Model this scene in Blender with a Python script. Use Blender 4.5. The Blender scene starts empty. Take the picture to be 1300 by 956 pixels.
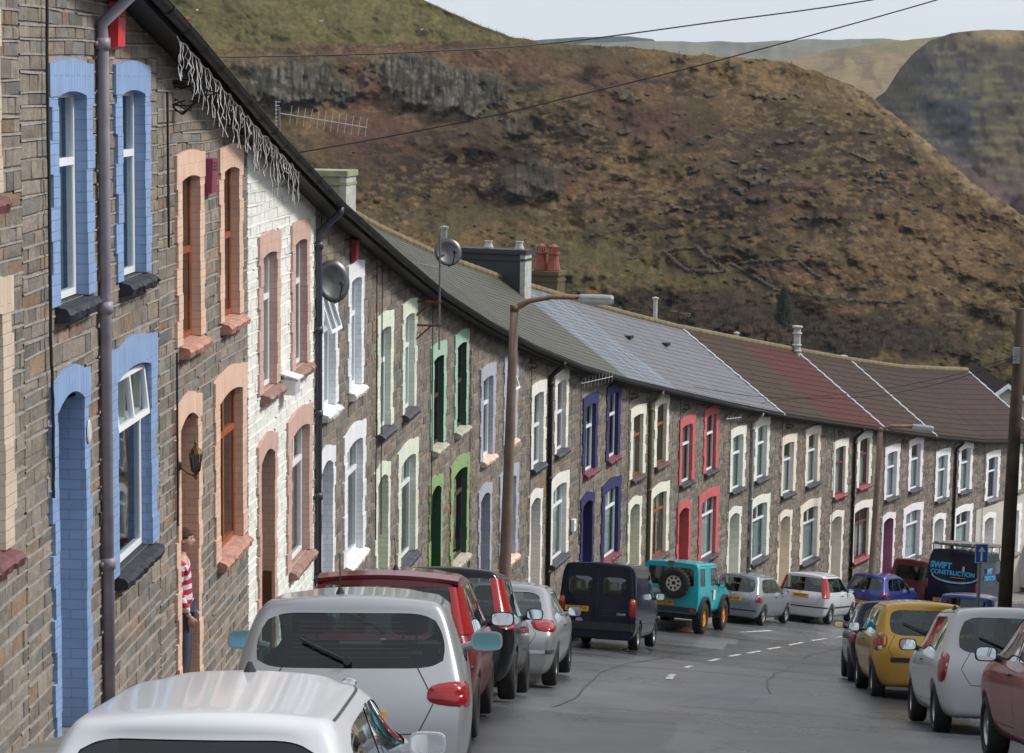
import bpy, bmesh, math, random
import numpy as np
from mathutils import Vector, Matrix
from mathutils.bvhtree import BVHTree

random.seed(7)
R = math.radians
scene = bpy.context.scene
COL = scene.collection
PI = math.pi

# ------------------------------------------------------------------ helpers
def lin(c):
    return tuple(((v / 255) / 12.92 if v / 255 <= .04045 else ((v / 255 + .055) / 1.055) ** 2.4) for v in c[:3])

def tag(o, label=None, cat=None, group=None, kind=None):
    if label: o['label'] = label
    if cat: o['category'] = cat
    if group: o['group'] = group
    if kind: o['kind'] = kind
    return o

def empty(name, loc=(0, 0, 0), rot=(0, 0, 0)):
    o = bpy.data.objects.new(name, None)
    o.empty_display_size = .2
    o.location = loc
    o.rotation_euler = rot
    COL.objects.link(o)
    return o

def copy_tree(o, parent=None):
    c = o.copy()
    COL.objects.link(c)
    if parent: c.parent = parent
    for ch in list(o.children): copy_tree(ch, c)
    return c

class MB:
    """collects faces into one mesh"""
    def __init__(s):
        s.v = []; s.f = []; s.m = []; s.uv = []; s.c = []; s.cur = 0
    def add(s, vs, fs, mi=None, uvs=None, col=None):
        b = len(s.v); s.v += [tuple(v) for v in vs]
        for k, f in enumerate(fs):
            s.f.append(tuple(b + i for i in f)); s.m.append(s.cur if mi is None else mi)
            s.uv.append(uvs[k] if uvs else None); s.c.append(col)
        return b
    def quad(s, a, b, c, d, mi=None, uv=None, col=None):
        s.add([a, b, c, d], [(0, 1, 2, 3)], mi, [uv] if uv else None, col)
    def box(s, x0, x1, y0, y1, z0, z1, mi=None, M=None, col=None):
        vs = [(x0, y0, z0), (x1, y0, z0), (x1, y1, z0), (x0, y1, z0), (x0, y0, z1), (x1, y0, z1), (x1, y1, z1), (x0, y1, z1)]
        if M: vs = [M @ Vector(v) for v in vs]
        s.add(vs, [(0, 3, 2, 1), (4, 5, 6, 7), (0, 1, 5, 4), (1, 2, 6, 5), (2, 3, 7, 6), (3, 0, 4, 7)], mi, None, col)
    def tube(s, pts, r, n=8, mi=None, cap=True, col=None):
        pts = [Vector(p) for p in pts]
        rs = r if isinstance(r, (list, tuple)) else [r] * len(pts)
        vs = []; fs = []
        up = None
        for i, p in enumerate(pts):
            t = (pts[min(i + 1, len(pts) - 1)] - pts[max(i - 1, 0)])
            if t.length < 1e-9: t = Vector((0, 0, 1))
            t.normalize()
            if up is None:
                up = Vector((0, 0, 1)) if abs(t.z) < .9 else Vector((1, 0, 0))
            a = t.cross(up); 
            if a.length < 1e-5: a = t.cross(Vector((0, 1, 0)))
            a.normalize(); b = a.cross(t).normalized(); up = b
            for k in range(n):
                an = 2 * PI * k / n
                vs.append(p + rs[i] * (math.cos(an) * a + math.sin(an) * b))
        for i in range(len(pts) - 1):
            for k in range(n):
                k2 = (k + 1) % n
                fs.append((i * n + k, i * n + k2, (i + 1) * n + k2, (i + 1) * n + k))
        if cap:
            fs.append(tuple(range(n - 1, -1, -1))); fs.append(tuple((len(pts) - 1) * n + k for k in range(n)))
        s.add(vs, fs, mi, None, col)
    def lathe(s, prof, M=None, n=24, mi=None, a0=0, a1=2 * PI):
        """profile (r,h) round local z"""
        vs = []; fs = []; full = abs(a1 - a0 - 2 * PI) < 1e-6
        N = n if full else n + 1
        for (r, h) in prof:
            for k in range(N):
                a = a0 + (a1 - a0) * k / n
                v = Vector((r * math.cos(a), r * math.sin(a), h))
                vs.append(M @ v if M else v)
        for i in range(len(prof) - 1):
            for k in range(n):
                k2 = (k + 1) % N
                fs.append((i * N + k, i * N + k2, (i + 1) * N + k2, (i + 1) * N + k))
        s.add(vs, fs, mi)
    def ico(s, c, r, sub=1, jit=0, sc=(1, 1, 1), mi=None, rnd=random):
        bm = bmesh.new(); bmesh.ops.create_icosphere(bm, subdivisions=sub, radius=1)
        vs = []
        for v in bm.verts:
            k = 1 + (rnd.random() - .5) * 2 * jit
            vs.append((c[0] + v.co.x * r * sc[0] * k, c[1] + v.co.y * r * sc[1] * k, c[2] + v.co.z * r * sc[2] * k))
        fs = [tuple(v.index for v in f.verts) for f in bm.faces]
        bm.free(); s.add(vs, fs, mi)
    def build(s, name, mats, parent=None, smooth=False, label=None, fixn=False):
        me = bpy.data.meshes.new(name)
        me.from_pydata(s.v, [], s.f)
        if not isinstance(mats, (list, tuple)): mats = [mats]
        for m in mats: me.materials.append(m)
        if len(mats) > 1: me.polygons.foreach_set('material_index', s.m)
        if any(u is not None for u in s.uv):
            ul = me.uv_layers.new(name='UVMap'); k = 0
            for f, u in zip(s.f, s.uv):
                for j in range(len(f)):
                    if u: ul.data[k].uv = u[j]
                    k += 1
        if any(c is not None for c in s.c):
            ca = me.color_attributes.new('Col', 'FLOAT_COLOR', 'CORNER'); arr = []
            for f, c in zip(s.f, s.c):
                c = c or (1, 1, 1)
                arr += [c[0], c[1], c[2], 1.0] * len(f)
            ca.data.foreach_set('color', arr)
        if fixn:
            bm = bmesh.new(); bm.from_mesh(me); bmesh.ops.recalc_face_normals(bm, faces=bm.faces); bm.to_mesh(me); bm.free()
        if smooth: me.shade_smooth()
        me.update()
        o = bpy.data.objects.new(name, me); COL.objects.link(o)
        if parent: o.parent = parent
        if label: o['label'] = label
        return o

# ------------------------------------------------------------------ materials
MC = {}
def newmat(name):
    m = bpy.data.materials.new(name); m.use_nodes = True
    nt = m.node_tree; nt.nodes.clear()
    out = nt.nodes.new('ShaderNodeOutputMaterial')
    return m, nt, out

class NG:
    def __init__(s, nt): s.nt = nt
    def n(s, t, **kw):
        nd = s.nt.nodes.new(t)
        for k, v in kw.items():
            if hasattr(nd, k) and k not in nd.inputs: setattr(nd, k, v)
            else: nd.inputs[k].default_value = v
        return nd
    def l(s, a, b): s.nt.links.new(a, b)
    def noise(s, vec, scale, detail=4, rough=.55):
        nd = s.n('ShaderNodeTexNoise'); nd.inputs['Scale'].default_value = scale
        nd.inputs['Detail'].default_value = detail; nd.inputs['Roughness'].default_value = rough
        if vec is not None: s.l(vec, nd.inputs['Vector'])
        return nd.outputs['Fac']
    def ramp(s, fac, stops):
        nd = s.n('ShaderNodeValToRGB'); cr = nd.color_ramp
        while len(cr.elements) < len(stops): cr.elements.new(.5)
        for e, (p, c) in zip(cr.elements, stops):
            e.position = p; e.color = (c[0], c[1], c[2], 1) if isinstance(c, (tuple, list)) else (c, c, c, 1)
        s.l(fac, nd.inputs['Fac']); return nd.outputs['Color']
    def mix(s, fac, a, b, blend='MIX'):
        nd = s.n('ShaderNodeMix'); nd.data_type = 'RGBA'; nd.blend_type = blend
        for sock, v in ((nd.inputs[0], fac), (nd.inputs[6], a), (nd.inputs[7], b)):
            if hasattr(v, 'links') or hasattr(v, 'is_linked'): s.l(v, sock)
            elif isinstance(v, (int, float)): sock.default_value = v if sock.type == 'VALUE' else (v, v, v, 1)
            else: sock.default_value = (v[0], v[1], v[2], 1)
        return nd.outputs[2]
    def math(s, op, a, b=0):
        nd = s.n('ShaderNodeMath'); nd.operation = op
        for sock, v in ((nd.inputs[0], a), (nd.inputs[1], b)):
            if isinstance(v, (int, float)): sock.default_value = v
            else: s.l(v, sock)
        return nd.outputs[0]
    def bump(s, h, strength=.3, dist=.01, normal=None):
        nd = s.n('ShaderNodeBump'); nd.inputs['Strength'].default_value = strength; nd.inputs['Distance'].default_value = dist
        s.l(h, nd.inputs['Height'])
        if normal is not None: s.l(normal, nd.inputs['Normal'])
        return nd.outputs['Normal']

def plain(name, col, rough=.6, metal=0, var=.12, scale=6, bump=.1, coat=0, spec=.5, key=None, wear=None, coord='Object'):
    """one-colour surface with a little procedural unevenness"""
    key = key or (name, tuple(col), rough, metal)
    if key in MC: return MC[key]
    m, nt, out = newmat(name); g = NG(nt)
    tc = g.n('ShaderNodeTexCoord')
    n = g.noise(tc.outputs[coord], scale, 6)
    lo = tuple(c * (1 - var) for c in col); hi = tuple(min(1, c * (1 + var)) for c in col)
    c = g.ramp(n, [(.3, lo), (.7, hi)])
    if wear:
        n2 = g.noise(tc.outputs[coord], scale * 2.3, 8, .7)
        c = g.mix(g.ramp(n2, [(wear[1], 0.0), (wear[1] + .06, 1.0)]), c, wear[0])
    p = g.n('ShaderNodeBsdfPrincipled'); g.l(c, p.inputs['Base Color'])
    p.inputs['Roughness'].default_value = rough; p.inputs['Metallic'].default_value = metal
    p.inputs['Coat Weight'].default_value = coat; p.inputs['Coat Roughness'].default_value = .04
    p.inputs['Specular IOR Level'].default_value = spec
    if bump:
        n3 = g.noise(tc.outputs[coord], scale * 8, 5)
        g.l(g.bump(n3, bump, .01), p.inputs['Normal'])
    g.l(p.outputs[0], out.inputs[0]); MC[key] = m
    return m

def xz_vec(g, swap=False):
    """(x+y, z) in object space, so that facades and reveals carry the same courses"""
    tc = g.n('ShaderNodeTexCoord'); sp = g.n('ShaderNodeSeparateXYZ'); g.l(tc.outputs['Object'], sp.inputs[0])
    a = g.math('ADD', sp.outputs[0], sp.outputs[1])
    cb = g.n('ShaderNodeCombineXYZ')
    if swap: g.l(sp.outputs[2], cb.inputs[0]); g.l(a, cb.inputs[1])
    else: g.l(a, cb.inputs[0]); g.l(sp.outputs[2], cb.inputs[1])
    return tc, cb.outputs[0]

def painted_brick(col, swap=False, chips=None, grime=.25, row=.088):
    key = ('pb', tuple(col), swap, chips, grime, row)
    if key in MC: return MC[key]
    m, nt, out = newmat('painted_brick'); g = NG(nt)
    tc, vec = xz_vec(g, swap)
    nz = g.n('ShaderNodeTexNoise'); nz.inputs['Scale'].default_value = 6; g.l(tc.outputs['Object'], nz.inputs['Vector'])
    add = g.n('ShaderNodeVectorMath'); add.operation = 'MULTIPLY_ADD'
    g.l(nz.outputs['Color'], add.inputs[0]); add.inputs[1].default_value = (.012, .012, 0); g.l(vec, add.inputs[2])
    b = g.n('ShaderNodeTexBrick'); g.l(add.outputs[0], b.inputs['Vector'])
    b.inputs['Scale'].default_value = 1; b.inputs['Brick Width'].default_value = .225 if not swap else .6
    b.inputs['Row Height'].default_value = row; b.inputs['Mortar Size'].default_value = .005
    b.inputs['Mortar Smooth'].default_value = .6
    b.inputs['Color1'].default_value = (*[c * .94 for c in col], 1); b.inputs['Color2'].default_value = (*[min(1, c * 1.05) for c in col], 1)
    b.inputs['Mortar'].default_value = (*[c * .72 for c in col], 1)
    n = g.noise(tc.outputs['Object'], 2.2, 8, .65)
    c = g.mix(g.ramp(n, [(.45, 0.0), (.75, grime)]), b.outputs['Color'], tuple(v * .55 + .01 for v in col))
    if chips:
        n2 = g.noise(tc.outputs['Object'], 7, 9, .7)
        c = g.mix(g.ramp(n2, [(chips[1], 0.0), (chips[1] + .03, 1.0)]), c, chips[0])
    p = g.n('ShaderNodeBsdfPrincipled'); g.l(c, p.inputs['Base Color']); p.inputs['Roughness'].default_value = .62
    p.inputs['Specular IOR Level'].default_value = .3
    inv = g.math('SUBTRACT', 1.0, b.outputs['Fac'])
    hsum = g.math('ADD', inv, g.math('MULTIPLY', g.noise(tc.outputs['Object'], 45, 4), .5))
    g.l(g.bump(hsum, .55, .006), p.inputs['Normal'])
    g.l(p.outputs[0], out.inputs[0]); MC[key] = m
    return m

def stone_mat(name, tint=(1, 1, 1), painted=None):
    if name in MC: return MC[name]
    m, nt, out = newmat(name); g = NG(nt)
    tc = g.n('ShaderNodeTexCoord'); at = g.n('ShaderNodeAttribute'); at.attribute_name = 'Col'
    n = g.noise(tc.outputs['Object'], 9, 9, .7)
    f = g.ramp(n, [(.25, .62), (.75, 1.35)])
    c = g.mix(1.0, at.outputs['Color'], f, 'MULTIPLY')
    c = g.mix(1.0, c, tint, 'MULTIPLY')
    if painted:
        n4 = g.noise(tc.outputs['Object'], 3.2, 9, .72)
        c = g.mix(g.ramp(n4, [(.52, 0.0), (.74, .75)]), painted, tuple(v * .42 for v in (painted[0] * .95, painted[1], painted[2] * .85)))
        n5 = g.noise(tc.outputs['Object'], 14, 9, .75)
        c = g.mix(g.ramp(n5, [(.62, 0.0), (.68, .8)]), c, (.16, .14, .11))
    p = g.n('ShaderNodeBsdfPrincipled'); g.l(c, p.inputs['Base Color']); p.inputs['Roughness'].default_value = .85
    p.inputs['Specular IOR Level'].default_value = .25
    n2 = g.noise(tc.outputs['Object'], 30, 8, .65)
    g.l(g.bump(n2, .7, .02), p.inputs['Normal'])
    g.l(p.outputs[0], out.inputs[0]); MC[name] = m
    return m

def glass_mat(name, tint=(.6, .66, .66), refl=1.0, rough=.02):
    if name in MC: return MC[name]
    m, nt, out = newmat(name); g = NG(nt)
    t = g.n('ShaderNodeBsdfTransparent'); t.inputs[0].default_value = (*tint, 1)
    gl = g.n('ShaderNodeBsdfGlossy'); gl.inputs['Roughness'].default_value = rough; gl.inputs[0].default_value = (.9, .95, .97, 1)
    fr = g.n('ShaderNodeFresnel'); fr.inputs['IOR'].default_value = 1.5
    ge = g.n('ShaderNodeNewGeometry')
    tc = g.n('ShaderNodeTexCoord')
    g.l(g.bump(g.noise(tc.outputs['Object'], 1.3, 2), .06, .02), gl.inputs['Normal'])
    fac = g.math('MINIMUM', g.math('MULTIPLY', fr.outputs[0], refl), 1.0)
    fac = g.math('MULTIPLY', fac, g.math('SUBTRACT', 1.0, ge.outputs['Backfacing']))
    mx = g.n('ShaderNodeMixShader'); g.l(fac, mx.inputs[0]); g.l(t.outputs[0], mx.inputs[1]); g.l(gl.outputs[0], mx.inputs[2])
    g.l(mx.outputs[0], out.inputs[0]); MC[name] = m
    return m

def car_paint(name, col, metal=.0, rough=.22, dirt=.25):
    if max(col) < .06: dirt = .07; rough = .10; metal = 0
    key = ('cp', name)
    if key in MC: return MC[key]
    m, nt, out = newmat(name); g = NG(nt)
    tc = g.n('ShaderNodeTexCoord')
    sp = g.n('ShaderNodeSeparateXYZ'); g.l(tc.outputs['Object'], sp.inputs[0])
    n = g.noise(tc.outputs['Object'], 2.5, 8, .65)
    # road dirt thrown up on the lower panels
    mr = g.n('ShaderNodeMapRange'); g.l(sp.outputs[2], mr.inputs[0])
    mr.inputs[1].default_value = .75; mr.inputs[2].default_value = .15; mr.inputs[3].default_value = .05; mr.inputs[4].default_value = .9
    d = g.math('MULTIPLY', g.math('MULTIPLY', mr.outputs[0], n), dirt * 2.2)
    c = g.mix(d, col, (.09, .08, .065))
    p = g.n('ShaderNodeBsdfPrincipled'); g.l(c, p.inputs['Base Color'])
    p.inputs['Metallic'].default_value = metal
    rr = g.math('ADD', g.math('MULTIPLY', g.math('ADD', d, g.math('MULTIPLY', n, .15)), .5), rough)
    g.l(rr, p.inputs['Roughness'])
    p.inputs['Specular IOR Level'].default_value = .35 if max(col) > .06 else .12; p.inputs['Coat Weight'].default_value = .6 if max(col) > .06 else .3; p.inputs['Coat Roughness'].default_value = .07
    g.l(p.outputs[0], out.inputs[0]); MC[key] = m
    return m

# ------------------------------------------------------------------ street plan
FPX = 2708.8; PITCH = R(7.0505); ROLL = R(-.7543)
WH = 4.6
TH = (0.33362137, 0.43729915, 0.02849129, -0.1362723)
ZI = [0.07, -0.83, -1.99, -2.9, -3.97, -5.07, -6.09, -7.1, -8.07, -8.97, -9.9, -10.88, -11.78, -12.58, -13.42, -14.2, -14.91]
_n = 17 * 40
_ss = np.linspace(0, 17, _n + 1); _a = (_ss - 8.5) / 8.5
_ang = TH[0] + TH[1] * _a + TH[2] * _a ** 2 + TH[3] * _a ** 3
_X = -3.76816 + np.concatenate([[0], np.cumsum((np.sin(_ang)[1:] + np.sin(_ang)[:-1]) / 2 * WH * 17 / _n)])
_Y = 16.89943 + np.concatenate([[0], np.cumsum((np.cos(_ang)[1:] + np.cos(_ang)[:-1]) / 2 * WH * 17 / _n)])
A0 = float(_ang[0]); A1 = float(_ang[-1])
def heading(s): return float(np.interp(s, _ss, _ang))
def plan(s):
    if s < 0: return (float(_X[0] + s * WH * math.sin(A0)), float(_Y[0] + s * WH * math.cos(A0)))
    if s > 17: return (float(_X[-1] + (s - 17) * WH * math.sin(A1)), float(_Y[-1] + (s - 17) * WH * math.cos(A1)))
    return (float(np.interp(s, _ss, _X)), float(np.interp(s, _ss, _Y)))
_cs = np.array([i + .39 for i in range(17)]); _cz = np.array(ZI)
def zfac(s):
    s = np.asarray(s, float)
    r = np.interp(s, _cs, _cz)
    r = np.where(s < .39, .07 + np.minimum(.39 - s, .9) * .93 + np.maximum(-.51 - s, 0) * .80, r)
    r = np.where(s > 16.39, -14.91 - (s - 16.39) * .62, r)
    return r
def Gdrop(s):
    return 5.95 + .3 * np.clip((np.asarray(s, float) + .6) / 8, 0, 1)
def zroad(s): return zfac(s) - Gdrop(s)
def zr(s, d):
    """road surface height, with the fall towards the right kerb"""
    k = float(np.interp(s, [.2, 1.6, 3.2, 8, 12], [0.0, 1.0, .8, .35, 0.0]))
    return float(zroad(s)) - .040 * min(max(d - 1.5, 0), 8.2) * k
# dense samples for inverse lookup
_S = np.linspace(-12, 40, 2601); _P = np.array([plan(s) for s in _S])
def sd(x, y):
    """arc position and distance from the terrace front (positive on the street side)"""
    k = int(np.argmin((_P[:, 0] - x) ** 2 + (_P[:, 1] - y) ** 2))
    s = _S[k]; h = heading(s); nx, ny = math.cos(h), -math.sin(h)
    return s, (x - _P[k, 0]) * nx + (y - _P[k, 1]) * ny
def at(s, d):
    x, y = plan(s); h = heading(s)
    return x + d * math.cos(h), y - d * math.sin(h)

# camera (the eye is the origin)
cam_d = bpy.data.cameras.new('camera'); cam = bpy.data.objects.new('camera', cam_d); COL.objects.link(cam)
F = Vector((0, math.cos(PITCH), -math.sin(PITCH))); U = Vector((0, math.sin(PITCH), math.cos(PITCH))); Rt = Vector((1, 0, 0))
U2 = U * math.cos(ROLL) + Rt * math.sin(ROLL); R2 = Rt * math.cos(ROLL) - U * math.sin(ROLL)
M = Matrix.Identity(4)
for r in range(3): M[r][0] = R2[r]; M[r][1] = U2[r]; M[r][2] = -F[r]
cam.matrix_world = M
cam_d.sensor_width = 36; cam_d.lens = FPX * 36 / 1300
cam_d.shift_y = -(478 - 433.5) / 1300
cam_d.clip_start = .1; cam_d.clip_end = 20000
scene.camera = cam
def ray(px, py):
    return (F + R2 * ((px - 650) / FPX) - U2 * ((py - 433.5) / FPX))
def pt(px, py, Y):
    """world point seen at a photograph pixel, at forward distance Y"""
    v = ray(px, py); return v * (Y / v.y)
# ================================================================== THE TERRACE
HZ = 6.1
zall = {i: (ZI[i - 1] if i >= 1 else ZI[0] + 1.0 * (1 - i)) for i in range(0, 18)}
EO = {0: .86, 1: .86, 2: .82, 3: .74, 4: .74, 5: .64, 6: .66, 7: .6, 8: .53, 9: .5, 10: .48, 11: .49, 12: .49, 13: .49, 14: .46, 15: .42, 16: .38, 17: .36}
DL = [0.036, 0.034, 0.001, -0.073, -0.061, -0.014, -0.007, 0.024, 0.077, 0.026, -0.002, -0.012, -0.028, -0.024, -0.009, 0.0, 0.032]
def eavez(j):   # world height of the eaves at the boundary below house j (between j and j+1)
    if j < 0: return zall[0] + EO[0] + .5
    if j >= 17: return zall[17] + EO[17] - .36
    return (zall[j] + EO[j] + zall[j + 1] + EO[j + 1]) / 2
def bnd(j): return j - .11 + (.3 if j == 17 else 0)            # arc position of the boundary after house j

MORT = stone_mat('lime_mortar')
STONE = stone_mat('pennant_stone')
STONEW = stone_mat('painted_stone', painted=lin((232, 232, 226)))
DARKROOM = plain('interior_dark', (.03, .03, .03), .9, bump=0)  # room darkness put into the colour of the sheets behind the windows
UPVC = plain('white_upvc', lin((232, 234, 238)), .35, var=.05, scale=2, bump=0)
WOODF = plain('brown_stained_wood', lin((150, 84, 46)), .5, var=.3, scale=7)
DKWOOD = plain('dark_brown_wood', lin((74, 58, 52)), .55, var=.3, scale=7)
MARW = plain('maroon_wood', lin((112, 52, 48)), .5, var=.25, scale=7)
GREENW = plain('green_painted_wood', lin((40, 60, 50)), .5, var=.25, scale=7)
NET = None
def curtain_mat(col, key):
    k = ('cur', key)
    if k in MC: return MC[k]
    m, nt, out = newmat('net_curtain'); g = NG(nt)
    d = g.n('ShaderNodeBsdfDiffuse'); d.inputs[0].default_value = (*col, 1)
    t = g.n('ShaderNodeBsdfTransparent'); mx = g.n('ShaderNodeMixShader'); mx.inputs[0].default_value = .82
    g.l(t.outputs[0], mx.inputs[1]); g.l(d.outputs[0], mx.inputs[2]); g.l(mx.outputs[0], out.inputs[0]); MC[k] = m
    return m
CURT = [curtain_mat(lin((225, 228, 230)), 'w'), curtain_mat(lin((196, 202, 196)), 'g'), curtain_mat(lin((150, 120, 118)), 'r'), curtain_mat(lin((92, 84, 140)), 'p')]
GLASS = glass_mat('window_glass', (.72, .8, .8), 1.25)
PVCBLK = plain('black_pvc', (.010, .010, .011), .55, var=.3, scale=5)
PVCGRY = plain('purple_grey_downpipe_paint', lin((142, 136, 148)), .5, var=.2, scale=5)
PVCOLV = plain('weathered_olive_pipe_paint', lin((112, 104, 72)), .7, var=.35, scale=5)
PVCLG = plain('light_grey_pipe_paint', lin((160, 164, 168)), .5, var=.2, scale=5)
RUST = plain('rusty_iron', lin((104, 62, 44)), .9, var=.4, scale=9)
CABLE = plain('black_cable', (.012, .012, .012), .6, bump=0)

def sill_mat(col, key): return plain('sill_' + key, pc(col), .6, var=.3, scale=9, bump=.8)

def stone_col(rnd, tone):
    t = rnd.random()
    if t < .60: c = (.200, .172, .145)
    elif t < .80: c = (.152, .144, .134)
    elif t < .93: c = (.225, .192, .158)
    else: c = (.215, .155, .112)
    k = rnd.uniform(.76, 1.2) * tone
    return (c[0] * k, c[1] * k, c[2] * k)

def window_parts(root, uc, w, z0, z1, style, fm, curt, rnd, depth=.065, open_vent=False, lower=False):
    """uPVC or timber window standing in its opening: frame > pane, curtain"""
    f = MB(); y0, y1 = depth - .006, depth + .06; fw = .055
    x0, x1 = uc - w / 2 - .01, uc + w / 2 + .01
    f.box(x0, x0 + fw, y0, y1, z0, z1); f.box(x1 - fw, x1, y0, y1, z0, z1)
    f.box(x0 + fw, x1 - fw, y0, y1, z0, z0 + fw); f.box(x0 + fw, x1 - fw, y0, y1, z1 - fw, z1)
    zt = z1 - (z1 - z0) * (.30 if lower else .36)
    panes = []
    if style == 'sash': zt = z1 - (z1 - z0) * .48
    f.box(x0 + fw, x1 - fw, y0 - .008, y1 - .004, zt, zt + .065)
    if lower and style in ('upvc', 'wood2'):
        f.box(uc - .03, uc + .03, y0 + .002, y1 - .002, zt + .065, z1 - fw)
    if style == 'wood2' and lower:
        f.box(uc - .03, uc + .03, y0 + .002, y1 - .002, z0 + fw, zt)
    # inner bead of the lower light
    bz = .018
    for (a, b, c, d) in ((x0 + fw, x0 + fw + bz, z0 + fw, zt), (x1 - fw - bz, x1 - fw, z0 + fw, zt)):
        f.box(a, b, y0 + .004, y1 - .012, c, d)
    fr = f.build('window', fm, root)
    g = MB(); yg = depth + .008
    g.quad((x0 + fw, yg, z0 + fw), (x1 - fw, yg, z0 + fw), (x1 - fw, yg, zt), (x0 + fw, yg, zt))
    if not open_vent:
        g.quad((x0 + fw, yg, zt + .06), (x1 - fw, yg, zt + .06), (x1 - fw, yg, z1 - fw), (x0 + fw, yg, z1 - fw))
    g.build('pane', GLASS, fr)
    if open_vent:
        # top-hung vent swung out over the street
        v = MB(); H = z1 - fw - zt; X0, X1 = x0 + fw - .01, x1 - fw + .01; t = .05
        MM = Matrix.Translation((0, y0 - .02, z1 - fw)) @ Matrix.Rotation(R(open_vent), 4, 'X')
        for (a, b, c, d) in ((X0, X0 + t, -H, 0), (X1 - t, X1, -H, 0), (X0 + t, X1 - t, -H, -H + t), (X0 + t, X1 - t, -t, 0), ((X0 + X1) / 2 - .025, (X0 + X1) / 2 + .025, -H + t, -t)):
            v.box(a, b, -.025, .025, c, d, M=MM)
        vo = v.build('window_vent', fm, root)
        gg = MB(); q = [MM @ Vector(p) for p in ((X0 + t, 0, -H + t), (X1 - t, 0, -H + t), (X1 - t, 0, -t), (X0 + t, 0, -t))]
        gg.quad(*q); gg.build('pane', GLASS, vo)
    if curt is not None:
        c = MB(); n = 26; yc = depth + .12; vs = []
        for k in range(n + 1):
            x = x0 + (x1 - x0) * k / n; y = yc + .018 * math.sin(k * 1.9 + rnd.random()) 
            vs.append((x, y))
        top = z1 - (.02 if rnd.random() < .6 else (z1 - z0) * .3); bot = z0 + .03
        for k in range(n):
            if curt[1] == 'part' and n * .38 < k < n * .62: continue
            (xa, ya), (xb, yb) = vs[k], vs[k + 1]
            c.quad((xa, ya, bot), (xb, yb, bot), (xb, yb, top), (xa, ya, top))
        c.build('curtain', CURT[curt[0]], fr)

def surround(root, uc, wo, wi, ztop, zbot, mat, matH, matR, rnd, depth=.065, head=.30, rise=.07, bulge=.09, jamb_mat=None, label=None, proud=.045, cb=.27):
    """painted brick dressings: toothed jambs, arched head, reveals (the reveal is a sub-part)"""
    b = MB(); rv = MB(); spring = ztop - head
    for sgn in (-1, 1):
        z = zbot; k = rnd.randint(0, 1)
        while z < spring - .01:
            z2 = min(z + cb, spring)
            ex = (.055 if k % 2 else 0) + rnd.uniform(-.008, .008)
            xi, xo = uc + sgn * wi / 2, uc + sgn * (wo / 2 - .05 + ex)
            a, c = min(xi, xo), max(xi, xo)
            p = proud + rnd.uniform(-.006, .006)
            b.quad((a, -p, z), (c, -p, z), (c, -p, z2), (a, -p, z2))
            # outer edge
            b.quad((xo, -p, z), (xo, .0, z), (xo, .0, z2), (xo, -p, z2))
            b.quad((a, -p, z2), (c, -p, z2), (c, 0, z2), (a, 0, z2)); b.quad((a, -p, z), (a, 0, z), (c, 0, z), (c, -p, z))
            rv.quad((xi, -p, z), (xi, depth, z), (xi, depth, z2), (xi, -p, z2))
            z = z2; k += 1
    hd = b; b.cur = 1; n = 18; p = proud + .004
    xs = [uc - wo / 2 + wo * k / n for k in range(n + 1)]
    def zb(x):
        t = (x - uc) / (wi / 2)
        return spring + (rise * (1 - t * t) if abs(t) < 1 else 0)
    def zt(x):
        t = abs(x - uc) / (wo / 2)
        return ztop + (bulge * math.cos(min(t / .78, 1) * PI / 2) ** 1.0 if t < .78 else 0)
    xs = sorted(set(xs + [uc - wi / 2, uc + wi / 2]))
    for a, c in zip(xs[:-1], xs[1:]):
        hd.quad((a, -p, zb(a)), (c, -p, zb(c)), (c, -p, zt(c)), (a, -p, zt(a)))
        hd.quad((a, -p, zt(a)), (c, -p, zt(c)), (c, 0, zt(c)), (a, 0, zt(a)))
        inside = abs((a + c) / 2 - uc) < wi / 2
        if inside:
            rv.quad((a, -p, zb(a)), (c, -p, zb(c)), (c, depth, zb(c)), (a, depth, zb(a)))
            rv.quad((a, depth - .012, zb(a)), (c, depth - .012, zb(c)), (c, depth - .012, ztop), (a, depth - .012, ztop))
        else:
            hd.quad((a, -p, zb(a)), (c, -p, zb(c)), (c, 0, zb(c)), (a, 0, zb(a)))
    hd.quad((xs[0], -p, spring), (xs[0], 0, spring), (xs[0], 0, ztop), (xs[0], -p, ztop))
    hd.quad((xs[-1], -p, spring), (xs[-1], 0, spring), (xs[-1], 0, ztop), (xs[-1], -p, ztop))
    o = b.build('brick_surround', [mat, matH], root, label=label)
    rv.build('reveal', matR, o)
    return o

def sill(root, uc, w, z, mat, rnd, h=.13, out=.12, depth=.12):
    """rock-faced sill with a weathered top"""
    b = MB(); n = 22; x0, x1 = uc - w / 2, uc + w / 2
    rows = [(depth, z + .012), (-.045, z - .012), (-out, z - .03), (-out - .028, z - .07), (-out - .01, z - h), (-.01, z - h - .012)]
    g = []
    for j, (y, zz) in enumerate(rows):
        ln = []
        for k in range(n + 1):
            jj = .013 if 2 <= j <= 4 else .002
            ln.append((x0 + (x1 - x0) * k / n + (rnd.uniform(-.006, .006) if 0 < k < n else 0), y + rnd.uniform(-jj, jj), zz + rnd.uniform(-jj, jj) * .8))
        g.append(ln)
    vs = [v for ln in g for v in ln]; fs = []; m = n + 1
    for j in range(len(rows) - 1):
        for k in range(n): fs.append((j * m + k, (j + 1) * m + k, (j + 1) * m + k + 1, j * m + k + 1))
    fs.append(tuple(j * m for j in range(len(rows) - 1, -1, -1))); fs.append(tuple(j * m + n for j in range(len(rows))))
    b.add(vs, fs)
    return b.build('sill', mat, root)

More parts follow.
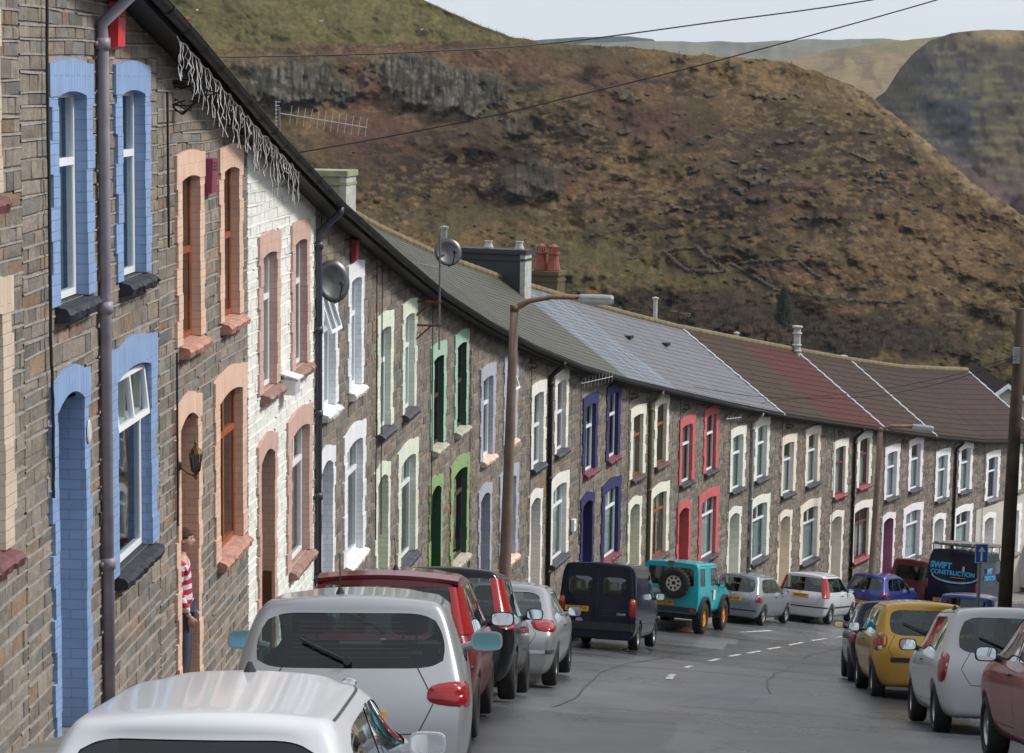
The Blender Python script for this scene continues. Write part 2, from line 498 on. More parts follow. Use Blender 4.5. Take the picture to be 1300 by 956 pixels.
def slate_mat(key, c1, c2, moss=None, streak=None, rough=.45, tilew=.3, gauge=.21):
    k = ('slate', key)
    if k in MC: return MC[k]
    m, nt, out = newmat('roof_' + key); g = NG(nt)
    uv = g.n('ShaderNodeUVMap'); uv.uv_map = 'UVMap'; tc = g.n('ShaderNodeTexCoord')
    b = g.n('ShaderNodeTexBrick'); g.l(uv.outputs[0], b.inputs['Vector']); b.inputs['Scale'].default_value = 1
    b.inputs['Brick Width'].default_value = tilew; b.inputs['Row Height'].default_value = gauge
    b.inputs['Mortar Size'].default_value = .006; b.inputs['Mortar Smooth'].default_value = .2
    b.inputs['Color1'].default_value = (*c1, 1); b.inputs['Color2'].default_value = (*c2, 1); b.inputs['Mortar'].default_value = (*[v * .35 for v in c1], 1)
    n = g.noise(tc.outputs['Object'], 3, 8, .65)
    c = g.mix(g.ramp(n, [(.3, .0), (.7, .35)]), b.outputs['Color'], tuple(v * .6 for v in c2))
    if moss:
        n2 = g.noise(tc.outputs['Object'], 2.1, 10, .72)
        c = g.mix(g.ramp(n2, [(.38, 0.0), (.6, moss[1])]), c, moss[0])
        n3 = g.noise(tc.outputs['Object'], 15, 6, .7)
        c = g.mix(g.ramp(n3, [(.62, 0.0), (.68, .5)]), c, (.23, .24, .17))
    if streak:
        mp = g.n('ShaderNodeMapping'); mp.inputs['Scale'].default_value = (5.5, .22, 1); g.l(uv.outputs[0], mp.inputs[0])
        n4 = g.noise(mp.outputs[0], 1.6, 6, .6)
        c = g.mix(g.ramp(n4, [(.44, 0.0), (.62, streak[1])]), c, streak[0])
    p = g.n('ShaderNodeBsdfPrincipled'); g.l(c, p.inputs['Base Color']); p.inputs['Roughness'].default_value = rough; p.inputs['Specular IOR Level'].default_value = .12 if rough > .8 else .35
    g.l(g.bump(g.math('ADD', b.outputs['Fac'], g.noise(tc.outputs['Object'], 40, 4)), -.35, .008), p.inputs['Normal'])
    g.l(p.outputs[0], out.inputs[0]); MC[k] = m
    return m

ROOFS = {
 'mossy': slate_mat('mossy_slate', (.058, .060, .060), (.078, .080, .080), ((.072, .068, .036), .85), None, .6),
 'streaky': slate_mat('streaky_slate', (.075, .085, .105), (.10, .115, .14), None, ((.25, .285, .33), .7), .45),
 'grey': slate_mat('grey_tile', (.105, .102, .116), (.13, .127, .142), None, ((.18, .18, .21), .3), .5, .33, .26),
 'brown': slate_mat('brown_tile', (.056, .036, .031), (.068, .045, .039), ((.06, .05, .032), .35), None, .85, .33, .33),
 'red': slate_mat('red_tile', (.085, .030, .028), (.10, .036, .033), ((.06, .04, .032), .4), None, .85, .33, .33),
 'dark': slate_mat('dark_brown_tile', (.050, .034, .030), (.062, .043, .038), ((.052, .046, .03), .4), None, .85, .33, .33),
 'maroon': slate_mat('maroon_tile', (.056, .034, .035), (.068, .042, .043), ((.05, .038, .034), .4), None, .85, .33, .33),
}
GAUGE = {'mossy': .21, 'streaky': .21, 'grey': .26}
def ridge_mat():
    m, nt, out = newmat('lichened_ridge_tile'); g = NG(nt); tc = g.n('ShaderNodeTexCoord')
    n = g.noise(tc.outputs['Object'], 2.6, 9, .7)
    c = g.ramp(n, [(.3, (.09, .075, .045)), (.5, (.15, .12, .07)), (.62, (.20, .15, .045)), (.72, (.15, .15, .07))])
    p = g.n('ShaderNodeBsdfPrincipled'); g.l(c, p.inputs['Base Color']); p.inputs['Roughness'].default_value = .85
    g.l(g.bump(g.noise(tc.outputs['Object'], 25, 5), .5, .02), p.inputs['Normal']); g.l(p.outputs[0], out.inputs[0]); return m
RIDGE = ridge_mat()
LEAD = plain('weathered_white_flashing', lin((168, 176, 188)), .6, var=.35, scale=5)
FASCIA = plain('dark_fascia_board', (.009, .008, .007), .6, var=.3)
BACKW = plain('rendered_back_wall', (.3, .28, .25), .85)
PAINTD = {}
def door_mat(c): return plain('door_paint', lin(c), .4, var=.1, scale=3)

# per house: dressings, reveal, frame material, sill, window style, roof, door colour, extras
HC = {
 0: dict(c=(205, 184, 160), r=(150, 124, 108), f=UPVC, s=(110, 60, 62), roof='mossy', d=(90, 70, 60)),
 1: dict(c=(124, 158, 206), r=(86, 124, 176), f=UPVC, s=(38, 42, 54), roof='mossy', d=(210, 212, 216)),
 2: dict(c=(226, 184, 158), r=(186, 134, 104), f=WOODF, s=(186, 128, 108), roof='mossy', d=(120, 62, 40), stl='sash'),
 3: dict(c=(208, 168, 152), r=(160, 118, 102), f=UPVC, s=(152, 112, 98), roof='mossy', d=(92, 62, 40), white=True),
 4: dict(c=(226, 230, 242), r=(196, 200, 214), f=UPVC, s=(226, 226, 230), roof='mossy', d=(200, 204, 214)),
 5: dict(c=(218, 226, 204), r=(172, 176, 146), f=UPVC, s=(66, 68, 78), roof='mossy', d=(160, 164, 140)),
 6: dict(c=(156, 196, 172), r=(52, 94, 74), f=DKWOOD, s=(178, 170, 150), roof='mossy', d=(40, 78, 34), low=(142, 178, 112), stl='sash'),
 7: dict(c=(170, 174, 190), r=(126, 130, 146), f=UPVC, s=(224, 192, 168), roof='mossy', d=(110, 116, 130)),
 8: dict(c=(232, 228, 220), r=(188, 172, 162), f=UPVC, s=(62, 66, 76), roof='mossy', d=(170, 160, 148), stl='sash'),
 9: dict(c=(48, 50, 104), r=(32, 34, 80), f=UPVC, s=(120, 46, 60), roof='mossy', d=(28, 30, 70)),
 10: dict(c=(230, 228, 208), r=(172, 166, 144), f=WOODF, s=(92, 66, 66), roof='streaky', d=(168, 162, 140)),
 11: dict(c=(208, 88, 92), r=(156, 42, 52), f=UPVC, s=(58, 60, 70), roof='grey', d=(116, 24, 30)),
 12: dict(c=(228, 230, 218), r=(178, 182, 166), f=UPVC, s=(62, 66, 76), roof='grey', d=(176, 176, 160)),
 13: dict(c=(234, 220, 200), r=(202, 176, 154), f=UPVC, s=(62, 66, 76), roof='brown', d=(208, 182, 160)),
 14: dict(c=(234, 230, 216), r=(172, 160, 138), f=MARW, s=(148, 56, 66), roof='red', d=(150, 130, 110), stl='wood'),
 15: dict(c=(234, 226, 238), r=(202, 166, 198), f=UPVC, s=(62, 66, 76), roof='brown', d=(176, 120, 148), rd=(178, 120, 148)),
 16: dict(c=(236, 238, 242), r=(192, 198, 208), f=UPVC, s=(66, 68, 78), roof='dark', d=(206, 208, 218)),
 17: dict(c=(236, 238, 242), r=(196, 198, 206), f=UPVC, s=(110, 104, 100), roof='maroon', d=(200, 198, 196), render=True),
}
LBL = {
 0: 'stone terraced house with cream window dressings at the left edge of the picture',
 1: 'stone terraced house with sky blue painted window and door dressings',
 2: 'stone terraced house with peach painted dressings and brown window frames',
 3: 'terraced house with its stone painted white and dusty pink dressings',
 4: 'stone terraced house with lilac white dressings and white sills right of the big dish',
 5: 'stone terraced house with pale cream green dressings and slate grey sills',
 6: 'stone terraced house with mint green dressings and dark green reveals',
 7: 'stone terraced house with lilac grey dressings behind the rusty brown lamp post',
 8: 'stone terraced house with off white dressings and a black downpipe between its upper windows',
 9: 'stone terraced house with navy blue dressings and maroon sills',
 10: 'stone terraced house with ivory dressings, brown window frames and an olive downpipe',
 11: 'stone terraced house with bright red painted dressings',
 12: 'stone terraced house with ivory dressings and light grey downpipe, right of the red one',
 13: 'stone terraced house with pale peach dressings, third right of the red one',
 14: 'stone terraced house with ivory dressings, maroon window frames and maroon sills',
 15: 'stone terraced house with lilac dressings and a mauve pink doorway',
 16: 'stone terraced house with pure white dressings behind the navy van',
 17: 'terraced house with its ground floor rendered beige, last of the row',
}
sur_cache = {}
def pc(c):
    l = lin(c); m = sum(l) / 3; return tuple(min(.86, (v * .80 + m * .20) * 1.04) for v in l)
def mats_for(c, chips=None, grime=.42):
    chips = chips or (lin((128, 116, 104)), .69)
    k = (tuple(c), chips, grime)
    if k not in sur_cache: sur_cache[k] = (painted_brick(pc(c), False, chips, grime), painted_brick(pc(c), True, chips, grime))
    return sur_cache[k]

def build_house(i, cfg, label, mirror=None):
    rnd = random.Random(100 + i)
    s0, s1 = bnd(i - 1), bnd(i)
    P0, P1 = Vector((*plan(s0), 0)), Vector((*plan(s1), 0))
    W = (P1 - P0).length; dx = (P1 - P0).normalized(); rz = math.atan2(dx.y, dx.x)
    zb = zall[i] - HZ
    root = empty('terraced_house', (P0.x, P0.y, zb), (0, 0, rz))
    tag(root, label, 'house', 'stone terraced houses stepping down the hill')
    inv = (Matrix.Translation(root.location) @ Matrix.Rotation(rz, 4, 'Z')).inverted()
    def loc(x, y, z): return inv @ Vector((x, y, z))
    dl = DL[i - 1] if i >= 1 else 0
    uw1, uw2, ud, ul = [(t + .11 + dl) * 4.6 for t in (.161, .624, .1295, .6145)]
    e0, e1 = eavez(i - 1) - zb, eavez(i) - zb            # eaves, local
    wu, wl, wd = 1.36, 1.86, 1.22
    # openings: (centre, outer width, inner width, z head top, z bottom)
    OP = [(uw1, wu, .86, HZ, HZ - 1.97), (uw2, wu, .86, HZ, HZ - 1.97), (ud, wd, .84, 3.5, .0), (ul, wl, 1.3, 3.5, 3.5 - 2.06)]
    # ---- wall: mortar bed with holes, then every stone
    wall = MB()
    holes = [(c - wi / 2 - .03, c + wi / 2 + .03, zbm - (.15 if k == 2 else .0), zt - .06) for k, (c, wo, wi, zt, zbm) in enumerate(OP)]
    us = sorted(set([0, W] + [h[0] for h in holes] + [h[1] for h in holes]))
    mc = tuple(v * rnd.uniform(.95, 1.05) for v in ((.30, .27, .245) if i <= 2 else (.27, .245, .215)))
    if cfg.get('render'): pass
    def ev(u): return e0 + (e1 - e0) * u / W
    for a, b in zip(us[:-1], us[1:]):
        m_ = (a + b) / 2
        hs = sorted([(h[2], h[3]) for h in holes if h[0] - 1e-6 < m_ < h[1] + 1e-6])
        z = -1.2
        for (h0, h1) in hs:
            wall.quad((a, 0, z), (b, 0, z), (b, 0, h0), (a, 0, h0), 0, None, mc); z = h1
        wall.quad((a, 0, z), (b, 0, z), (b, 0, ev(b)), (a, 0, ev(a)), 0, None, mc)
    smi = 1
    # stones
    z = -1.15; course = 0
    stone_lo = 3.72 if cfg.get('render') else -1.2
    near = i <= 5
    while z < max(e0, e1) + .1:
        h = rnd.uniform(.10, .155) if rnd.random() < .85 else rnd.uniform(.16, .2)
        z2 = z + h
        if z2 > stone_lo:
            free = [(0.0, W)]
            if z2 > min(e0, e1) - .02:
                # clip under the sloping eaves
                zt_ = z2
                ulim = (zt_ - e0) / (e1 - e0) * W if abs(e1 - e0) > 1e-6 else W
                if e1 < e0: free = [(0.0, max(0, min(W, ulim)))]
            for (c, wo, wi, zt, zbm) in OP:
                if z2 > zbm - .14 and z < zt - .07:
                    x0, x1 = c - wo / 2 + .045, c + wo / 2 - .045
                    if z < zbm: x0, x1 = c - wi / 2 - .08, c + wi / 2 + .08
                    nf = []
                    for (a, b) in free:
                        if x1 <= a or x0 >= b: nf.append((a, b)); continue
                        if x0 > a: nf.append((a, x0))
                        if x1 < b: nf.append((x1, b))
                    free = nf
            ph = rnd.random() * 6
            for (a, b) in free:
                u = a
                while u < b - .02:
                    w = rnd.choice((rnd.uniform(.14, .30), rnd.uniform(.26, .52)))
                    if b - (u + w) < .09: w = b - u
                    u2 = u + w; jv = .002; jh = .009 if near else .008
                    p = rnd.uniform(.007, .017); q = .008
                    col = stone_col(rnd, 1.22 if i <= 3 else 1.12)
                    wob = .010 * math.sin(u * 2.1 + ph); wob2 = .010 * math.sin(u2 * 2.1 + ph)
                    def Z(zz, uu): return zz + .010 * math.sin(uu * 2.1 + ph)
                    o = [(u + jv, 0, Z(z + jh, u)), (u2 - jv, 0, Z(z + jh, u2)), (u2 - jv, 0, Z(z2 - jh * .2, u2)), (u + jv, 0, Z(z2 - jh * .2, u))]
                    n_ = [(u + jv + q, -p - rnd.uniform(0, .006), o[0][2] + q * .8), (u2 - jv - q, -p - rnd.uniform(0, .006), o[1][2] + q * .8),
                          (u2 - jv - q, -p - rnd.uniform(0, .006), o[2][2] - q * .8), (u + jv + q, -p - rnd.uniform(0, .006), o[3][2] - q * .8)]
                    if near:
                        mid = ((u + u2) / 2 + rnd.uniform(-.02, .02), -p - rnd.uniform(.0, .010), (z + z2) / 2 + rnd.uniform(-.01, .01))
                        wall.add(o + n_ + [mid], [(4, 5, 8), (5, 6, 8), (6, 7, 8), (7, 4, 8), (0, 1, 5, 4), (1, 2, 6, 5), (2, 3, 7, 6), (3, 0, 4, 7)], smi, None, col)
                    else:
                        wall.add(o + n_, [(4, 5, 6, 7), (0, 1, 5, 4), (1, 2, 6, 5), (2, 3, 7, 6), (3, 0, 4, 7)], smi, None, col)
                    u = u2
        if i <= 3 and z2 > stone_lo:
            for (a, b) in free:      # weathered ribbon pointing along the bed joint
                u = a
                while u < b - .05:
                    ln = min(rnd.uniform(.3, 1.3), b - u)
                    if rnd.random() < .86:
                        n = max(1, int(ln / .14)); t_ = rnd.uniform(.006, .0095)
                        for k in range(n):
                            ua, ub = u + ln * k / n, u + ln * (k + 1) / n
                            za, zc = z2 + .010 * math.sin(ua * 2.1 + ph), z2 + .010 * math.sin(ub * 2.1 + ph); yp = -.0235
                            wall.quad((ua, yp, za - t_), (ub, yp, zc - t_), (ub, yp, zc + t_), (ua, yp, za + t_), 0, None, (.34, .31, .285))
                            wall.quad((ua, yp, za + t_), (ub, yp, zc + t_), (ub, 0, zc + t_), (ua, 0, za + t_), 0, None, (.34, .31, .285))
                    u += ln
        z = z2; course += 1
    # sides and back of the house shell, plus dark sheets for unlit rooms
    D = 7.0
    wall.quad((0.002, 0, -1.2), (0.002, D, -1.2), (0.002, D, e0), (0.002, 0, e0), 0, None, mc)
    wall.add([(0.002, 0, e0), (0.002, D, e0), (0.002, 3.5, e0 + 2.4)], [(0, 1, 2)], 0, None, mc)
    wall.quad((W - .002, 0, -1.2), (W - .002, D, -1.2), (W - .002, D, e1), (W - .002, 0, e1), 0, None, mc)
    wall.add([(W - .002, 0, e1), (W - .002, D, e1), (W - .002, 3.5, e1 + 2.4)], [(0, 1, 2)], 0, None, mc)
    wall.quad((0, D, -1.2), (W, D, -1.2), (W, D, e1), (0, D, e0), 0, None, mc)
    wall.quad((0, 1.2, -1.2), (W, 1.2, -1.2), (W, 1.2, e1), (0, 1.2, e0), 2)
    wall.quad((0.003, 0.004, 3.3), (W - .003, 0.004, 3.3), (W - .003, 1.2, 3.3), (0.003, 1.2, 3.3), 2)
    wall.build('wall', [MORT if not cfg.get('white') else STONEW, STONEW if cfg.get('white') else STONE, DARKROOM], root)
    if cfg.get('render'):
        rb = MB()
        hs2 = holes[2:]
        us2 = sorted(set([0.01, W - .01] + [h[0] for h in hs2] + [h[1] for h in hs2]))
        for a, b in zip(us2[:-1], us2[1:]):
            m_ = (a + b) / 2; z = -1.2
            for h in hs2:
                if h[0] - 1e-6 < m_ < h[1] + 1e-6: rb.box(a, b, -.035, -.001, z, h[2]); z = h[3]
            rb.box(a, b, -.035, -.001, z, 3.86)
        rb.build('ground_floor_render', plain('beige_render', lin((186, 180, 172)), .85, var=.1, scale=3), root)
    # ---- dressings, windows, sills
    ms = mats_for(cfg['c']); mr = mats_for(cfg['r'] if i == 6 else cfg['c'], None, .3)[0]
    lowm = mats_for(cfg['low'], (lin((150, 70, 56)), .56), .35) if 'low' in cfg else ms
    if i == 4: lowm = mats_for(cfg['c'], (lin((110, 80, 66)), .64), .35)
    sm = sill_mat(cfg['s'], 'h%d' % i)
    stl = cfg.get('stl', 'upvc')
    for k, (c, wo, wi, zt, zbm) in enumerate(OP):
        low = k >= 2
        mm = lowm if low else ms
        dep = .065 if k != 2 else .62
        rm = mr if not (k == 2 and 'rd' in cfg) else mats_for(cfg['rd'], None, .3)[0]
        surround(root, c, wo, wi, zt, zbm if k != 2 else -.6, mm[0], mm[1], rm, rnd, dep, head=.27 if k != 2 else .24, rise=.04 if k < 2 else (.11 if k == 2 else .07), bulge=.04 if k < 2 else (.10 if k == 2 else .08))
        if k == 2:
            d = MB(); zs = .35
            d.box(c - wi / 2 + .05, c + wi / 2 - .05, dep - .01, dep + .04, zs, zs + 2.05)
            for pz in ((zs + .15, zs + .85), (zs + 1.0, zs + 1.9)):
                for px in (-1, 1): d.box(c + px * .18 - .12, c + px * .18 + .12, dep - .025, dep - .009, pz[0], pz[1])
            do = d.build('door', door_mat(cfg['d']), root)
            fr = MB()
            fr.box(c - wi / 2 - .01, c - wi / 2 + .05, dep - .02, dep + .05, zs, 3.35); fr.box(c + wi / 2 - .05, c + wi / 2 + .01, dep - .02, dep + .05, zs, 3.35)
            fr.box(c - wi / 2 + .05, c + wi / 2 - .05, dep - .02, dep + .05, zs + 2.05, zs + 2.12)
            fr.build('door_frame', cfg['f'], do)
            g = MB(); g.quad((c - wi / 2, dep + .01, zs + 2.12), (c + wi / 2, dep + .01, zs + 2.12), (c + wi / 2, dep + .01, 3.4), (c - wi / 2, dep + .01, 3.4)); g.build('fanlight', GLASS, do)
            hb = MB(); hb.box(c + wi / 2 - .14, c + wi / 2 - .10, dep - .06, dep - .01, zs + .95, zs + 1.1); hb.build('door_handle', UPVC, do)
            st = MB(); st.box(c - wi / 2 + .003, c + wi / 2 - .003, -.12, dep + .1, -.7, zs); st.build('doorstep', plain('worn_doorstep', (.24, .22, .2), .8), root)
            if i == 3:
                pn = MB(); pn.box(c + wi / 2 - .012, c + wi / 2 + .004, .0, dep - .02, zs, zs + 1.35)
                pn.build('porch_panelling', plain('brown_panel', lin((96, 66, 42)), .6, var=.3), root)
            if i == 6:
                pn = MB(); pn.box(c + wi / 2 - .012, c + wi / 2 + .004, .0, dep - .02, zs, zs + 1.6)
                pn.build('porch_panelling', plain('bright_green_panel', lin((34, 92, 30)), .6, var=.2), root)
        else:
            cu = rnd.choice([(0, 'full'), (0, 'part'), (1, 'full'), None, (0, 'full')])
            if i == 1: cu = None if k == 3 else (1, 'part')
            if i in (2, 6): cu = None
            if i == 11: cu = (2, 'full') if k < 2 else (0, 'full')
            if i >= 13: cu = (0, 'part' if k == 1 else 'full')
            if i == 17 and k == 0: cu = (3, 'full')
            if i == 12: cu = (1, 'full')
            ov = -6 if (i == 1 and k == 3) else -18 if (i == 4 and k == 0) or (i == 7 and k == 1) else 0
            st_ = stl if not (low and stl == 'sash') else ('upvc' if i == 8 else 'wood2' if i == 2 else 'wood')
            if i == 10 and low: st_ = 'wood2'
            if i == 14 and low: st_ = 'wood2'
            window_parts(root, c, wi, zbm + .012, zt - .27 + (.04 if k < 2 else .07), st_, cfg['f'], cu, rnd, .065, ov, low)
            smx = sm
            sill(root, c + .02, wi + .22, zbm + .0, smx, rnd)
    # ---- roof
    def mitre(j):
        h = heading(max(0, min(17, bnd(j)))); return Vector((-math.cos(h), math.sin(h), 0))
    N0, N1 = mitre(i - 1), mitre(i)
    def rp(P, N, d, z): q = P + N * d; return loc(q.x, q.y, z)
    RR, RZ = 3.5, 2.42; ov = .33
    rk = cfg['roof']; rm = ROOFS[rk]; ga = GAUGE.get(rk, .33)
    E0, E1 = eavez(i - 1), eavez(i)
    ea0, ea1 = rp(P0, N0, -ov, E0 - ov * RZ / RR + .13), rp(P1, N1, -ov, E1 - ov * RZ / RR + .13)
    ri0, ri1 = rp(P0, N0, RR, E0 + RZ + .13), rp(P1, N1, RR, E1 + RZ + .13)
    SL = (ri0 - ea0).length; nr = max(4, round(SL / ga)); rf = MB(); th = .022 if ga > .3 else .014
    cols = 14
    for k in range(nr):
        t0, t1 = k / nr, (k + 1) / nr
        for q in range(cols):
            f0, f1 = q / cols, (q + 1) / cols
            jz = rnd.uniform(-.004, .004) if ga < .3 else 0
            def pp(t, f, up):
                v = ea0.lerp(ri0, t).lerp(ea1.lerp(ri1, t), f); return Vector((v.x, v.y, v.z + up))
            a, b, c_, d_ = pp(t0, f0, th + jz), pp(t0, f1, th + jz), pp(t1 + .1 / nr, f1, 0), pp(t1 + .1 / nr, f0, 0)
            uvs = [(W * f0, SL * t0), (W * f1, SL * t0), (W * f1, SL * t1), (W * f0, SL * t1)]
            rf.quad(a, b, c_, d_, 0, uvs)
            rf.quad(pp(t0, f0, -.002), pp(t0, f1, -.002), b, a, 0, uvs)
    # back slope and underside
    b0, b1 = rp(P0, N0, 2 * RR + ov, E0 - .25), rp(P1, N1, 2 * RR + ov, E1 - .25)
    rf.quad(ri0, ri1, b1, b0, 0, [(0, 0), (W, 0), (W, 4), (0, 4)])
    roof = rf.build('roof', rm, root)
    rt = MB(); nseg = 10
    for k in range(nseg):
        a = ri0.lerp(ri1, k / nseg + .002); b = ri0.lerp(ri1, (k + 1) / nseg - .002)
        rt.tube([a + Vector((0, 0, .0)), b + Vector((0, 0, .012))], .125 if ga > .3 else .11, 10)
    rt.build('ridge_tiles', RIDGE, roof)
    # fascia, soffit, gutter
    fs = MB()
    fs.quad(rp(P0, N0, -ov + .02, E0 - .2), rp(P1, N1, -ov + .02, E1 - .2), rp(P1, N1, -ov + .02, E1 + .0), rp(P0, N0, -ov + .02, E0 + .0))
    fs.quad(rp(P0, N0, -ov + .02, E0 - .2), rp(P1, N1, -ov + .02, E1 - .2), rp(P1, N1, .01, E1 - .16), rp(P0, N0, .01, E0 - .16))
    fs.build('fascia', FASCIA, root)
    gt = MB(); g0, g1 = rp(P0, N0, -ov - .055, E0 - .1), rp(P1, N1, -ov - .055, E1 - .1)
    for a0 in range(1):
        dirv = (g1 - g0); n = 9; r_ = .066
        side = dirv.cross(Vector((0, 0, 1))).normalized(); upv = side.cross(dirv).normalized()
        ring = [side * math.cos(PI + PI * k / n) * r_ + upv * math.sin(PI + PI * k / n) * r_ for k in range(n + 1)]
        vs = [g0 + v for v in ring] + [g1 + v for v in ring]
        gt.add(vs, [(k, k + 1, n + 2 + k, n + 1 + k) for k in range(n)])
        gt.tube([g0 + side * r_, g1 + side * r_], .009, 6); gt.tube([g0 - side * r_, g1 - side * r_], .009, 6)
        for k in range(6):
            c = g0.lerp(g1, (k + .5) / 6); dd = dirv.normalized() * .035
            ring2 = [v * 1.16 for v in ring]
            gt.add([c - dd + v for v in ring2] + [c + dd + v for v in ring2], [(q, q + 1, n + 2 + q, n + 1 + q) for q in range(n)])
    gt.build('gutter', PVCBLK, root)
    if i in (12, 14, 15) or i == 17:
        fl = MB(); nst = 12
        for k in range(nst):
            t0, t1 = k / nst, (k + 1) / nst
            a, b = ea1.lerp(ri1, t0), ea1.lerp(ri1, t1)
            up = .075
            wdt = .065
            fl.add([a + Vector((-wdt, 0, up)), a + Vector((wdt * .4, 0, up)), b + Vector((wdt * .4, 0, up - .03)), b + Vector((-wdt, 0, up - .03)),
                    a + Vector((-wdt, 0, 0)), a + Vector((wdt * .4, 0, 0)), b + Vector((wdt * .4, 0, 0)), b + Vector((-wdt, 0, 0))],
                   [(0, 1, 2, 3), (0, 3, 7, 4), (1, 5, 6, 2), (0, 4, 5, 1), (3, 2, 6, 7)])
        fl.build('flashing', LEAD, roof)
    return root, dict(W=W, OP=OP, e0=e0, e1=e1, loc=loc, rp=rp, P0=P0, P1=P1, N0=N0, N1=N1, E0=E0, E1=E1, ea0=ea0, ea1=ea1, ri0=ri0, ri1=ri1, g0=g0, g1=g1)

HS = {}
for i in range(0, 18):
    HS[i] = build_house(i, HC[i], LBL[i])

def downpipe(i, frac, mat, r=.045, seg=2.3, end=-.6, neck=True):
    """round pipe from the gutter down the wall, with collars"""
    root, h = HS[i]; u = h['W'] * frac
    zt = h['e0'] + (h['e1'] - h['e0']) * frac
    g = h['g0'].lerp(h['g1'], frac); b = MB()
    y = -.075
    pts = [g + Vector((0, 0, -.05)), g + Vector((0, .0, -.13)), Vector((u, y, g.z - .42)), Vector((u, y, g.z - .55)), Vector((u, y, end))]
    b.tube(pts, r, 12)
    z = g.z - .55
    while z > 0:
        b.tube([(u, y, z), (u, y, z - .10)], r * 1.28, 12); b.box(u - .08, u + .08, -.05, -.02, z - .07, z - .03); z -= seg
    return b.build('downpipe', mat, root, smooth=True)
downpipe(1, .50, PVCGRY, .052)
downpipe(3, .985, plain('dark_blue_grey_pipe', lin((58, 62, 74)), .45), .05, 1.2)
downpipe(8, .50, PVCBLK, .055)
downpipe(10, .52, PVCOLV, .055)
downpipe(12, .515, PVCLG, .045)
downpipe(14, .50, PVCBLK, .05)
downpipe(16, .515, PVCBLK, .05)

# the render report likes to see what hangs on the walls: cables pinned to the stone
def wall_cable(i, pts, r=.010, mat=None):
    root, h = HS[i]; b = MB(); rnd = random.Random(i * 7 + len(pts)); out = []
    for (p, q) in zip(pts[:-1], pts[1:]):
        for k in range(6):
            t = k / 6; out.append((p[0] + (q[0] - p[0]) * t + rnd.uniform(-.012, .012), -.062 - (p[2] if len(p) > 2 else 0), p[1] + (q[1] - p[1]) * t))
    out.append((pts[-1][0], -.062, pts[-1][1]))
    b.tube(out, r, 6); return b.build('wall_cable', mat or CABLE, root)
wall_cable(1, [(.62, 6.9), (.60, 5.5), (.60, 3.9), (.64, 3.3), (.62, 2.6)], .013)
wall_cable(2, [(.25, 6.75), (.27, 5.2)], .013); wall_cable(2, [(.6, 4.1), (.6, 2.3)], .011)
for i, u in ((4, .2), (5, .12), (5, .55), (6, .5), (8, .58), (9, .6), (10, .45), (11, .5), (12, .45), (13, .45), (14, .5), (15, .45), (16, .5), (17, .5)):
    h = HS[i][1]; zt = h['e0'] + (h['e1'] - h['e0']) * u / h['W'] - .25
    wall_cable(i, [(u, zt), (u + .03, 4.2), (u, 3.75), (u, 2.4)], .009)
# ================================================================== GROUND, ROAD, HILLS
def vnoise(x, y, seed=0):
    xi = np.floor(x).astype(np.int64); yi = np.floor(y).astype(np.int64); xf = x - xi; yf = y - yi
    def hsh(a, b):
        n = (a * 374761393 + b * 668265263 + seed * 2147483) & 0xffffffff
        n = ((n ^ (n >> 13)) * 1274126177) & 0xffffffff
        return ((n ^ (n >> 16)) & 0xffff) / 65535.0
    u = xf * xf * (3 - 2 * xf); v = yf * yf * (3 - 2 * yf)
    return (hsh(xi, yi) * (1 - u) + hsh(xi + 1, yi) * u) * (1 - v) + (hsh(xi, yi + 1) * (1 - u) + hsh(xi + 1, yi + 1) * u) * v
def fbm(x, y, oct=5, seed=0, g=.5):
    r = 0; a = 1; t = 0
    for o in range(oct):
        r = r + a * vnoise(x * 2 ** o + 17.3 * o, y * 2 ** o + 5.1 * o, seed + o); t += a; a *= g
    return r / t

def grid_mesh(name, P, mats, col=None, smooth=True, uv=None):
    ny, nx = P.shape[:2]
    me = bpy.data.meshes.new(name); me.vertices.add(nx * ny); me.vertices.foreach_set('co', P.reshape(-1).astype(np.float32))
    idx = np.arange(nx * ny).reshape(ny, nx)
    q = np.stack([idx[:-1, :-1], idx[:-1, 1:], idx[1:, 1:], idx[1:, :-1]], -1).reshape(-1, 4)
    me.loops.add(q.size); me.loops.foreach_set('vertex_index', q.reshape(-1).astype(np.int32))
    me.polygons.add(len(q)); me.polygons.foreach_set('loop_start', (np.arange(len(q)) * 4).astype(np.int32))
    me.polygons.foreach_set('loop_total', np.full(len(q), 4, np.int32))
    if smooth: me.polygons.foreach_set('use_smooth', np.ones(len(q), bool))
    me.update(calc_edges=True); me.validate()
    if col is not None:
        ca = me.color_attributes.new('Col', 'FLOAT_COLOR', 'POINT')
        ca.data.foreach_set('color', np.concatenate([col.reshape(-1, 3), np.ones((nx * ny, 1))], 1).reshape(-1).astype(np.float32))
    me.materials.append(mats)
    o = bpy.data.objects.new(name, me); COL.objects.link(o); return o

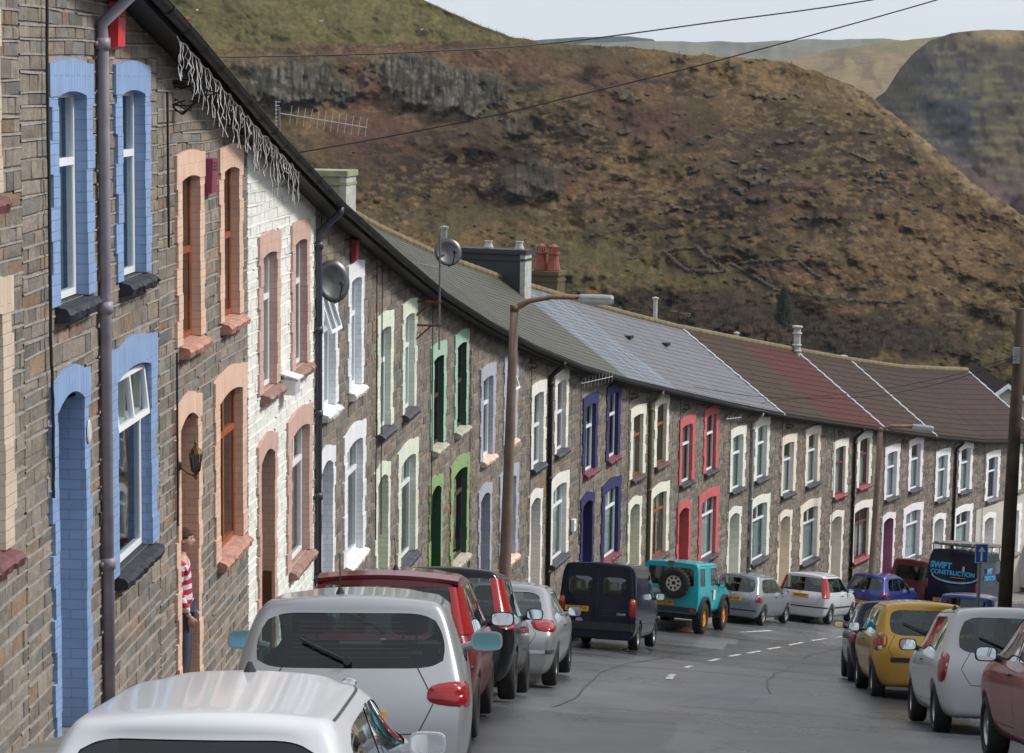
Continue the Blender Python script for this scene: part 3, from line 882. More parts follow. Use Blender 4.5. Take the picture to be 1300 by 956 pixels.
def asphalt():
    m, nt, out = newmat('worn_asphalt'); g = NG(nt); tc = g.n('ShaderNodeTexCoord')
    n = g.noise(tc.outputs['Object'], .7, 8, .6); n2 = g.noise(tc.outputs['Object'], 60, 4, .7); n3 = g.noise(tc.outputs['Object'], .22, 6, .6)
    c = g.ramp(n, [(.3, (.052, .055, .062)), (.7, (.112, .118, .130))])
    c = g.mix(g.ramp(n2, [(.35, 0.0), (.75, .4)]), c, (.15, .15, .15))
    # repaired patches and cracks
    v = g.n('ShaderNodeTexVoronoi'); v.feature = 'DISTANCE_TO_EDGE'; v.inputs['Scale'].default_value = .28; 
    nz = g.n('ShaderNodeTexNoise'); nz.inputs['Scale'].default_value = 1.2; g.l(tc.outputs['Object'], nz.inputs['Vector'])
    ad = g.n('ShaderNodeVectorMath'); ad.operation = 'MULTIPLY_ADD'; g.l(nz.outputs['Color'], ad.inputs[0]); ad.inputs[1].default_value = (.9, .9, .9); g.l(tc.outputs['Object'], ad.inputs[2])
    g.l(ad.outputs[0], v.inputs['Vector'])
    c = g.mix(g.ramp(v.outputs['Distance'], [(.0, .75), (.012, 0.0)]), c, (.02, .02, .02))
    v2 = g.n('ShaderNodeTexVoronoi'); v2.distance = 'CHEBYCHEV'; v2.inputs['Scale'].default_value = .30; v2.inputs['Randomness'].default_value = .85; mp2 = g.n('ShaderNodeMapping'); mp2.inputs['Scale'].default_value = (1, .55, 0); mp2.inputs['Rotation'].default_value = (0, 0, .25)
    g.l(tc.outputs['Object'], mp2.inputs[0]); g.l(mp2.outputs[0], v2.inputs['Vector']); s3 = g.n('ShaderNodeSeparateColor'); g.l(v2.outputs['Color'], s3.inputs[0])
    c = g.mix(1.0, c, g.ramp(s3.outputs[0], [(.0, .5), (.16, .55), (.17, .95), (.80, 1.02), (.81, 1.35)]), 'MULTIPLY')
    n6 = g.noise(tc.outputs['Object'], 1.9, 5, .6); c = g.mix(g.ramp(n6, [(.66, 0.0), (.74, .6)]), c, (.018, .018, .02))
    b = g.n('ShaderNodeTexBrick'); mp = g.n('ShaderNodeMapping'); mp.inputs['Rotation'].default_value = (0, 0, .35); g.l(tc.outputs['Object'], mp.inputs[0]); g.l(mp.outputs[0], b.inputs['Vector'])
    b.inputs['Scale'].default_value = 1; b.inputs['Brick Width'].default_value = 7.3; b.inputs['Row Height'].default_value = 2.9; b.inputs['Mortar Size'].default_value = .018; b.offset = .37
    b.inputs['Color1'].default_value = (.86, .86, .88, 1); b.inputs['Color2'].default_value = (1.12, 1.12, 1.1, 1); b.inputs['Mortar'].default_value = (.45, .45, .45, 1)
    c = g.mix(.8, c, b.outputs['Color'], 'MULTIPLY')
    p = g.n('ShaderNodeBsdfPrincipled'); g.l(c, p.inputs['Base Color'])
    g.l(g.ramp(n3, [(.35, .22), (.65, .45)]), p.inputs['Roughness'])
    g.l(g.bump(n2, .5, .006), p.inputs['Normal']); g.l(p.outputs[0], out.inputs[0]); return m
def slabs():
    m, nt, out = newmat('pavement_slabs'); g = NG(nt); uv = g.n('ShaderNodeTexCoord')
    n = g.noise(uv.outputs['Object'], 1.5, 8, .65)
    c = g.ramp(n, [(.3, (.12, .115, .11)), (.7, (.2, .195, .185))])
    p = g.n('ShaderNodeBsdfPrincipled'); g.l(c, p.inputs['Base Color']); p.inputs['Roughness'].default_value = .75
    g.l(g.bump(g.noise(uv.outputs['Object'], 40, 4), .4, .005), p.inputs['Normal']); g.l(p.outputs[0], out.inputs[0]); return m
ASPH = asphalt(); SLAB = slabs()
KERB = plain('kerb_stone', (.22, .21, .2), .8, var=.25)

def strip(name, d0, d1, h, mat, s0=-8, s1=36, nd=2, ds=.2, kind='structure', name_cat=None):
    S = np.arange(s0, s1 + ds / 2, ds); Dd = np.linspace(d0, d1, nd)
    P = np.zeros((len(S), nd, 3))
    for a, s in enumerate(S):
        for b, d in enumerate(Dd):
            x, y = at(s, d); P[a, b] = (x, y, zr(s, d) + h)
    o = grid_mesh(name, P[:, ::-1], mat); tag(o, kind=kind); return o
RK = 9.5       # distance of the right kerb from the house fronts
strip('road', 1.42, RK, 0, ASPH, nd=12)
strip('pavement', -.05, 1.40, .12, SLAB, nd=4)
strip('pavement', RK + .14, RK + 2.1, .12, SLAB, nd=4)
def kerb(d0, d1):
    b = MB(); S = np.arange(-8, 36, .2)
    for s in S:
        n = 3
        q = [(d0, .0), (d0, .125), (d1, .125), (d1, .0)]
        za, zb_ = zr(s, d0), zr(s + .197, d0)
        A = [Vector((*at(s, d), za + h - (.05 if h == 0 else 0))) for d, h in q]; B = [Vector((*at(s + .197, d), zb_ + h - (.05 if h == 0 else 0))) for d, h in q]
        b.add(A + B, [(0, 1, 5, 4), (1, 2, 6, 5), (2, 3, 7, 6), (0, 3, 2, 1), (4, 5, 6, 7)])
    o = b.build('kerb', KERB); tag(o, kind='structure')
kerb(1.39, 1.53); kerb(RK - .0, RK + .145)

# ground sheet: under the street, falling away behind the houses to the valley floor
def ground():
    S = np.concatenate([np.arange(-60, -8, 4), np.arange(-8, 36, 1), np.arange(36, 330, 14)])
    Dd = np.array([-420, -300, -200, -120, -70, -40, -20, -12, -4, -.3, 4, 9, 13, 20, 34, 60, 110, 180, 300, 460.])
    P = np.zeros((len(S), len(Dd), 3))
    for a, s in enumerate(S):
        for b, d in enumerate(Dd):
            x, y = at(float(s), float(d)); z = float(zroad(s)) - .55
            k = min(1, max(0, (abs(d - 4) - 18) / 160)); k = k * k * (3 - 2 * k)
            low = -62 - .01 * abs(d)
            z = max(z, low - 2) * (1 - k) + min(low, max(z, low)) * k
            P[a, b] = (x, y, max(z, low - 1))
    G = plain('rough_grass', (.075, .075, .035), .95, var=.4, scale=.05, bump=.3)
    o = grid_mesh('ground', P[:, ::-1], G); tag(o, kind='structure')
    b = MB(); b.quad((-9000, -2500, -66), (9000, -2500, -66), (9000, 12000, -66), (-9000, 12000, -66))
    o2 = b.build('valley_floor', G); tag(o2, kind='structure')
ground()

# road markings
MARK = plain('worn_road_paint', (.55, .55, .52), .7, var=.2, scale=4, wear=((.13, .13, .13), .5))
def dash(s0, s1, d0, d1, w=.11, name='road_marking'):
    b = MB(); n = 6; L = []; Rr = []
    for k in range(n + 1):
        s = s0 + (s1 - s0) * k / n; d = d0 + (d1 - d0) * k / n; L.append((*at(s, d - w / 2), zr(s, d - w / 2) + .006)); Rr.append((*at(s, d + w / 2), zr(s, d + w / 2) + .006))
    for k in range(n): b.quad(L[k], Rr[k], Rr[k + 1], L[k + 1])
    o = b.build(name, MARK); tag(o, kind='structure'); return o

# ---- hills
def hill_mat(name, bumpk=.6, scale=.25):
    m, nt, out = newmat(name); g = NG(nt)
    at_ = g.n('ShaderNodeAttribute'); at_.attribute_name = 'Col'; tc = g.n('ShaderNodeTexCoord')
    n = g.noise(tc.outputs['Object'], scale, 10, .7); n2 = g.noise(tc.outputs['Object'], scale * 6, 8, .75)
    c = g.mix(1.0, at_.outputs['Color'], g.ramp(n, [(.3, .80), (.7, 1.20)]), 'MULTIPLY')
    c = g.mix(1.0, c, g.ramp(n2, [(.32, .66), (.68, 1.36)]), 'MULTIPLY')
    p = g.n('ShaderNodeBsdfPrincipled'); g.l(c, p.inputs['Base Color']); p.inputs['Roughness'].default_value = .95
    p.inputs['Specular IOR Level'].default_value = .1
    g.l(g.bump(g.math('ADD', n, g.math('MULTIPLY', n2, .4)), bumpk, 1.2), p.inputs['Normal'])
    g.l(p.outputs[0], out.inputs[0]); return m

def smooth01(x): x = np.clip(x, 0, 1); return x * x * (3 - 2 * x)
def ell(px, py, cx, cy, rx, ry, soft=.35, rot=0, nz=None):
    c, s = math.cos(rot), math.sin(rot); dx = px - cx; dy = py - cy
    r = np.sqrt(((dx * c + dy * s) / rx) ** 2 + ((-dx * s + dy * c) / ry) ** 2)
    if nz is not None: r = r + nz
    return smooth01((1 + soft - r) / (2 * soft))

def pix_to_dir(PX, PY):
    v = np.array(F)[None, None, :] + np.array(R2)[None, None, :] * ((PX - 650) / FPX)[..., None] - np.array(U2)[None, None, :] * ((PY - 433.5) / FPX)[..., None]
    return v

def near_hill():
    cx = np.array([-500, 0, 300, 420, 500, 540, 560, 600, 650, 700, 790, 850, 930, 970, 1000, 1050, 1100, 1140, 1190, 1230, 1270, 1300, 1400, 1500, 1750.])
    cy = np.array([-160, -120, -70, -45, -20, 0, 10, 28, 47, 55, 58, 66, 72, 76, 80, 95, 118, 150, 190, 228, 252, 278, 350, 430, 560.])
    NX, NY = 1500, 420
    pxs = np.linspace(-450, 1700, NX)
    crest = np.interp(pxs, cx, cy)
    crest = crest + (fbm(pxs / 14, pxs * 0 + 3, 4, 5) - .5) * np.where(pxs < 640, 3, 6) 
    T = np.linspace(0, 1, NY) ** 1.0
    base = 600 + 0 * pxs
    PX = np.repeat(pxs[None, :], NY, 0)
    PY = base[None, :] + (crest - base)[None, :] * T[:, None]
    # forward distance: foot 330 m, crest 700 m; bulges and hollows
    n1 = fbm(PX / 160 + 3, PY / 120, 5, 11); n2 = fbm(PX / 34, PY / 26, 5, 23); n3 = fbm(PX / 9, PY / 7, 4, 31)
    h = (base[None, :] - PY) / 560.0
    D = 330 + 300 * np.clip(h, 0, 1.3) ** 1.25 + 150 * np.clip(h - .62, 0, 1) ** 1.2
    flank = np.clip((PX - 900) / 500, 0, 1.6)
    D = D + flank * 90 * np.clip(h, 0, 1) + 60 * np.clip((420 - PX) / 800, 0, 1)
    D += (n1 - .5) * 70 * np.clip(h * 3, 0.2, 1) + (n2 - .5) * 15 + (n3 - .5) * 3.5
    # quarry faces: steeper rock, blocky
    nzr = (fbm(PX / 20, PY / 20, 4, 77) - .5) * 1.1
    rk = np.maximum.reduce([ell(PX, PY, 372, 105, 78, 27, .25, .10, nzr), ell(PX, PY, 560, 112, 92, 32, .22, .16, nzr), ell(PX, PY, 668, 228, 40, 22, .3, 0, nzr) * .7,
                            ell(PX, PY, 655, 160, 20, 18, .3, 0, nzr) * .6])
    rocky = fbm(PX / 5, PY / 16, 4, 41)
    D = D - rk * 12 + rk * (rocky - .5) * 7
    # greyish outcrops
    out = smooth01((fbm(PX / 22, PY / 12, 5, 91) - .66) / .06) * ell(PX, PY, 940, 190, 230, 120, .4)
    D = D - out * 3 + out * (rocky - .5) * 6
    gul = ell(PX, PY, 470, 165, 60, 60, .5, .9) * 1
    D = D + gul * 8
    V = pix_to_dir(PX, PY); P = V * (D / V[..., 1])[..., None]
    # ---- vegetation colours, with the ridge light painted in
    def C(r, g, b): return np.array(lin((r, g, b)))
    col = np.zeros(PX.shape + (3,)) + C(110, 95, 72)
    def lay(mask, c): 
        nonlocal col
        col = col * (1 - mask[..., None]) + np.array(c) * mask[..., None]
    w = fbm(PX / 90, PY / 45, 6, 51); w2 = fbm(PX / 40, PY / 18, 6, 61); w3 = fbm(PX / 12, PY / 7, 5, 71); w4 = fbm(PX / 5, PY / 3.2, 4, 81)
    lay(smooth01((w - .48) / .12) * .8, C(84, 70, 46))
    lay(smooth01((w2 - .52) / .1) * .8, C(134, 112, 78))
    lay(smooth01((fbm(PX / 60, PY / 30, 5, 99) - .52) / .1) * .6, C(98, 88, 50))
    dk = np.maximum.reduce([ell(PX, PY, 560, 205, 130, 50, .5, .1), ell(PX, PY, 690, 205, 60, 60, .6), ell(PX, PY, 800, 165, 120, 30, .6), ell(PX, PY, 940, 290, 190, 70, .6, .2), ell(PX, PY, 1050, 230, 120, 80, .6, .5)])
    lay(dk * smooth01((w2 - .38) / .14) * .85, C(66, 53, 38))
    # bracken and heather
    for (x, y, rx, ry, s, k) in ((480, 150, 60, 62, .5, .8), (560, 70, 330, 16, .4, .6), (720, 232, 50, 34, .5, .75), (830, 160, 55, 26, .5, .6), (1000, 345, 90, 16, .5, .8), (930, 250, 110, 40, .6, .35), (1160, 265, 90, 40, .7, .35), (1200, 330, 110, 30, .7, .3), (560, 195, 110, 40, .6, .35)):
        lay(ell(PX, PY, x, y, rx, ry, s, .15, (w2 - .5) * 1.6) * k, C(120, 88, 74))
    # grass in the hollow and on the terraces
    for (x, y, rx, ry, k) in ((700, 335, 190, 46, .95), (850, 325, 150, 34, .8), (500, 265, 90, 30, .4), (700, 215, 60, 12, .6), (640, 150, 40, 9, .6), (900, 360, 200, 14, .4), (1280, 440, 200, 30, .65)):
        lay(ell(PX, PY, x, y, rx, ry, .6, .08, (w2 - .5) * 1.6) * k * smooth01((w3 - .3) / .25), C(106, 102, 66))
    for (x, y, rx, ry, k) in ((830, 235, 90, 35, .7), (950, 90, 120, 20, .8), (820, 270, 140, 20, .5), (1110, 300, 140, 70, .5), (1190, 350, 120, 60, .45), (560, 175, 60, 14, .5)):
        lay(ell(PX, PY, x, y, rx, ry, .6, .25, (w2 - .5) * 1.8) * k * smooth01((w3 - .32) / .25), C(150, 128, 90))
    # light along the spur crest, painted in as a pale band
    dr = (PY - np.interp(PX, pxs, crest))
    lay(smooth01((26 - dr) / 22) * smooth01((PX - 1040) / 60) * smooth01((w3 - .3) / .2) * .85, C(172, 152, 118))
    lay(smooth01((12 - dr) / 12) * smooth01((PX - 760) / 60) * smooth01((1060 - PX) / 60) * .7, C(142, 122, 84))
    # rock faces
    rc = C(110, 108, 100) * 1.0
    lay(rk, rc); vs = fbm(PX / 3.5, PY / 22, 4, 43)
    lay(rk * smooth01((vs - .5) / .08) * .8, C(44, 39, 33)); lay(rk * smooth01((rocky - .62) / .06) * .6, C(158, 156, 148))
    lay(rk * smooth01((fbm(PX / 16, PY / 9, 4, 47) - .56) / .06) * .8, C(62, 66, 40))
    lay(out * .7, C(118, 114, 104))
    # scattered stones and dark gorse tufts
    st = smooth01((fbm(PX / 3.2, PY / 2.4, 2, 131) - .87) / .04) * ell(PX, PY, 1020, 250, 260, 130, .4); lay(st, C(176, 170, 156))
    gz = smooth01((fbm(PX / 13, PY / 6.5, 3, 141) - .66) / .05) * smooth01((PY - 150) / 60); lay(gz * .6, C(66, 55, 40))
    gz2 = smooth01((fbm(PX / 24, PY / 11, 4, 142) - .60) / .05) * smooth01((PX - 1040) / 60) * smooth01((PY - 330) / 30); lay(gz2 * .7, C(56, 48, 36))
    # winter woodland at the foot
    wd = np.maximum.reduce([ell(PX, PY, 960, 418, 190, 34, .25, .10, (w2 - .5) * .9), ell(PX, PY, 880, 395, 120, 26, .3, .05, (w2 - .5)), ell(PX, PY, 1130, 425, 90, 24, .4, .1, (w2 - .5)), ell(PX, PY, 640, 375, 70, 20, .5, 0, (w2 - .5))])
    lay(wd * .97, C(40, 33, 28)); lay(wd * smooth01((w3 - .5) / .1) * .5, C(74, 58, 52)); lay(wd * smooth01((w4 - .55) / .08) * .5, C(60, 66, 40))
    # the enclosed green pasture above the bracken line
    fl = np.interp(PX, [-500, 200, 260, 420, 560, 640, 680, 760, 900], [70, 66, 64, 56, 55, 56, 62, 64, 50]) + (fbm(PX / 10, PX * 0, 4, 7) - .5) * 8
    green = smooth01((fl - PY) / 3.5) * smooth01((860 - PX) / 60)
    gcol = C(122, 118, 76) * (.85 + .3 * fbm(PX / 70, PY / 10, 5, 17))[..., None]
    col = col * (1 - green[..., None]) + gcol * green[..., None]
    gr2 = smooth01((fl - PY) / 3.5) * smooth01((46 - PY) / 10) * smooth01((PX - 540) / 40) * 0
    # darker tracks / broken wall on the boundary
    lay(smooth01((2.2 - np.abs(PY - fl - 2)) / 1.5) * smooth01((w4 - .45) / .1) * .7, C(70, 62, 44))
    for (x0, y0, x1, y1) in ((540, 2, 640, 46), (240, 20, 560, 40)):
        pass
    lay(smooth01((2.0 - np.abs(PY - crest[None, :] - 3)) / 1.5) * smooth01((PX - 540) / 20) * smooth01((660 - PX) / 20), C(82, 74, 50))
    w5 = fbm(PX / 2.6, PY / 2.2, 2, 171)
    hb = smooth01((fbm(PX / 20, PY / 8, 5, 181) - .57) / .03) * np.maximum.reduce([ell(PX, PY, 840, 275, 150, 45, .4, .15), ell(PX, PY, 560, 215, 130, 50, .4), ell(PX, PY, 760, 120, 140, 30, .4), ell(PX, PY, 1200, 400, 160, 40, .5), ell(PX, PY, 1000, 230, 150, 70, .5)])
    lay(hb * (1 - green) * .8, C(58, 46, 36))
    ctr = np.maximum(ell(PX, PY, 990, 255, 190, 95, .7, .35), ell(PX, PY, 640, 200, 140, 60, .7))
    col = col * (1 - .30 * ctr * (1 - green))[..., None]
    pale = smooth01((fbm(PX / 9, PY / 3.5, 4, 191) - .58) / .05) * smooth01((w - .42) / .1) * (1 - green) * (1 - rk) * (1 - wd); lay(pale * .55, C(150, 130, 98))
    col *= ((.62 + .76 * w4) * (.70 + .6 * w5))[..., None] * np.array([.55, .505, .47]); col = np.clip(col, .005, .8)
    # carry the land over the crest and down behind it
    extra = []; ecol = []
    for k, (dd, dz) in enumerate(((12, -.6), (40, -3), (110, -12), (260, -40), (420, -80))):
        Q = P[-1].copy(); Q[:, 1] += dd; Q[:, 0] *= (Q[:, 1]) / (Q[:, 1] - dd); Q[:, 2] += dz; extra.append(Q); ecol.append(col[-1])
    P = np.concatenate([P, np.array(extra)]); col = np.concatenate([col, np.array(ecol)])
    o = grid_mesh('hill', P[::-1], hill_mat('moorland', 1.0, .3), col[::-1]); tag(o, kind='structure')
    return pxs, crest, P
NHX, NHC, NHP = near_hill()
def hill_point(px, py):
    """world point of the near hillside seen at a photograph pixel"""
    k = int(np.argmin(np.abs(NHX - px))); v = ray(px, py); e = v.z / v.y
    colP = NHP[:420, k]; el = colP[:, 2] / colP[:, 1]
    j = int(np.argmin(np.abs(el - e))); return Vector(colP[j])

def far_hill(name, cx, cy, bottom, D0, D1, base, seedv, bump=1.0, sc=.1, NX=420, NY=90, flankcol=None, scr=None, rough_=14):
    pxs = np.linspace(min(cx), max(cx), NX); crest = np.interp(pxs, cx, cy) + (fbm(pxs / 24, pxs * 0, 4, seedv) - .5) * 2.5
    T = np.linspace(0, 1, NY); PX = np.repeat(pxs[None], NY, 0); PY = bottom + (crest - bottom)[None] * T[:, None]
    n1 = fbm(PX / 70, PY / 50, 5, seedv + 1); n2 = fbm(PX / 14, PY / 12, 5, seedv + 2)
    D = D0 + (D1 - D0) * T[:, None] ** 1.2 + (n1 - .5) * rough_ * 8 + (n2 - .5) * rough_
    V = pix_to_dir(PX, PY); P = V * (D / V[..., 1])[..., None]
    base = [[v * (.66 if name == 'right_hill' else .86) for v in c] for c in base]; col = np.zeros(PX.shape + (3,)) + np.array(lin(base[0]))
    m = smooth01((fbm(PX / 60, PY / 18, 6, seedv + 3) - .45) / .15)[..., None]; col = col * (1 - m) + np.array(lin(base[1])) * m
    m = smooth01((fbm(PX / 24, PY / 30, 6, seedv + 4) - .55) / .08)[..., None]; col = col * (1 - m * .8) + np.array(lin(base[2])) * m * .8
    if scr: col = scr(PX, PY, col)
    Q = []; 
    for dd, dz in ((40, -3), (200, -40), (500, -160)):
        q = P[-1].copy(); q[:, 0] *= (q[:, 1] + dd) / q[:, 1]; q[:, 1] += dd; q[:, 2] += dz; Q.append(q)
    P = np.concatenate([P, np.array(Q)]); col = np.concatenate([col, np.repeat(col[-1][None], 3, 0)])
    o = grid_mesh(name, P[::-1], hill_mat(name + '_cover', bump, sc), col[::-1]); tag(o, kind='structure'); return o

def scr_right(PX, PY, col):
    def C(r, g, b): return np.array(lin((r, g, b)))
    w = fbm(PX / 20, PY / 40, 5, 301); w2 = fbm(PX / 50, PY / 5, 5, 302)
    m = (ell(PX, PY, 1205, 150, 46, 75, .5, 0, (w - .5)) * .85)[..., None]; col = col * (1 - m) + C(46, 48, 54) * m
    m = (smooth01((w2 - .58) / .05) * .6 * ell(PX, PY, 1240, 200, 200, 120, .5))[..., None]; col = col * (1 - m) + C(92, 84, 56) * m
    m = (smooth01((fbm(PX / 60, PY / 2.2, 4, 303) - .62) / .03) * .5)[..., None]; col = col * (1 - m) + C(96, 88, 64) * m
    m = (ell(PX, PY, 1260, 265, 120, 45, .5, .3, (w - .5)) * .7)[..., None]; col = col * (1 - m) + C(84, 60, 62) * m
    m = (smooth01((62 - PY) / 14) * ell(PX, PY, 1290, 40, 60, 26, .5) * .8)[..., None]; col = col * (1 - m) + C(126, 108, 78) * m
    return col
far_hill('right_hill', [880, 920, 960, 1020, 1080, 1110, 1125, 1143, 1160, 1180, 1208, 1254, 1300, 1380, 1500, 1750], [190, 168, 150, 132, 136, 126, 115, 86, 67, 52, 42, 37, 38, 46, 60, 120],
         420, 900, 1500, ((86, 76, 58), (66, 58, 48), (100, 86, 66)), 210, .55, .12, scr=scr_right, rough_=14)
def scr_mid(PX, PY, col):
    m = smooth01((66 + (PX - 1000) * .0 - PY) / 10)[..., None]; return col * (1 - m * .7) + np.array(lin((112, 110, 66))) * m * .7
far_hill('moor', [900, 980, 1020, 1060, 1110, 1160, 1200, 1240, 1400], [104, 78, 70, 62, 56, 50, 46, 48, 60], 230, 1500, 2300, ((140, 120, 90), (118, 100, 78), (150, 132, 96)), 260, .8, .06, scr=scr_mid, NX=200, NY=60)
far_hill('far_ridge', [560, 700, 760, 820, 860, 900, 960, 1020, 1060, 1120, 1200, 1400], [70, 58, 54, 52, 53, 53, 53, 50, 50, 49, 56, 60], 220, 3300, 4600, ((116, 114, 98), (126, 118, 98), (104, 106, 94)), 280, .5, .03, NX=200, NY=50, rough_=30)
far_hill('wooded_ridge', [500, 640, 690, 730, 800, 830, 836, 860], [60, 54, 50, 47, 46, 50, 58, 66], 200, 4300, 4700, ((50, 66, 62), (44, 60, 58), (60, 74, 66)), 290, .5, .03, NX=160, NY=30, rough_=20)
# ================================================================== VEHICLES
TYRE = plain('tyre_rubber', (.018, .018, .018), .85, var=.3)
RIMM = plain('alloy_rim', (.42, .43, .45), .32, .85, var=.15)
STEELR = plain('steel_rim_dark', (.09, .09, .095), .5, .6)
BLKP = plain('black_bumper_plastic', (.022, .022, .024), .5, var=.25, scale=8)
CABIN = plain('cabin_trim', (.028, .029, .032), .9, bump=0)
SEATM = plain('seat_fabric', (.045, .047, .052), .95)
CGLASS = glass_mat('car_glass', (.42, .52, .5), 1.5)
CGLASSD = glass_mat('car_glass_dark', (.16, .18, .18), 1.4)
CGLASSN = glass_mat('car_glass_near', (.5, .6, .58), 1.1)
MIRG = plain('mirror_glass_blue', (.30, .62, .90), .04, 1.0, var=0, bump=0)
MIRS = plain('mirror_glass', (.75, .8, .82), .04, 1.0, var=0, bump=0)
CHROME = plain('chrome', (.75, .76, .78), .12, 1.0, var=.05, bump=0)
def lamp_mat(name, col):
    k = ('lamp', name)
    if k in MC: return MC[k]
    m, nt, out = newmat(name); g = NG(nt); tc = g.n('ShaderNodeTexCoord')
    wv = g.n('ShaderNodeTexWave'); wv.inputs['Scale'].default_value = 12; wv.bands_direction = 'Z'; g.l(tc.outputs['Object'], wv.inputs[0])
    c = g.mix(g.ramp(wv.outputs[0], [(.3, 0.0), (.7, .35)]), col, tuple(v * .55 for v in col))
    p = g.n('ShaderNodeBsdfPrincipled'); g.l(c, p.inputs['Base Color']); p.inputs['Roughness'].default_value = .15
    p.inputs['Coat Weight'].default_value = .4; p.inputs['Coat Roughness'].default_value = .06
    g.l(p.outputs[0], out.inputs[0]); MC[k] = m; return m
LRED = lamp_mat('red_lens', (.30, .008, .012)); LORG = lamp_mat('amber_lens', (.62, .16, .02)); LWHT = lamp_mat('clear_lens', (.6, .6, .6)); LDRK = lamp_mat('dark_red_lens', (.28, .012, .02))
PLATE = plain('yellow_plate', lin((226, 168, 34)), .4, var=.04, bump=0)
PLTXT = plain('plate_lettering', (.01, .01, .01), .5, bump=0)
WHTP = plain('white_sticker', (.7, .7, .7), .5, bump=0)

def text_mesh(s, size, mat, M, parent, name='lettering', ext=.002, align='CENTER', shear=0, sx=1, bold=0):
    cu = bpy.data.curves.new(name, 'FONT'); cu.body = s; cu.size = size; cu.align_x = align; cu.align_y = 'CENTER'; cu.extrude = ext; cu.shear = shear; cu.offset = bold; cu.resolution_u = 3
    to = bpy.data.objects.new('tmp', cu); COL.objects.link(to)
    dg = bpy.context.evaluated_depsgraph_get(); me = bpy.data.meshes.new_from_object(to.evaluated_get(dg))
    bpy.data.objects.remove(to); me.transform(M @ Matrix.Diagonal((sx, 1, 1, 1))); me.materials.clear(); me.materials.append(mat); me.name = name
    o = bpy.data.objects.new(name, me); COL.objects.link(o); o.parent = parent; return o

# rows: 0 underside, 1 sill, 2 bumper top, 3 shoulder, 4 belt line, 5 window top, 6 roof edge
BASE = dict(
 L=3.85, W=1.66, H=1.44,
 z=[.20, .30, .56, .80, .93, 1.34, 1.41],
 hw=[.84, .95, .995, 1.0, .93, .76, .68],
 # forward position of every station, per row group: low (0-3), belt (4), top (5,6)
 yl=[.02, .30, .78, 1.62, 2.42, 2.98, 3.48, 3.85],
 yb=[.12, .38, .86, 1.62, 2.46, 2.96, 3.46, 3.80],
 yt=[.40, .60, 1.02, 1.62, 2.12, 2.90, 3.42, 3.74],
 hood=[(.94, .97, .99), (.86, .89, .905), (.60, .66, .70)],      # belt/top heights at stations 5,6,7
 hwh=[.80, .72],
 rear_w=.93, nose_w=.86, bulge=.10, crown=.045,
 xm=[-1, -.88, -.46, 0, .46, .88, 1],
 glass_side=[(1, 2), (2, 3), (3, 4), (4, 5)], rear_glass=True, bumper='paint', low='paint', pillar_lamp=None,
 wheel_r=.29, axles=(.62, 3.10), wr=.20)

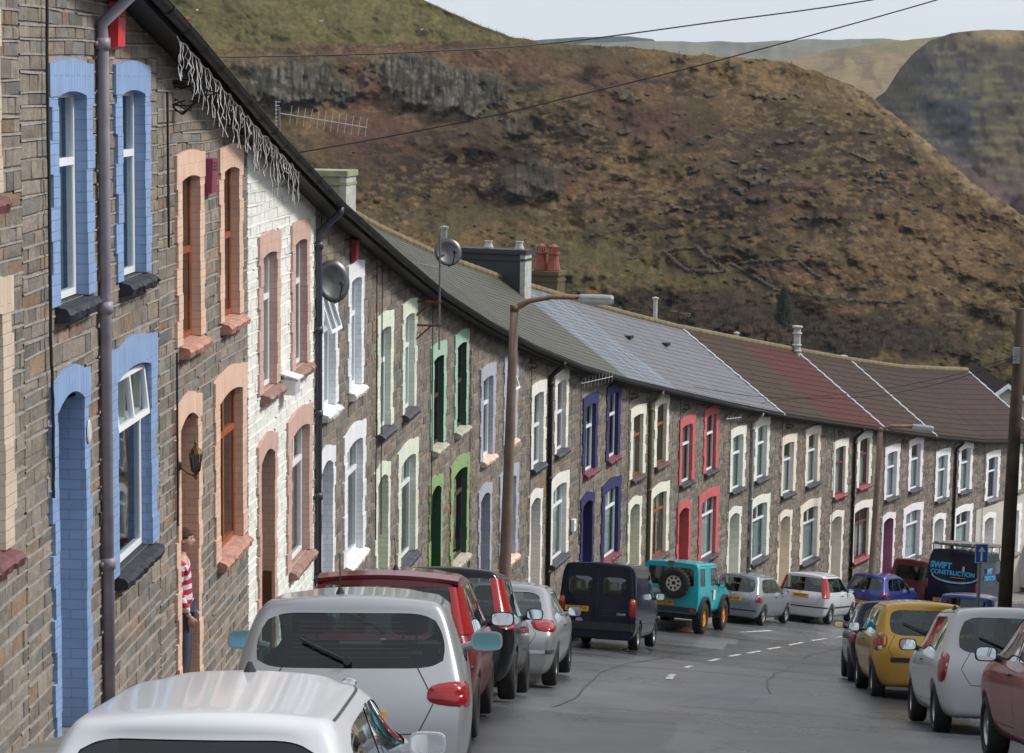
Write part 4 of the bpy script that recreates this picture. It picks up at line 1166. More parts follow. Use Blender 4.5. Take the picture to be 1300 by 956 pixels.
def build_shell(sp, paint, glass, root):
    N = 8; K = 7; xm = sp['xm']; Mx = len(xm); W2 = sp['W'] / 2
    def pos(i, j, xf):
        z = sp['z'][j]; y = (sp['yl'] if j <= 3 else sp['yb'] if j == 4 else sp['yt'])[i]
        hw = sp['hw'][j] * W2
        if i >= 5 and j >= 4:
            z = sp['hood'][i - 5][j - 4]
            if j > 4: hw = sp['hwh'][j - 5] * W2
        if i >= 6 and j == 3: z = min(z, sp['hood'][i - 5][0] - .06)
        if i == 0: hw *= sp['rear_w'] if j <= 4 else sp.get('rear_wt', .97)
        if i == 1 and j <= 4: hw *= sp.get('rear_w1', .99)
        if i == 7: hw *= sp['nose_w']
        if i == 6: hw *= .97
        if i == 5 and j <= 3: hw *= 1.0
        x = xf * hw
        if i == 0: y -= sp['bulge'] * (1 - xf * xf) * (1 if j <= 4 else .8)
        if i == 7: y += .14 * (1 - xf * xf)
        if j == K - 1: z += sp['crown'] * (1 - xf * xf) * (1 if i < 5 else .6)
        if i == 0 and 'rz' in sp: y += sp['rz'].get(j, 0)
        return (x, y, z)
    idx = {}; vs = []
    def V(i, j, m):
        k = (i, j, m)
        if k not in idx:
            idx[k] = len(vs); vs.append(pos(i, j, xm[m]))
        return idx[k]
    fs = []; mi = []
    # material slots: 0 paint 1 side glass 2 rear glass 3 windscreen 4 bumper 5 lamp 6 arch/dark
    def lowmat(j, i):
        if j <= 1 and sp['bumper'] == 'black' and (i <= 0 or i >= 6): return 4
        if j == 0: return 4 if sp['low'] == 'black' else 0
        return 0
    for m, side in ((0, -1), (Mx - 1, 1)):
        for i in range(N - 1):
            for j in range(K - 1):
                q = [V(i, j, m), V(i + 1, j, m), V(i + 1, j + 1, m), V(i, j + 1, m)]
                if side < 0: q = q[::-1]
                mt = lowmat(j, i)
                if j == 4 and (i, i + 1) in sp['glass_side']: mt = 1
                if sp['pillar_lamp'] and i == 0 and j in sp['pillar_lamp']: mt = 5
                fs.append(tuple(q)); mi.append(mt)
    for m in range(Mx - 1):
        for j in range(K - 1):      # rear cap, nose cap
            mt = lowmat(j, 0)
            if j == 4 and sp['rear_glass'] and sp['rg'][0] <= m <= sp['rg'][1] if 'rg' in sp else (j == 4 and sp['rear_glass'] and 1 <= m <= Mx - 3): mt = 2
            if sp['pillar_lamp'] and j in sp['pillar_lamp'] and m in (0, Mx - 2): mt = 5
            fs.append((V(0, j, m), V(0, j, m + 1), V(0, j + 1, m + 1), V(0, j + 1, m))); mi.append(mt)
            fs.append((V(N - 1, j, m + 1), V(N - 1, j, m), V(N - 1, j + 1, m), V(N - 1, j + 1, m + 1))); mi.append(lowmat(j, 7))
        for i in range(N - 1):      # top, bottom
            mt = 3 if i == 4 and sp.get('screen', True) and 0 < m < Mx - 2 else 0
            fs.append((V(i, K - 1, m), V(i, K - 1, m + 1), V(i + 1, K - 1, m + 1), V(i + 1, K - 1, m))); mi.append(mt)
            fs.append((V(i, 0, m + 1), V(i, 0, m), V(i + 1, 0, m), V(i + 1, 0, m + 1))); mi.append(6)
    me = bpy.data.meshes.new('body'); me.from_pydata(vs, [], fs)
    mats = [paint, glass, glass, glass, BLKP, LRED, CABIN]
    for m_ in mats: me.materials.append(m_)
    me.polygons.foreach_set('material_index', mi); me.update()
    bm = bmesh.new(); bm.from_mesh(me); bmesh.ops.recalc_face_normals(bm, faces=bm.faces)
    cr = bm.edges.layers.float.get('crease_edge') or bm.edges.layers.float.new('crease_edge')
    cz = sp.get('crease', .0)
    for e in bm.edges:
        ms = {f.material_index for f in e.link_faces}
        if len(ms) > 1 and (1 in ms or 2 in ms or 3 in ms or 5 in ms): e[cr] = .55
        elif cz: e[cr] = cz
    bm.to_mesh(me); bm.free()
    o = bpy.data.objects.new('body', me); COL.objects.link(o)
    md = o.modifiers.new('s', 'SUBSURF'); md.levels = 3; md.render_levels = 3
    cut = MB()
    Wc = sp['W']
    for ya in sp['axles']:
        for sx in (-1, 1):
            Mw = Matrix.Translation((sx * (Wc / 2 - .11), ya, sp['wheel_r'])) @ Matrix.Rotation(PI / 2, 4, 'Y')
            n = 28; r = sp['wheel_r'] + .055
            ring = [(math.cos(2 * PI * k / n) * r, math.sin(2 * PI * k / n) * r) for k in range(n)]
            vv = [Mw @ Vector((a, b, -.15)) for a, b in ring] + [Mw @ Vector((a, b, .3)) for a, b in ring]
            cut.add(vv if sx > 0 else [Mw @ Vector((a, b, -.3)) for a, b in ring] + [Mw @ Vector((a, b, .15)) for a, b in ring],
                    [tuple(range(n - 1, -1, -1)), tuple(range(n, 2 * n))] + [(k, (k + 1) % n, n + (k + 1) % n, n + k) for k in range(n)])
    cm = cut.build('cutter', CABIN, fixn=True)
    bo = o.modifiers.new('b', 'BOOLEAN'); bo.operation = 'DIFFERENCE'; bo.object = cm; bo.solver = 'EXACT'
    dg = bpy.context.evaluated_depsgraph_get(); ev = bpy.data.meshes.new_from_object(o.evaluated_get(dg))
    bpy.data.objects.remove(o); bpy.data.objects.remove(cm)
    bm = bmesh.new(); bm.from_mesh(ev)
    bm.normal_update()
    full = BVHTree.FromBMesh(bm)
    nmat = len(ev.materials)
    def split(keep, name, mat, inset=0.0):
        b2 = bm.copy()
        bmesh.ops.delete(b2, geom=[f for f in b2.faces if f.material_index not in keep], context='FACES')
        if not b2.faces: b2.free(); return None
        if inset:
            for v in b2.verts: v.co -= v.normal * inset
        m2 = bpy.data.meshes.new(name); b2.to_mesh(m2); b2.free()
        m2.materials.clear()
        if isinstance(mat, list):
            for x in mat: m2.materials.append(x)
        else:
            m2.materials.append(mat); m2.polygons.foreach_set('material_index', [0] * len(m2.polygons))
        m2.shade_smooth(); m2.update()
        oo = bpy.data.objects.new(name, m2); COL.objects.link(oo); return oo
    body = split({0, 6} | set(range(7, 12)), 'body', [paint, paint, paint, paint, BLKP, LRED, CABIN] + [CABIN] * 5); body.parent = root
    b = split({4}, 'bumper', BLKP)
    if b: b.parent = root
    for k, nm in ((1, 'side_window'), (2, 'rear_window'), (3, 'windscreen')):
        gobj = split({k}, nm, glass, .006)
        if gobj:
            if k == 1:       # left and right panes are separate parts
                me = gobj.data; L = MBsplit(gobj, nm, glass, root)
            else: gobj.parent = root
    if sp['pillar_lamp']:
        gobj = split({5}, 'tail_lamp', LRED, -.012)
        if gobj: MBsplit(gobj, 'tail_lamp', LRED, root)
    bm.free()
    return full

def MBsplit(o, name, mat, root):
    """every separate pane or lens becomes a part of its own"""
    b = bmesh.new(); b.from_mesh(o.data); b.faces.ensure_lookup_table(); todo = set(range(len(b.faces))); b.verts.index_update(); b.faces.index_update()
    while todo:
        st = [todo.pop()]; isl = list(st)
        while st:
            f = b.faces[st.pop()]
            for e in f.edges:
                for g_ in e.link_faces:
                    if g_.index in todo: todo.discard(g_.index); st.append(g_.index); isl.append(g_.index)
        if len(isl) < 4: continue
        vm = {}; fs = []
        for k in isl:
            q = []
            for v in b.faces[k].verts: q.append(vm.setdefault(v.index, len(vm)))
            fs.append(q)
        inv_ = sorted(vm, key=vm.get); b.verts.ensure_lookup_table()
        m2 = bpy.data.meshes.new(name); m2.from_pydata([tuple(b.verts[k].co) for k in inv_], [], fs); m2.materials.append(mat); m2.shade_smooth(); m2.update()
        oo = bpy.data.objects.new(name, m2); COL.objects.link(oo); oo.parent = root
    b.free(); bpy.data.objects.remove(o)

class Surf:
    """drops shapes onto a car's shell"""
    def __init__(s, bvh, L): s.b = bvh; s.L = L
    def polar(s, phi, z, cy=.9, off=.0):
        a = R(phi); d = Vector((math.sin(a), -math.cos(a), 0))      # phi 0 = straight back, + = right
        o = Vector((0, cy, z)) + d * 4
        h = s.b.ray_cast(o, -d)
        if h[0] is None: return Vector((0, cy, z)) + d * cy, d
        n = h[1] if h[1].dot(d) > 0 else -h[1]
        return h[0] + n * off, n
    def side(s, sx, y, z, off=0):
        h = s.b.ray_cast(Vector((sx * 3, y, z)), Vector((-sx, 0, 0)))
        if h[0] is None: return Vector((sx * .8, y, z)), Vector((sx, 0, 0))
        n = h[1] if h[1].x * sx > 0 else -h[1]
        return h[0] + n * off, n
    def front(s, phi, z, off=0):
        a = R(phi); d = Vector((math.sin(a), math.cos(a), 0)); cy = s.L - .9
        h = s.b.ray_cast(Vector((0, cy, z)) + d * 4, -d)
        if h[0] is None: return Vector((0, s.L, z)), d
        n = h[1] if h[1].dot(d) > 0 else -h[1]
        return h[0] + n * off, n
    def patch(s, outline, fn, name, mat, parent, off=.004, dome=.008, rings=4, sub=4):
        pts = []
        for a, b in zip(outline, outline[1:] + outline[:1]):
            for k in range(sub): pts.append((a[0] + (b[0] - a[0]) * k / sub, a[1] + (b[1] - a[1]) * k / sub))
        # round the corners a little
        for _ in range(2): pts = [((pts[k - 1][0] + 2 * pts[k][0] + pts[(k + 1) % len(pts)][0]) / 4, (pts[k - 1][1] + 2 * pts[k][1] + pts[(k + 1) % len(pts)][1]) / 4) for k in range(len(pts))]
        cx = sum(p[0] for p in pts) / len(pts); cz = sum(p[1] for p in pts) / len(pts); n = len(pts)
        mb = MB(); vs = []
        for q in range(rings + 1):
            t = 1 - q / rings * .999
            o_ = -.004 if q == 0 else off + dome * (1 - t * t)
            tt = 1 if q == 0 else t * .999
            if q == 1: tt = .985; o_ = off
            for p in pts: vs.append(fn(cx + (p[0] - cx) * tt, cz + (p[1] - cz) * tt, o_)[0])
        fs = [(q * n + k, q * n + (k + 1) % n, (q + 1) * n + (k + 1) % n, (q + 1) * n + k) for q in range(rings) for k in range(n)]
        fs.append(tuple(rings * n + k for k in range(n)))
        mb.add(vs, fs); return mb.build(name, mat, parent, smooth=True, fixn=True)
    def line(s, path, fn, w, mat, parent, name='panel_gap', off=.0025, sub=6):
        mb = MB(); P = []
        for a, b in zip(path[:-1], path[1:]):
            for k in range(sub): P.append((a[0] + (b[0] - a[0]) * k / sub, a[1] + (b[1] - a[1]) * k / sub))
        P.append(path[-1]); Q = [fn(a, b, off) for a, b in P]; L = []
        for k, (p, n) in enumerate(Q):
            t = Q[min(k + 1, len(Q) - 1)][0] - Q[max(k - 1, 0)][0]
            sd_ = n.cross(t).normalized() * w / 2; L.append((p + sd_, p - sd_))
        for a, b in zip(L[:-1], L[1:]): mb.quad(a[0], a[1], b[1], b[0])
        return mb

def make_wheel(root, x, y, r, w, rimmat, side, spokes=7, rimfrac=.66, tread=0, offz=0):
    Mw = Matrix.Translation((x, y, r + offz)) @ Matrix.Rotation(PI / 2 * side, 4, 'Y')
    t = MB(); rr = r * rimfrac; h = w / 2
    t.lathe([(rr, -h * .8), (rr + .02, -h), (r - .03, -h), (r - .008, -h * .82), (r, -h * .5), (r, h * .5), (r - .008, h * .82), (r - .03, h), (rr + .02, h), (rr, h * .8)], Mw, 30)
    if tread:
        for k in range(26):
            a = 2 * PI * k / 26
            for q in (-1, 1):
                t.box(-.03, .03, -.022, .022, -.012, .014, M=Mw @ Matrix.Rotation(a + q * .06, 4, 'Z') @ Matrix.Translation((r, 0, q * h * .55)) @ Matrix.Rotation(PI / 2, 4, 'Y'))
    to = t.build('wheel', TYRE, root, smooth=True)
    b = MB(); b.lathe([(rr + .004, h * .72), (rr - .012, h * .78), (rr - .022, h * .55), (rr * .9, -h * .2), (0.001, -h * .2)], Mw, 30)
    for k in range(spokes):
        a = 2 * PI * k / spokes
        b.box(.03, rr - .008, -.028 if spokes < 9 else -.018, .028 if spokes < 9 else .018, h * .30, h * .62, M=Mw @ Matrix.Rotation(a, 4, 'Z'))
    b.lathe([(.055, h * .7), (.05, h * .78), (.001, h * .8)], Mw, 16); b.lathe([(.07, h * .2), (.055, h * .7)], Mw, 16)
    b.build('rim', rimmat, to)
    return to

def seats(root, sp, near=False):
    b = MB(); W2 = sp['W'] / 2
    b.box(-W2 * .82, W2 * .82, .35, sp['yl'][5] + .05, .34, .42)
    b.box(-W2 * .72, W2 * .72, sp['yb'][5] - .52, sp['yb'][5] - .12, .5, sp['z'][4] + .02)
    b.box(-W2 * .80, W2 * .80, .30, .85, .42, .80 if sp.get('van') is None else .5)
    b.build('cabin', CABIN, root)
    yr = 1.02 if sp.get('van') is None else None
    def seat(x, y, w=.50, head=True, nm='seat'):
        s = MB(); s.box(x - w / 2, x + w / 2, y, y + .5, .45, .60)
        MM = Matrix.Translation((x, y, .55)) @ Matrix.Rotation(R(12), 4, 'X')
        n = 8
        for k in range(n):
            t0, t1 = k / n, (k + 1) / n; w0 = w / 2 * (1 - .22 * t0 ** 3); 
            s.box(-w0, w0, -.10, .02, t0 * .56, t1 * .56 + .002, M=MM)
        if head:
            hw = .13 if w < .6 else .0
            s.tube([MM @ Vector((-.05, -.04, .55)), MM @ Vector((-.05, -.04, .66))], .008, 6); s.tube([MM @ Vector((.05, -.04, .55)), MM @ Vector((.05, -.04, .66))], .008, 6)
            s.lathe([(.001, -.14), (.06, -.135), (.085, -.09), (.09, 0), (.085, .09), (.06, .135), (.001, .14)], MM @ Matrix.Translation((0, -.04, .70)) @ Matrix.Rotation(PI / 2, 4, 'Y') @ Matrix.Scale(.6, 4, (0, 1, 0)), 14)
        s.build(nm, SEATM, root, smooth=False)
    yb_ = sp['yb'][3]
    for sx in (-1, 1): seat(sx * W2 * .44, yb_ + .12)
    if yr is not None:
        s = MB(); MM = Matrix.Translation((0, .86, .5)) @ Matrix.Rotation(R(14), 4, 'X'); s.box(-W2 * .74, W2 * .74, -.10, .02, 0, .48, M=MM); s.box(-W2 * .74, W2 * .74, 0, .45, -.05, .1, M=MM)
        for hx in (-.36, .36): s.box(hx - .12, hx + .12, -.08, -.01, .46, .60, M=MM)
        s.build('rear_bench', SEATM, root)
    st = MB(); x = W2 * .44; c = Vector((x, yb_ + .85, .86)); pts = []
    for k in range(21):
        a = 2 * PI * k / 20; pts.append(c + Vector((.18 * math.cos(a), .06 * math.sin(a), .17 * math.sin(a))))
    st.tube(pts, .013, 6, cap=False); st.tube([c + Vector((-.17, 0, 0)), c + Vector((.17, 0, 0))], .014, 6); st.tube([c, c + Vector((0, .2, -.1))], .02, 6); st.build('steering_wheel', CABIN, root)

def mirror(root, sp, sx, mat, gm, size=(.20, .13), y=None, z=None, out=.035):
    """door mirror: shell > glass facing back"""
    y = y if y is not None else sp['yb'][4] - .02; z = z if z is not None else sp['z'][4] + .05
    x = sx * (sp['W'] / 2 * sp['hw'][4] + out + size[0] / 2)
    m = MB(); n = 16; w, h = size
    ring = []
    for k in range(n):
        a = 2 * PI * k / n; ca, sa = math.cos(a), math.sin(a)
        ring.append((math.copysign(abs(ca) ** .55, ca) * w / 2, math.copysign(abs(sa) ** .55, sa) * h / 2))
    vs = [(x + a, y - .012, z + b) for a, b in ring] + [(x + a, y + .03, z + b) for a, b in ring] + [(x + a * .75, y + .10, z + b * .72) for a, b in ring] + [(x + a * .3, y + .125, z + b * .3) for a, b in ring]
    fs = [(r * n + k, r * n + (k + 1) % n, (r + 1) * n + (k + 1) % n, (r + 1) * n + k) for r in range(3) for k in range(n)] + [tuple(3 * n + k for k in range(n)), tuple(range(n))]
    m.add(vs, fs)
    xi = sx * (sp['W'] / 2 * sp['hw'][4] - .04)
    m.tube([(xi, y + .05, z - .06), (x - sx * w * .25, y + .04, z - .02)], .034, 8)
    mo = m.build('door_mirror', mat, root, smooth=False, fixn=True)
    g_ = MB(); g_.add([(x + a * .88, y - .014, z + b * .84) for a, b in ring], [tuple(range(n))]); g_.build('mirror_glass', gm, mo)

def number_plate(root, sf, txt, z=.62, phi=0, w=.50, h=.105, fn=None, x0=0):
    fn = fn or sf.polar
    p, n = fn(phi, z, .02 if fn != sf.polar else .9); p = Vector(p)
    yb = min(fn(phi - 12, z)[0].y, fn(phi + 12, z)[0].y, fn(phi, z)[0].y, fn(phi, z + .05)[0].y, fn(phi, z - .05)[0].y) - .012
    b = MB(); b.box(p.x - w / 2, p.x + w / 2, yb - .008, yb + .02, z - h / 2, z + h / 2)
    po = b.build('number_plate', PLATE, root)
    Mt = Matrix.Translation((p.x, yb - .0095, z)) @ Matrix.Rotation(PI / 2, 4, 'X')
    text_mesh(txt, .105, PLTXT, Mt, po, 'plate_lettering', .001, sx=.92, bold=.002)
    return yb

def make_car(kind, label, cat, group, paint, spo, **kw):
    sp = dict(BASE); sp.update(spo)
    if 'sy' in spo:           # stretch
        for k in ('yl', 'yb', 'yt'): sp[k] = [v * spo['sy'] for v in sp[k]]
        sp['axles'] = tuple(a * spo['sy'] for a in sp['axles'])
    sp['L'] = sp['yl'][-1]
    root = empty(kind); tag(root, label, cat, group)
    glass = kw.get('glass', CGLASS)
    bvh = build_shell(sp, paint, glass, root)
    sf = Surf(bvh, sp['L'])
    W2 = sp['W'] / 2
    seats(root, sp)
    rim = kw.get('rim', RIMM)
    for ya in sp['axles']:
        for sx in (-1, 1):
            make_wheel(root, sx * (W2 - .115 + kw.get('wout', 0)), ya, sp['wheel_r'], sp['wr'], rim, sx, kw.get('spokes', 7), kw.get('rimfrac', .66), kw.get('tread', 0))
    mm = kw.get('mirmat', paint)
    if kw.get('mirrors', True):
        for sx in (-1, 1): mirror(root, sp, sx, mm, kw.get('mirg', MIRS), size=kw.get('mirsize', (.19, .12)))
    # door and tailgate shut lines, joined as one part
    gaps = MB(); 
    def addl(path, fn, w=.007): 
        sf.line(path, fn, w, None, None).build('panel_gap', PLTXT, root)
    zt = sp['z'][4] - .01
    for sx in (-1, 1):
        fn = lambda a, b, o, sx=sx: sf.side(sx, a, b, o)
        doors = kw.get('doors', 2)
        yA, yB = sp['yb'][4] + .02, sp['yb'][3] - .05
        addl([(yA + .12, .36), (yA + .16, .6), (yA + .10, zt - .02)], fn)
        addl([(yB, zt), (yB + .0, .6), (yB + .02, .36)], fn); addl([(yB + .02, .36), (yA + .12, .36)], fn)
        if doors == 4:
            yC = sp['yb'][2] - .05
            addl([(yC, zt), (yC - .02, .75), (yC + .22, .45), (yC + .25, .36)], fn); addl([(yC + .25, .36), (yB, .36)], fn)
    if kw.get('tail', True):
        zl = kw.get('tail_z', .58); ph = kw.get('tail_phi', 32)
        addl([(-ph * .9, zt + .02), (-ph, (zt + zl) / 2), (-ph * .82, zl), (0, zl - .012), (ph * .82, zl), (ph, (zt + zl) / 2), (ph * .9, zt + .02)], lambda a, b, o: sf.polar(a, b, .9, o))
    for sx in (-1, 1):
        hb = MB(); yB = sp['yb'][3] + .06
        pts = [sf.side(sx, yB + t, sp['z'][4] - .115, .018)[0] for t in (0, .05, .11, .16)]
        hb.tube(pts, .012, 6); hb.build('door_handle', kw.get('handle', BLKP), root)
        for (yy, zz, ln) in ((0, 0, 0),) if not kw.get('side_strip') else ((sp['yl'][1] + .1, kw['side_strip'], sp['yl'][6] - .2),):
            if ln:
                m_ = sf.line([(yy, zz), (ln, zz)], lambda a, b, o, sx=sx: sf.side(sx, a, b, o), .045, None, None, off=.012, sub=16)
                m_.build('side_strip', BLKP, root)
    if kw.get('rear_strip'):
        z_, a_, hgt, mt_ = kw['rear_strip']
        m_ = sf.line([(-a_, z_), (a_, z_)], lambda a, b, o: sf.polar(a, b, .9, o), hgt, None, None, off=.012, sub=24); m_.build('bumper_strip', mt_, root)
    for (outl, mt_) in kw.get('lamps', []):
        for sx in (-1, 1):
            sf.patch([(sx * a, b) for a, b in outl], lambda a, b, o: sf.polar(a, b, .9, o), 'tail_lamp' if mt_ in (LRED, LDRK) else 'tail_lamp_lens', mt_, root)
    if kw.get('plate'): number_plate(root, sf, kw['plate'], kw.get('plate_z', .68), w=kw.get('plate_w', .50))
    if kw.get('wiper', True) and sp['rear_glass']:
        b = MB(); zz = sp['z'][4] + .07; P = [sf.polar(a, zz + dz, .9, .03)[0] for a, dz in kw.get('wiper_path', ((-1, -.03), (-14, .05), (-24, .11)))]
        b.tube(P, .011, 6); b.tube([P[0] + Vector((0, .03, 0)), P[0] + Vector((0, -.015, 0))], .028, 8); b.build('rear_wiper', BLKP, root)
    if kw.get('antenna'):
        b = MB(); ax, ay, al, lean = kw['antenna']; zt_ = sp['z'][6] + sp['crown'] + .0
        h = bvh.ray_cast(Vector((ax, ay, 4)), Vector((0, 0, -1))); zt_ = h[0].z if h[0] else zt_
        b.tube([(ax, ay, zt_ - .005), (ax, ay - .01, zt_ + .05)], [.035, .010], 8); b.tube([(ax, ay - .01, zt_ + .04), (ax, ay - lean, zt_ + al)], .004, 5); b.build('antenna', BLKP, root)
    if kw.get('spoiler'):
        b = MB(); y0 = sp['yt'][0]; zz = sp['z'][6]; w = W2 * sp['hw'][5] * .98; ln = kw['spoiler']; n = 14; vs = []
        for k in range(n + 1):
            xf = -1 + 2 * k / n; bl = sp['bulge'] * (1 - xf * xf) * .8
            zc = sp['crown'] * (1 - xf * xf)
            vs += [(xf * w, y0 + .16 - bl, zz + zc + .012), (xf * w * .99, y0 - ln - bl, zz + zc - .03), (xf * w * .99, y0 - ln + .01 - bl, zz + zc - .06), (xf * w, y0 + .06 - bl, zz + zc - .09)]
        fs = []
        for k in range(n):
            for q in range(4): fs.append((k * 4 + q, k * 4 + (q + 1) % 4, (k + 1) * 4 + (q + 1) % 4, (k + 1) * 4 + q))
        fs += [(3, 2, 1, 0), (n * 4, n * 4 + 1, n * 4 + 2, n * 4 + 3)]
        b.add(vs, fs); b.build('roof_spoiler', kw.get('spm', paint), root, smooth=False, fixn=True)
    if sp['rear_glass'] and sp.get('van') is None:
        b = MB()
        for k in range(9):       # heated screen wires
            zz = sp['z'][4] + .08 + (sp['z'][5] - sp['z'][4] - .14) * k / 8; m_ = sf.line([(-27, zz), (27, zz)], lambda a, b_, o: sf.polar(a, b_, .9, o), .004, None, None, off=-.010); b0 = len(b.v); b.v += m_.v; b.f += [tuple(i + b0 for i in f) for f in m_.f]; b.m += m_.m; b.uv += m_.uv; b.c += m_.c
        b.build('heater_wires', RUST, root)
        q = sf.polar(0, (sp['z'][3] + sp['z'][4]) / 2, .9, .006); b = MB(); b.lathe([(.001, .006), (.035, .005), (.042, 0)], Matrix.Translation(q[0]) @ Matrix.Rotation(PI / 2, 4, 'X') @ Matrix.Diagonal((1.25, .8, 1, 1)), 16); b.build('badge', CHROME, root)
    for sx in (-1, 1):          # black drip rail along the roof edge
        m_ = sf.line([(sp['yt'][1], sp['z'][5] + .045), (sp['yt'][4] - .05, sp['z'][5] + .045)], lambda a, b, o, sx=sx: sf.side(sx, a, b, o), .014, None, None, off=.003, sub=14); m_.build('drip_rail', BLKP, root)
    # black window posts between the side panes
    for sx in (-1, 1):
        for st_ in ((3, 2) if kw.get('doors') == 4 else (3,)):
            if (st_ - 1, st_) in sp['glass_side'] and (st_, st_ + 1) in sp['glass_side']:
                y0_, y1_ = sp['yb'][st_], sp['yt'][st_]; m_ = sf.line([(y0_, sp['z'][4] + .01), (y1_, sp['z'][5] - .0)], lambda a, b, o, sx=sx: sf.side(sx, a, b, o), .06, None, None, off=.004); m_.build('window_post', BLKP, root)
    # exhaust
    if kw.get('exhaust', True):
        b = MB(); b.tube([(-W2 * .5, .5, .24), (-W2 * .5, .02, .23)], .025, 8); b.build('exhaust_pipe', RUST, root)
    return root, sp, sf

def park(root, sp, s, d, yaw=0, dz=0):
    """stand the car on the road: rear bumper centre at arc position s, distance d from the house fronts"""
    h = heading(max(0, min(17, s)))
    x, y = at(s, d); ds = sp['L'] / WH
    z0, z1 = zr(s + .13 * ds, d), zr(s + .8 * ds, d); run = .67 * sp['L']
    hh = h + R(yaw)
    root.location = (x, y, zr(s, d) + dz)
    fwd = Vector((math.sin(hh) , math.cos(hh), (z1 - z0) / run)).normalized(); right = fwd.cross(Vector((0, 0, 1))).normalized(); up = right.cross(fwd)
    Mx_ = Matrix((right, fwd, up)).transposed()
    root.rotation_euler = Mx_.to_euler()
P_SILV = car_paint('silver_paint', (.36, .37, .39), .55, .30)
P_SILV2 = car_paint('grey_silver_paint', (.27, .30, .34), .6, .28)
P_WHITE = car_paint('white_paint', (.56, .57, .60), 0, .3)
P_RED = car_paint('deep_red_paint', (.16, .012, .018), .25, .28)
P_BLK = car_paint('black_paint', (.010, .011, .013), .2, .25)
P_NAVY = car_paint('navy_paint', (.008, .011, .028), .15, .3)
P_TURQ = car_paint('turquoise_paint', (.0, .36, .42), 0, .35)
P_BLUE = car_paint('blue_paint', (.02, .035, .20), .3, .3)
P_DRED = car_paint('dull_red_paint', (.12, .012, .02), .1, .4)
P_GOLD = car_paint('gold_paint', (.52, .30, .035), .35, .32)
P_FRED = car_paint('faded_red_paint', (.26, .03, .035), .1, .35)
G_L = 'cars parked along the left kerb'; G_R = 'cars parked along the right kerb'
LAMP_LOW = [(30, .74), (47, .72), (54, .80), (54, .92), (33, .93)]
cars = {}
def put(k, s, d, yaw=0, dz=0): park(cars[k][0], cars[k][1], s, d, yaw, dz)
PL_Y = lambda Y: float(np.interp(Y, _P[:, 1], _S))

# nearest: white roof at the bottom left
cars['w1'] = make_car('parked_car', 'white hatchback whose roof fills the bottom left corner', 'car', G_L, P_WHITE, dict(W=1.58, z=[.20, .30, .56, .80, .92, 1.27, 1.33]), lamps=[(LAMP_LOW, LRED)], plate='CU51 KLD', antenna=(0, 2.0, .03, 0), glass=CGLASSD)
# silver hatchback in the middle foreground
cars['s1'] = make_car('parked_car', 'silver hatchback with a roof aerial and blue tinted mirrors behind the white roof', 'car', G_L, P_SILV,
    dict(sy=1.04, W=1.68, xm=[-1, -.93, -.48, 0, .48, .93, 1], z=[.20, .30, .56, .82, 1.0, 1.37, 1.44], yt=[.30, .50, .98, 1.62, 2.12, 2.90, 3.42, 3.74], hw=[.84, .95, .995, 1.0, .95, .80, .70]), doors=4,
    lamps=[([(29, .78), (31, .90), (45, .93), (54, .88), (54, .76), (44, .74)], LRED)], plate='CP52 HXS', antenna=(-.10, .62, .28, .12), glass=CGLASSN, mirg=MIRG, mirmat=P_SILV, mirsize=(.25, .15), spoiler=None)
cars['r1'] = make_car('parked_car', 'deep red hatchback with tall pillar lamps, next after the silver hatchback', 'car', G_L, P_RED,
    dict(sy=1.02, W=1.69, xm=[-1, -.87, -.42, 0, .42, .87, 1], pillar_lamp=(4,), yt=[.26, .46, .98, 1.62, 2.12, 2.90, 3.42, 3.74], z=[.20, .30, .56, .82, .96, 1.39, 1.47], hw=[.84, .95, .995, 1.0, .94, .78, .68]), doors=4, plate='CV06 OJB', spoiler=.02, mirmat=BLKP, mirsize=(.24, .15), antenna=(0, 1.0, .3, .2))
cars['b1'] = make_car('parked_car', 'black hatchback with tall pillar lamps, between the red and silver cars', 'car', G_L, P_BLK,
    dict(W=1.66, xm=[-1, -.82, -.42, 0, .42, .82, 1], pillar_lamp=(4, 3), yt=[.28, .48, .98, 1.62, 2.12, 2.90, 3.42, 3.74], z=[.20, .30, .56, .80, .94, 1.38, 1.46]), doors=4, plate='CE04 NVX', mirmat=BLKP, mirsize=(.21, .14))
cars['c1'] = make_car('parked_car', 'silver coupe with oval red lamps parked in front of the navy small van', 'car', G_L, P_SILV,
    dict(sy=.98, W=1.67, z=[.18, .28, .54, .78, .90, 1.27, 1.33], yb=[.30, .62, .98, 1.55, 2.40, 2.96, 3.46, 3.80], yt=[.95, 1.08, 1.26, 1.62, 2.0, 2.86, 3.40, 3.74], yl=[.02, .30, .80, 1.55, 2.42, 2.98, 3.48, 3.85], hood=[(.90, .93, .95), (.84, .86, .88), (.60, .64, .68)]),
    doors=2, lamps=[([(31, .78), (33, .90), (46, .93), (60, .90), (60, .80), (46, .75)], LRED)], plate='CN03 DRU', plate_z=.52, mirsize=(.19, .13), wiper=False, rear_strip=(.50, 50, .05, CHROME))
cars['clio'] = make_car('parked_car', 'silver hatchback with an orange plate, just beyond the turquoise jeep', 'car', G_L, P_SILV2,
    dict(sy=.99, W=1.64, z=[.19, .29, .54, .80, .93, 1.34, 1.41], yt=[.48, .66, 1.05, 1.62, 2.12, 2.90, 3.42, 3.74]), doors=2, lamps=[([(34, .66), (40, .90), (44, .90), (54, .72), (52, .66)], LRED)], plate='V453 RUP', plate_z=.74, rear_strip=(.42, 40, .035, BLKP), mirmat=P_SILV2)
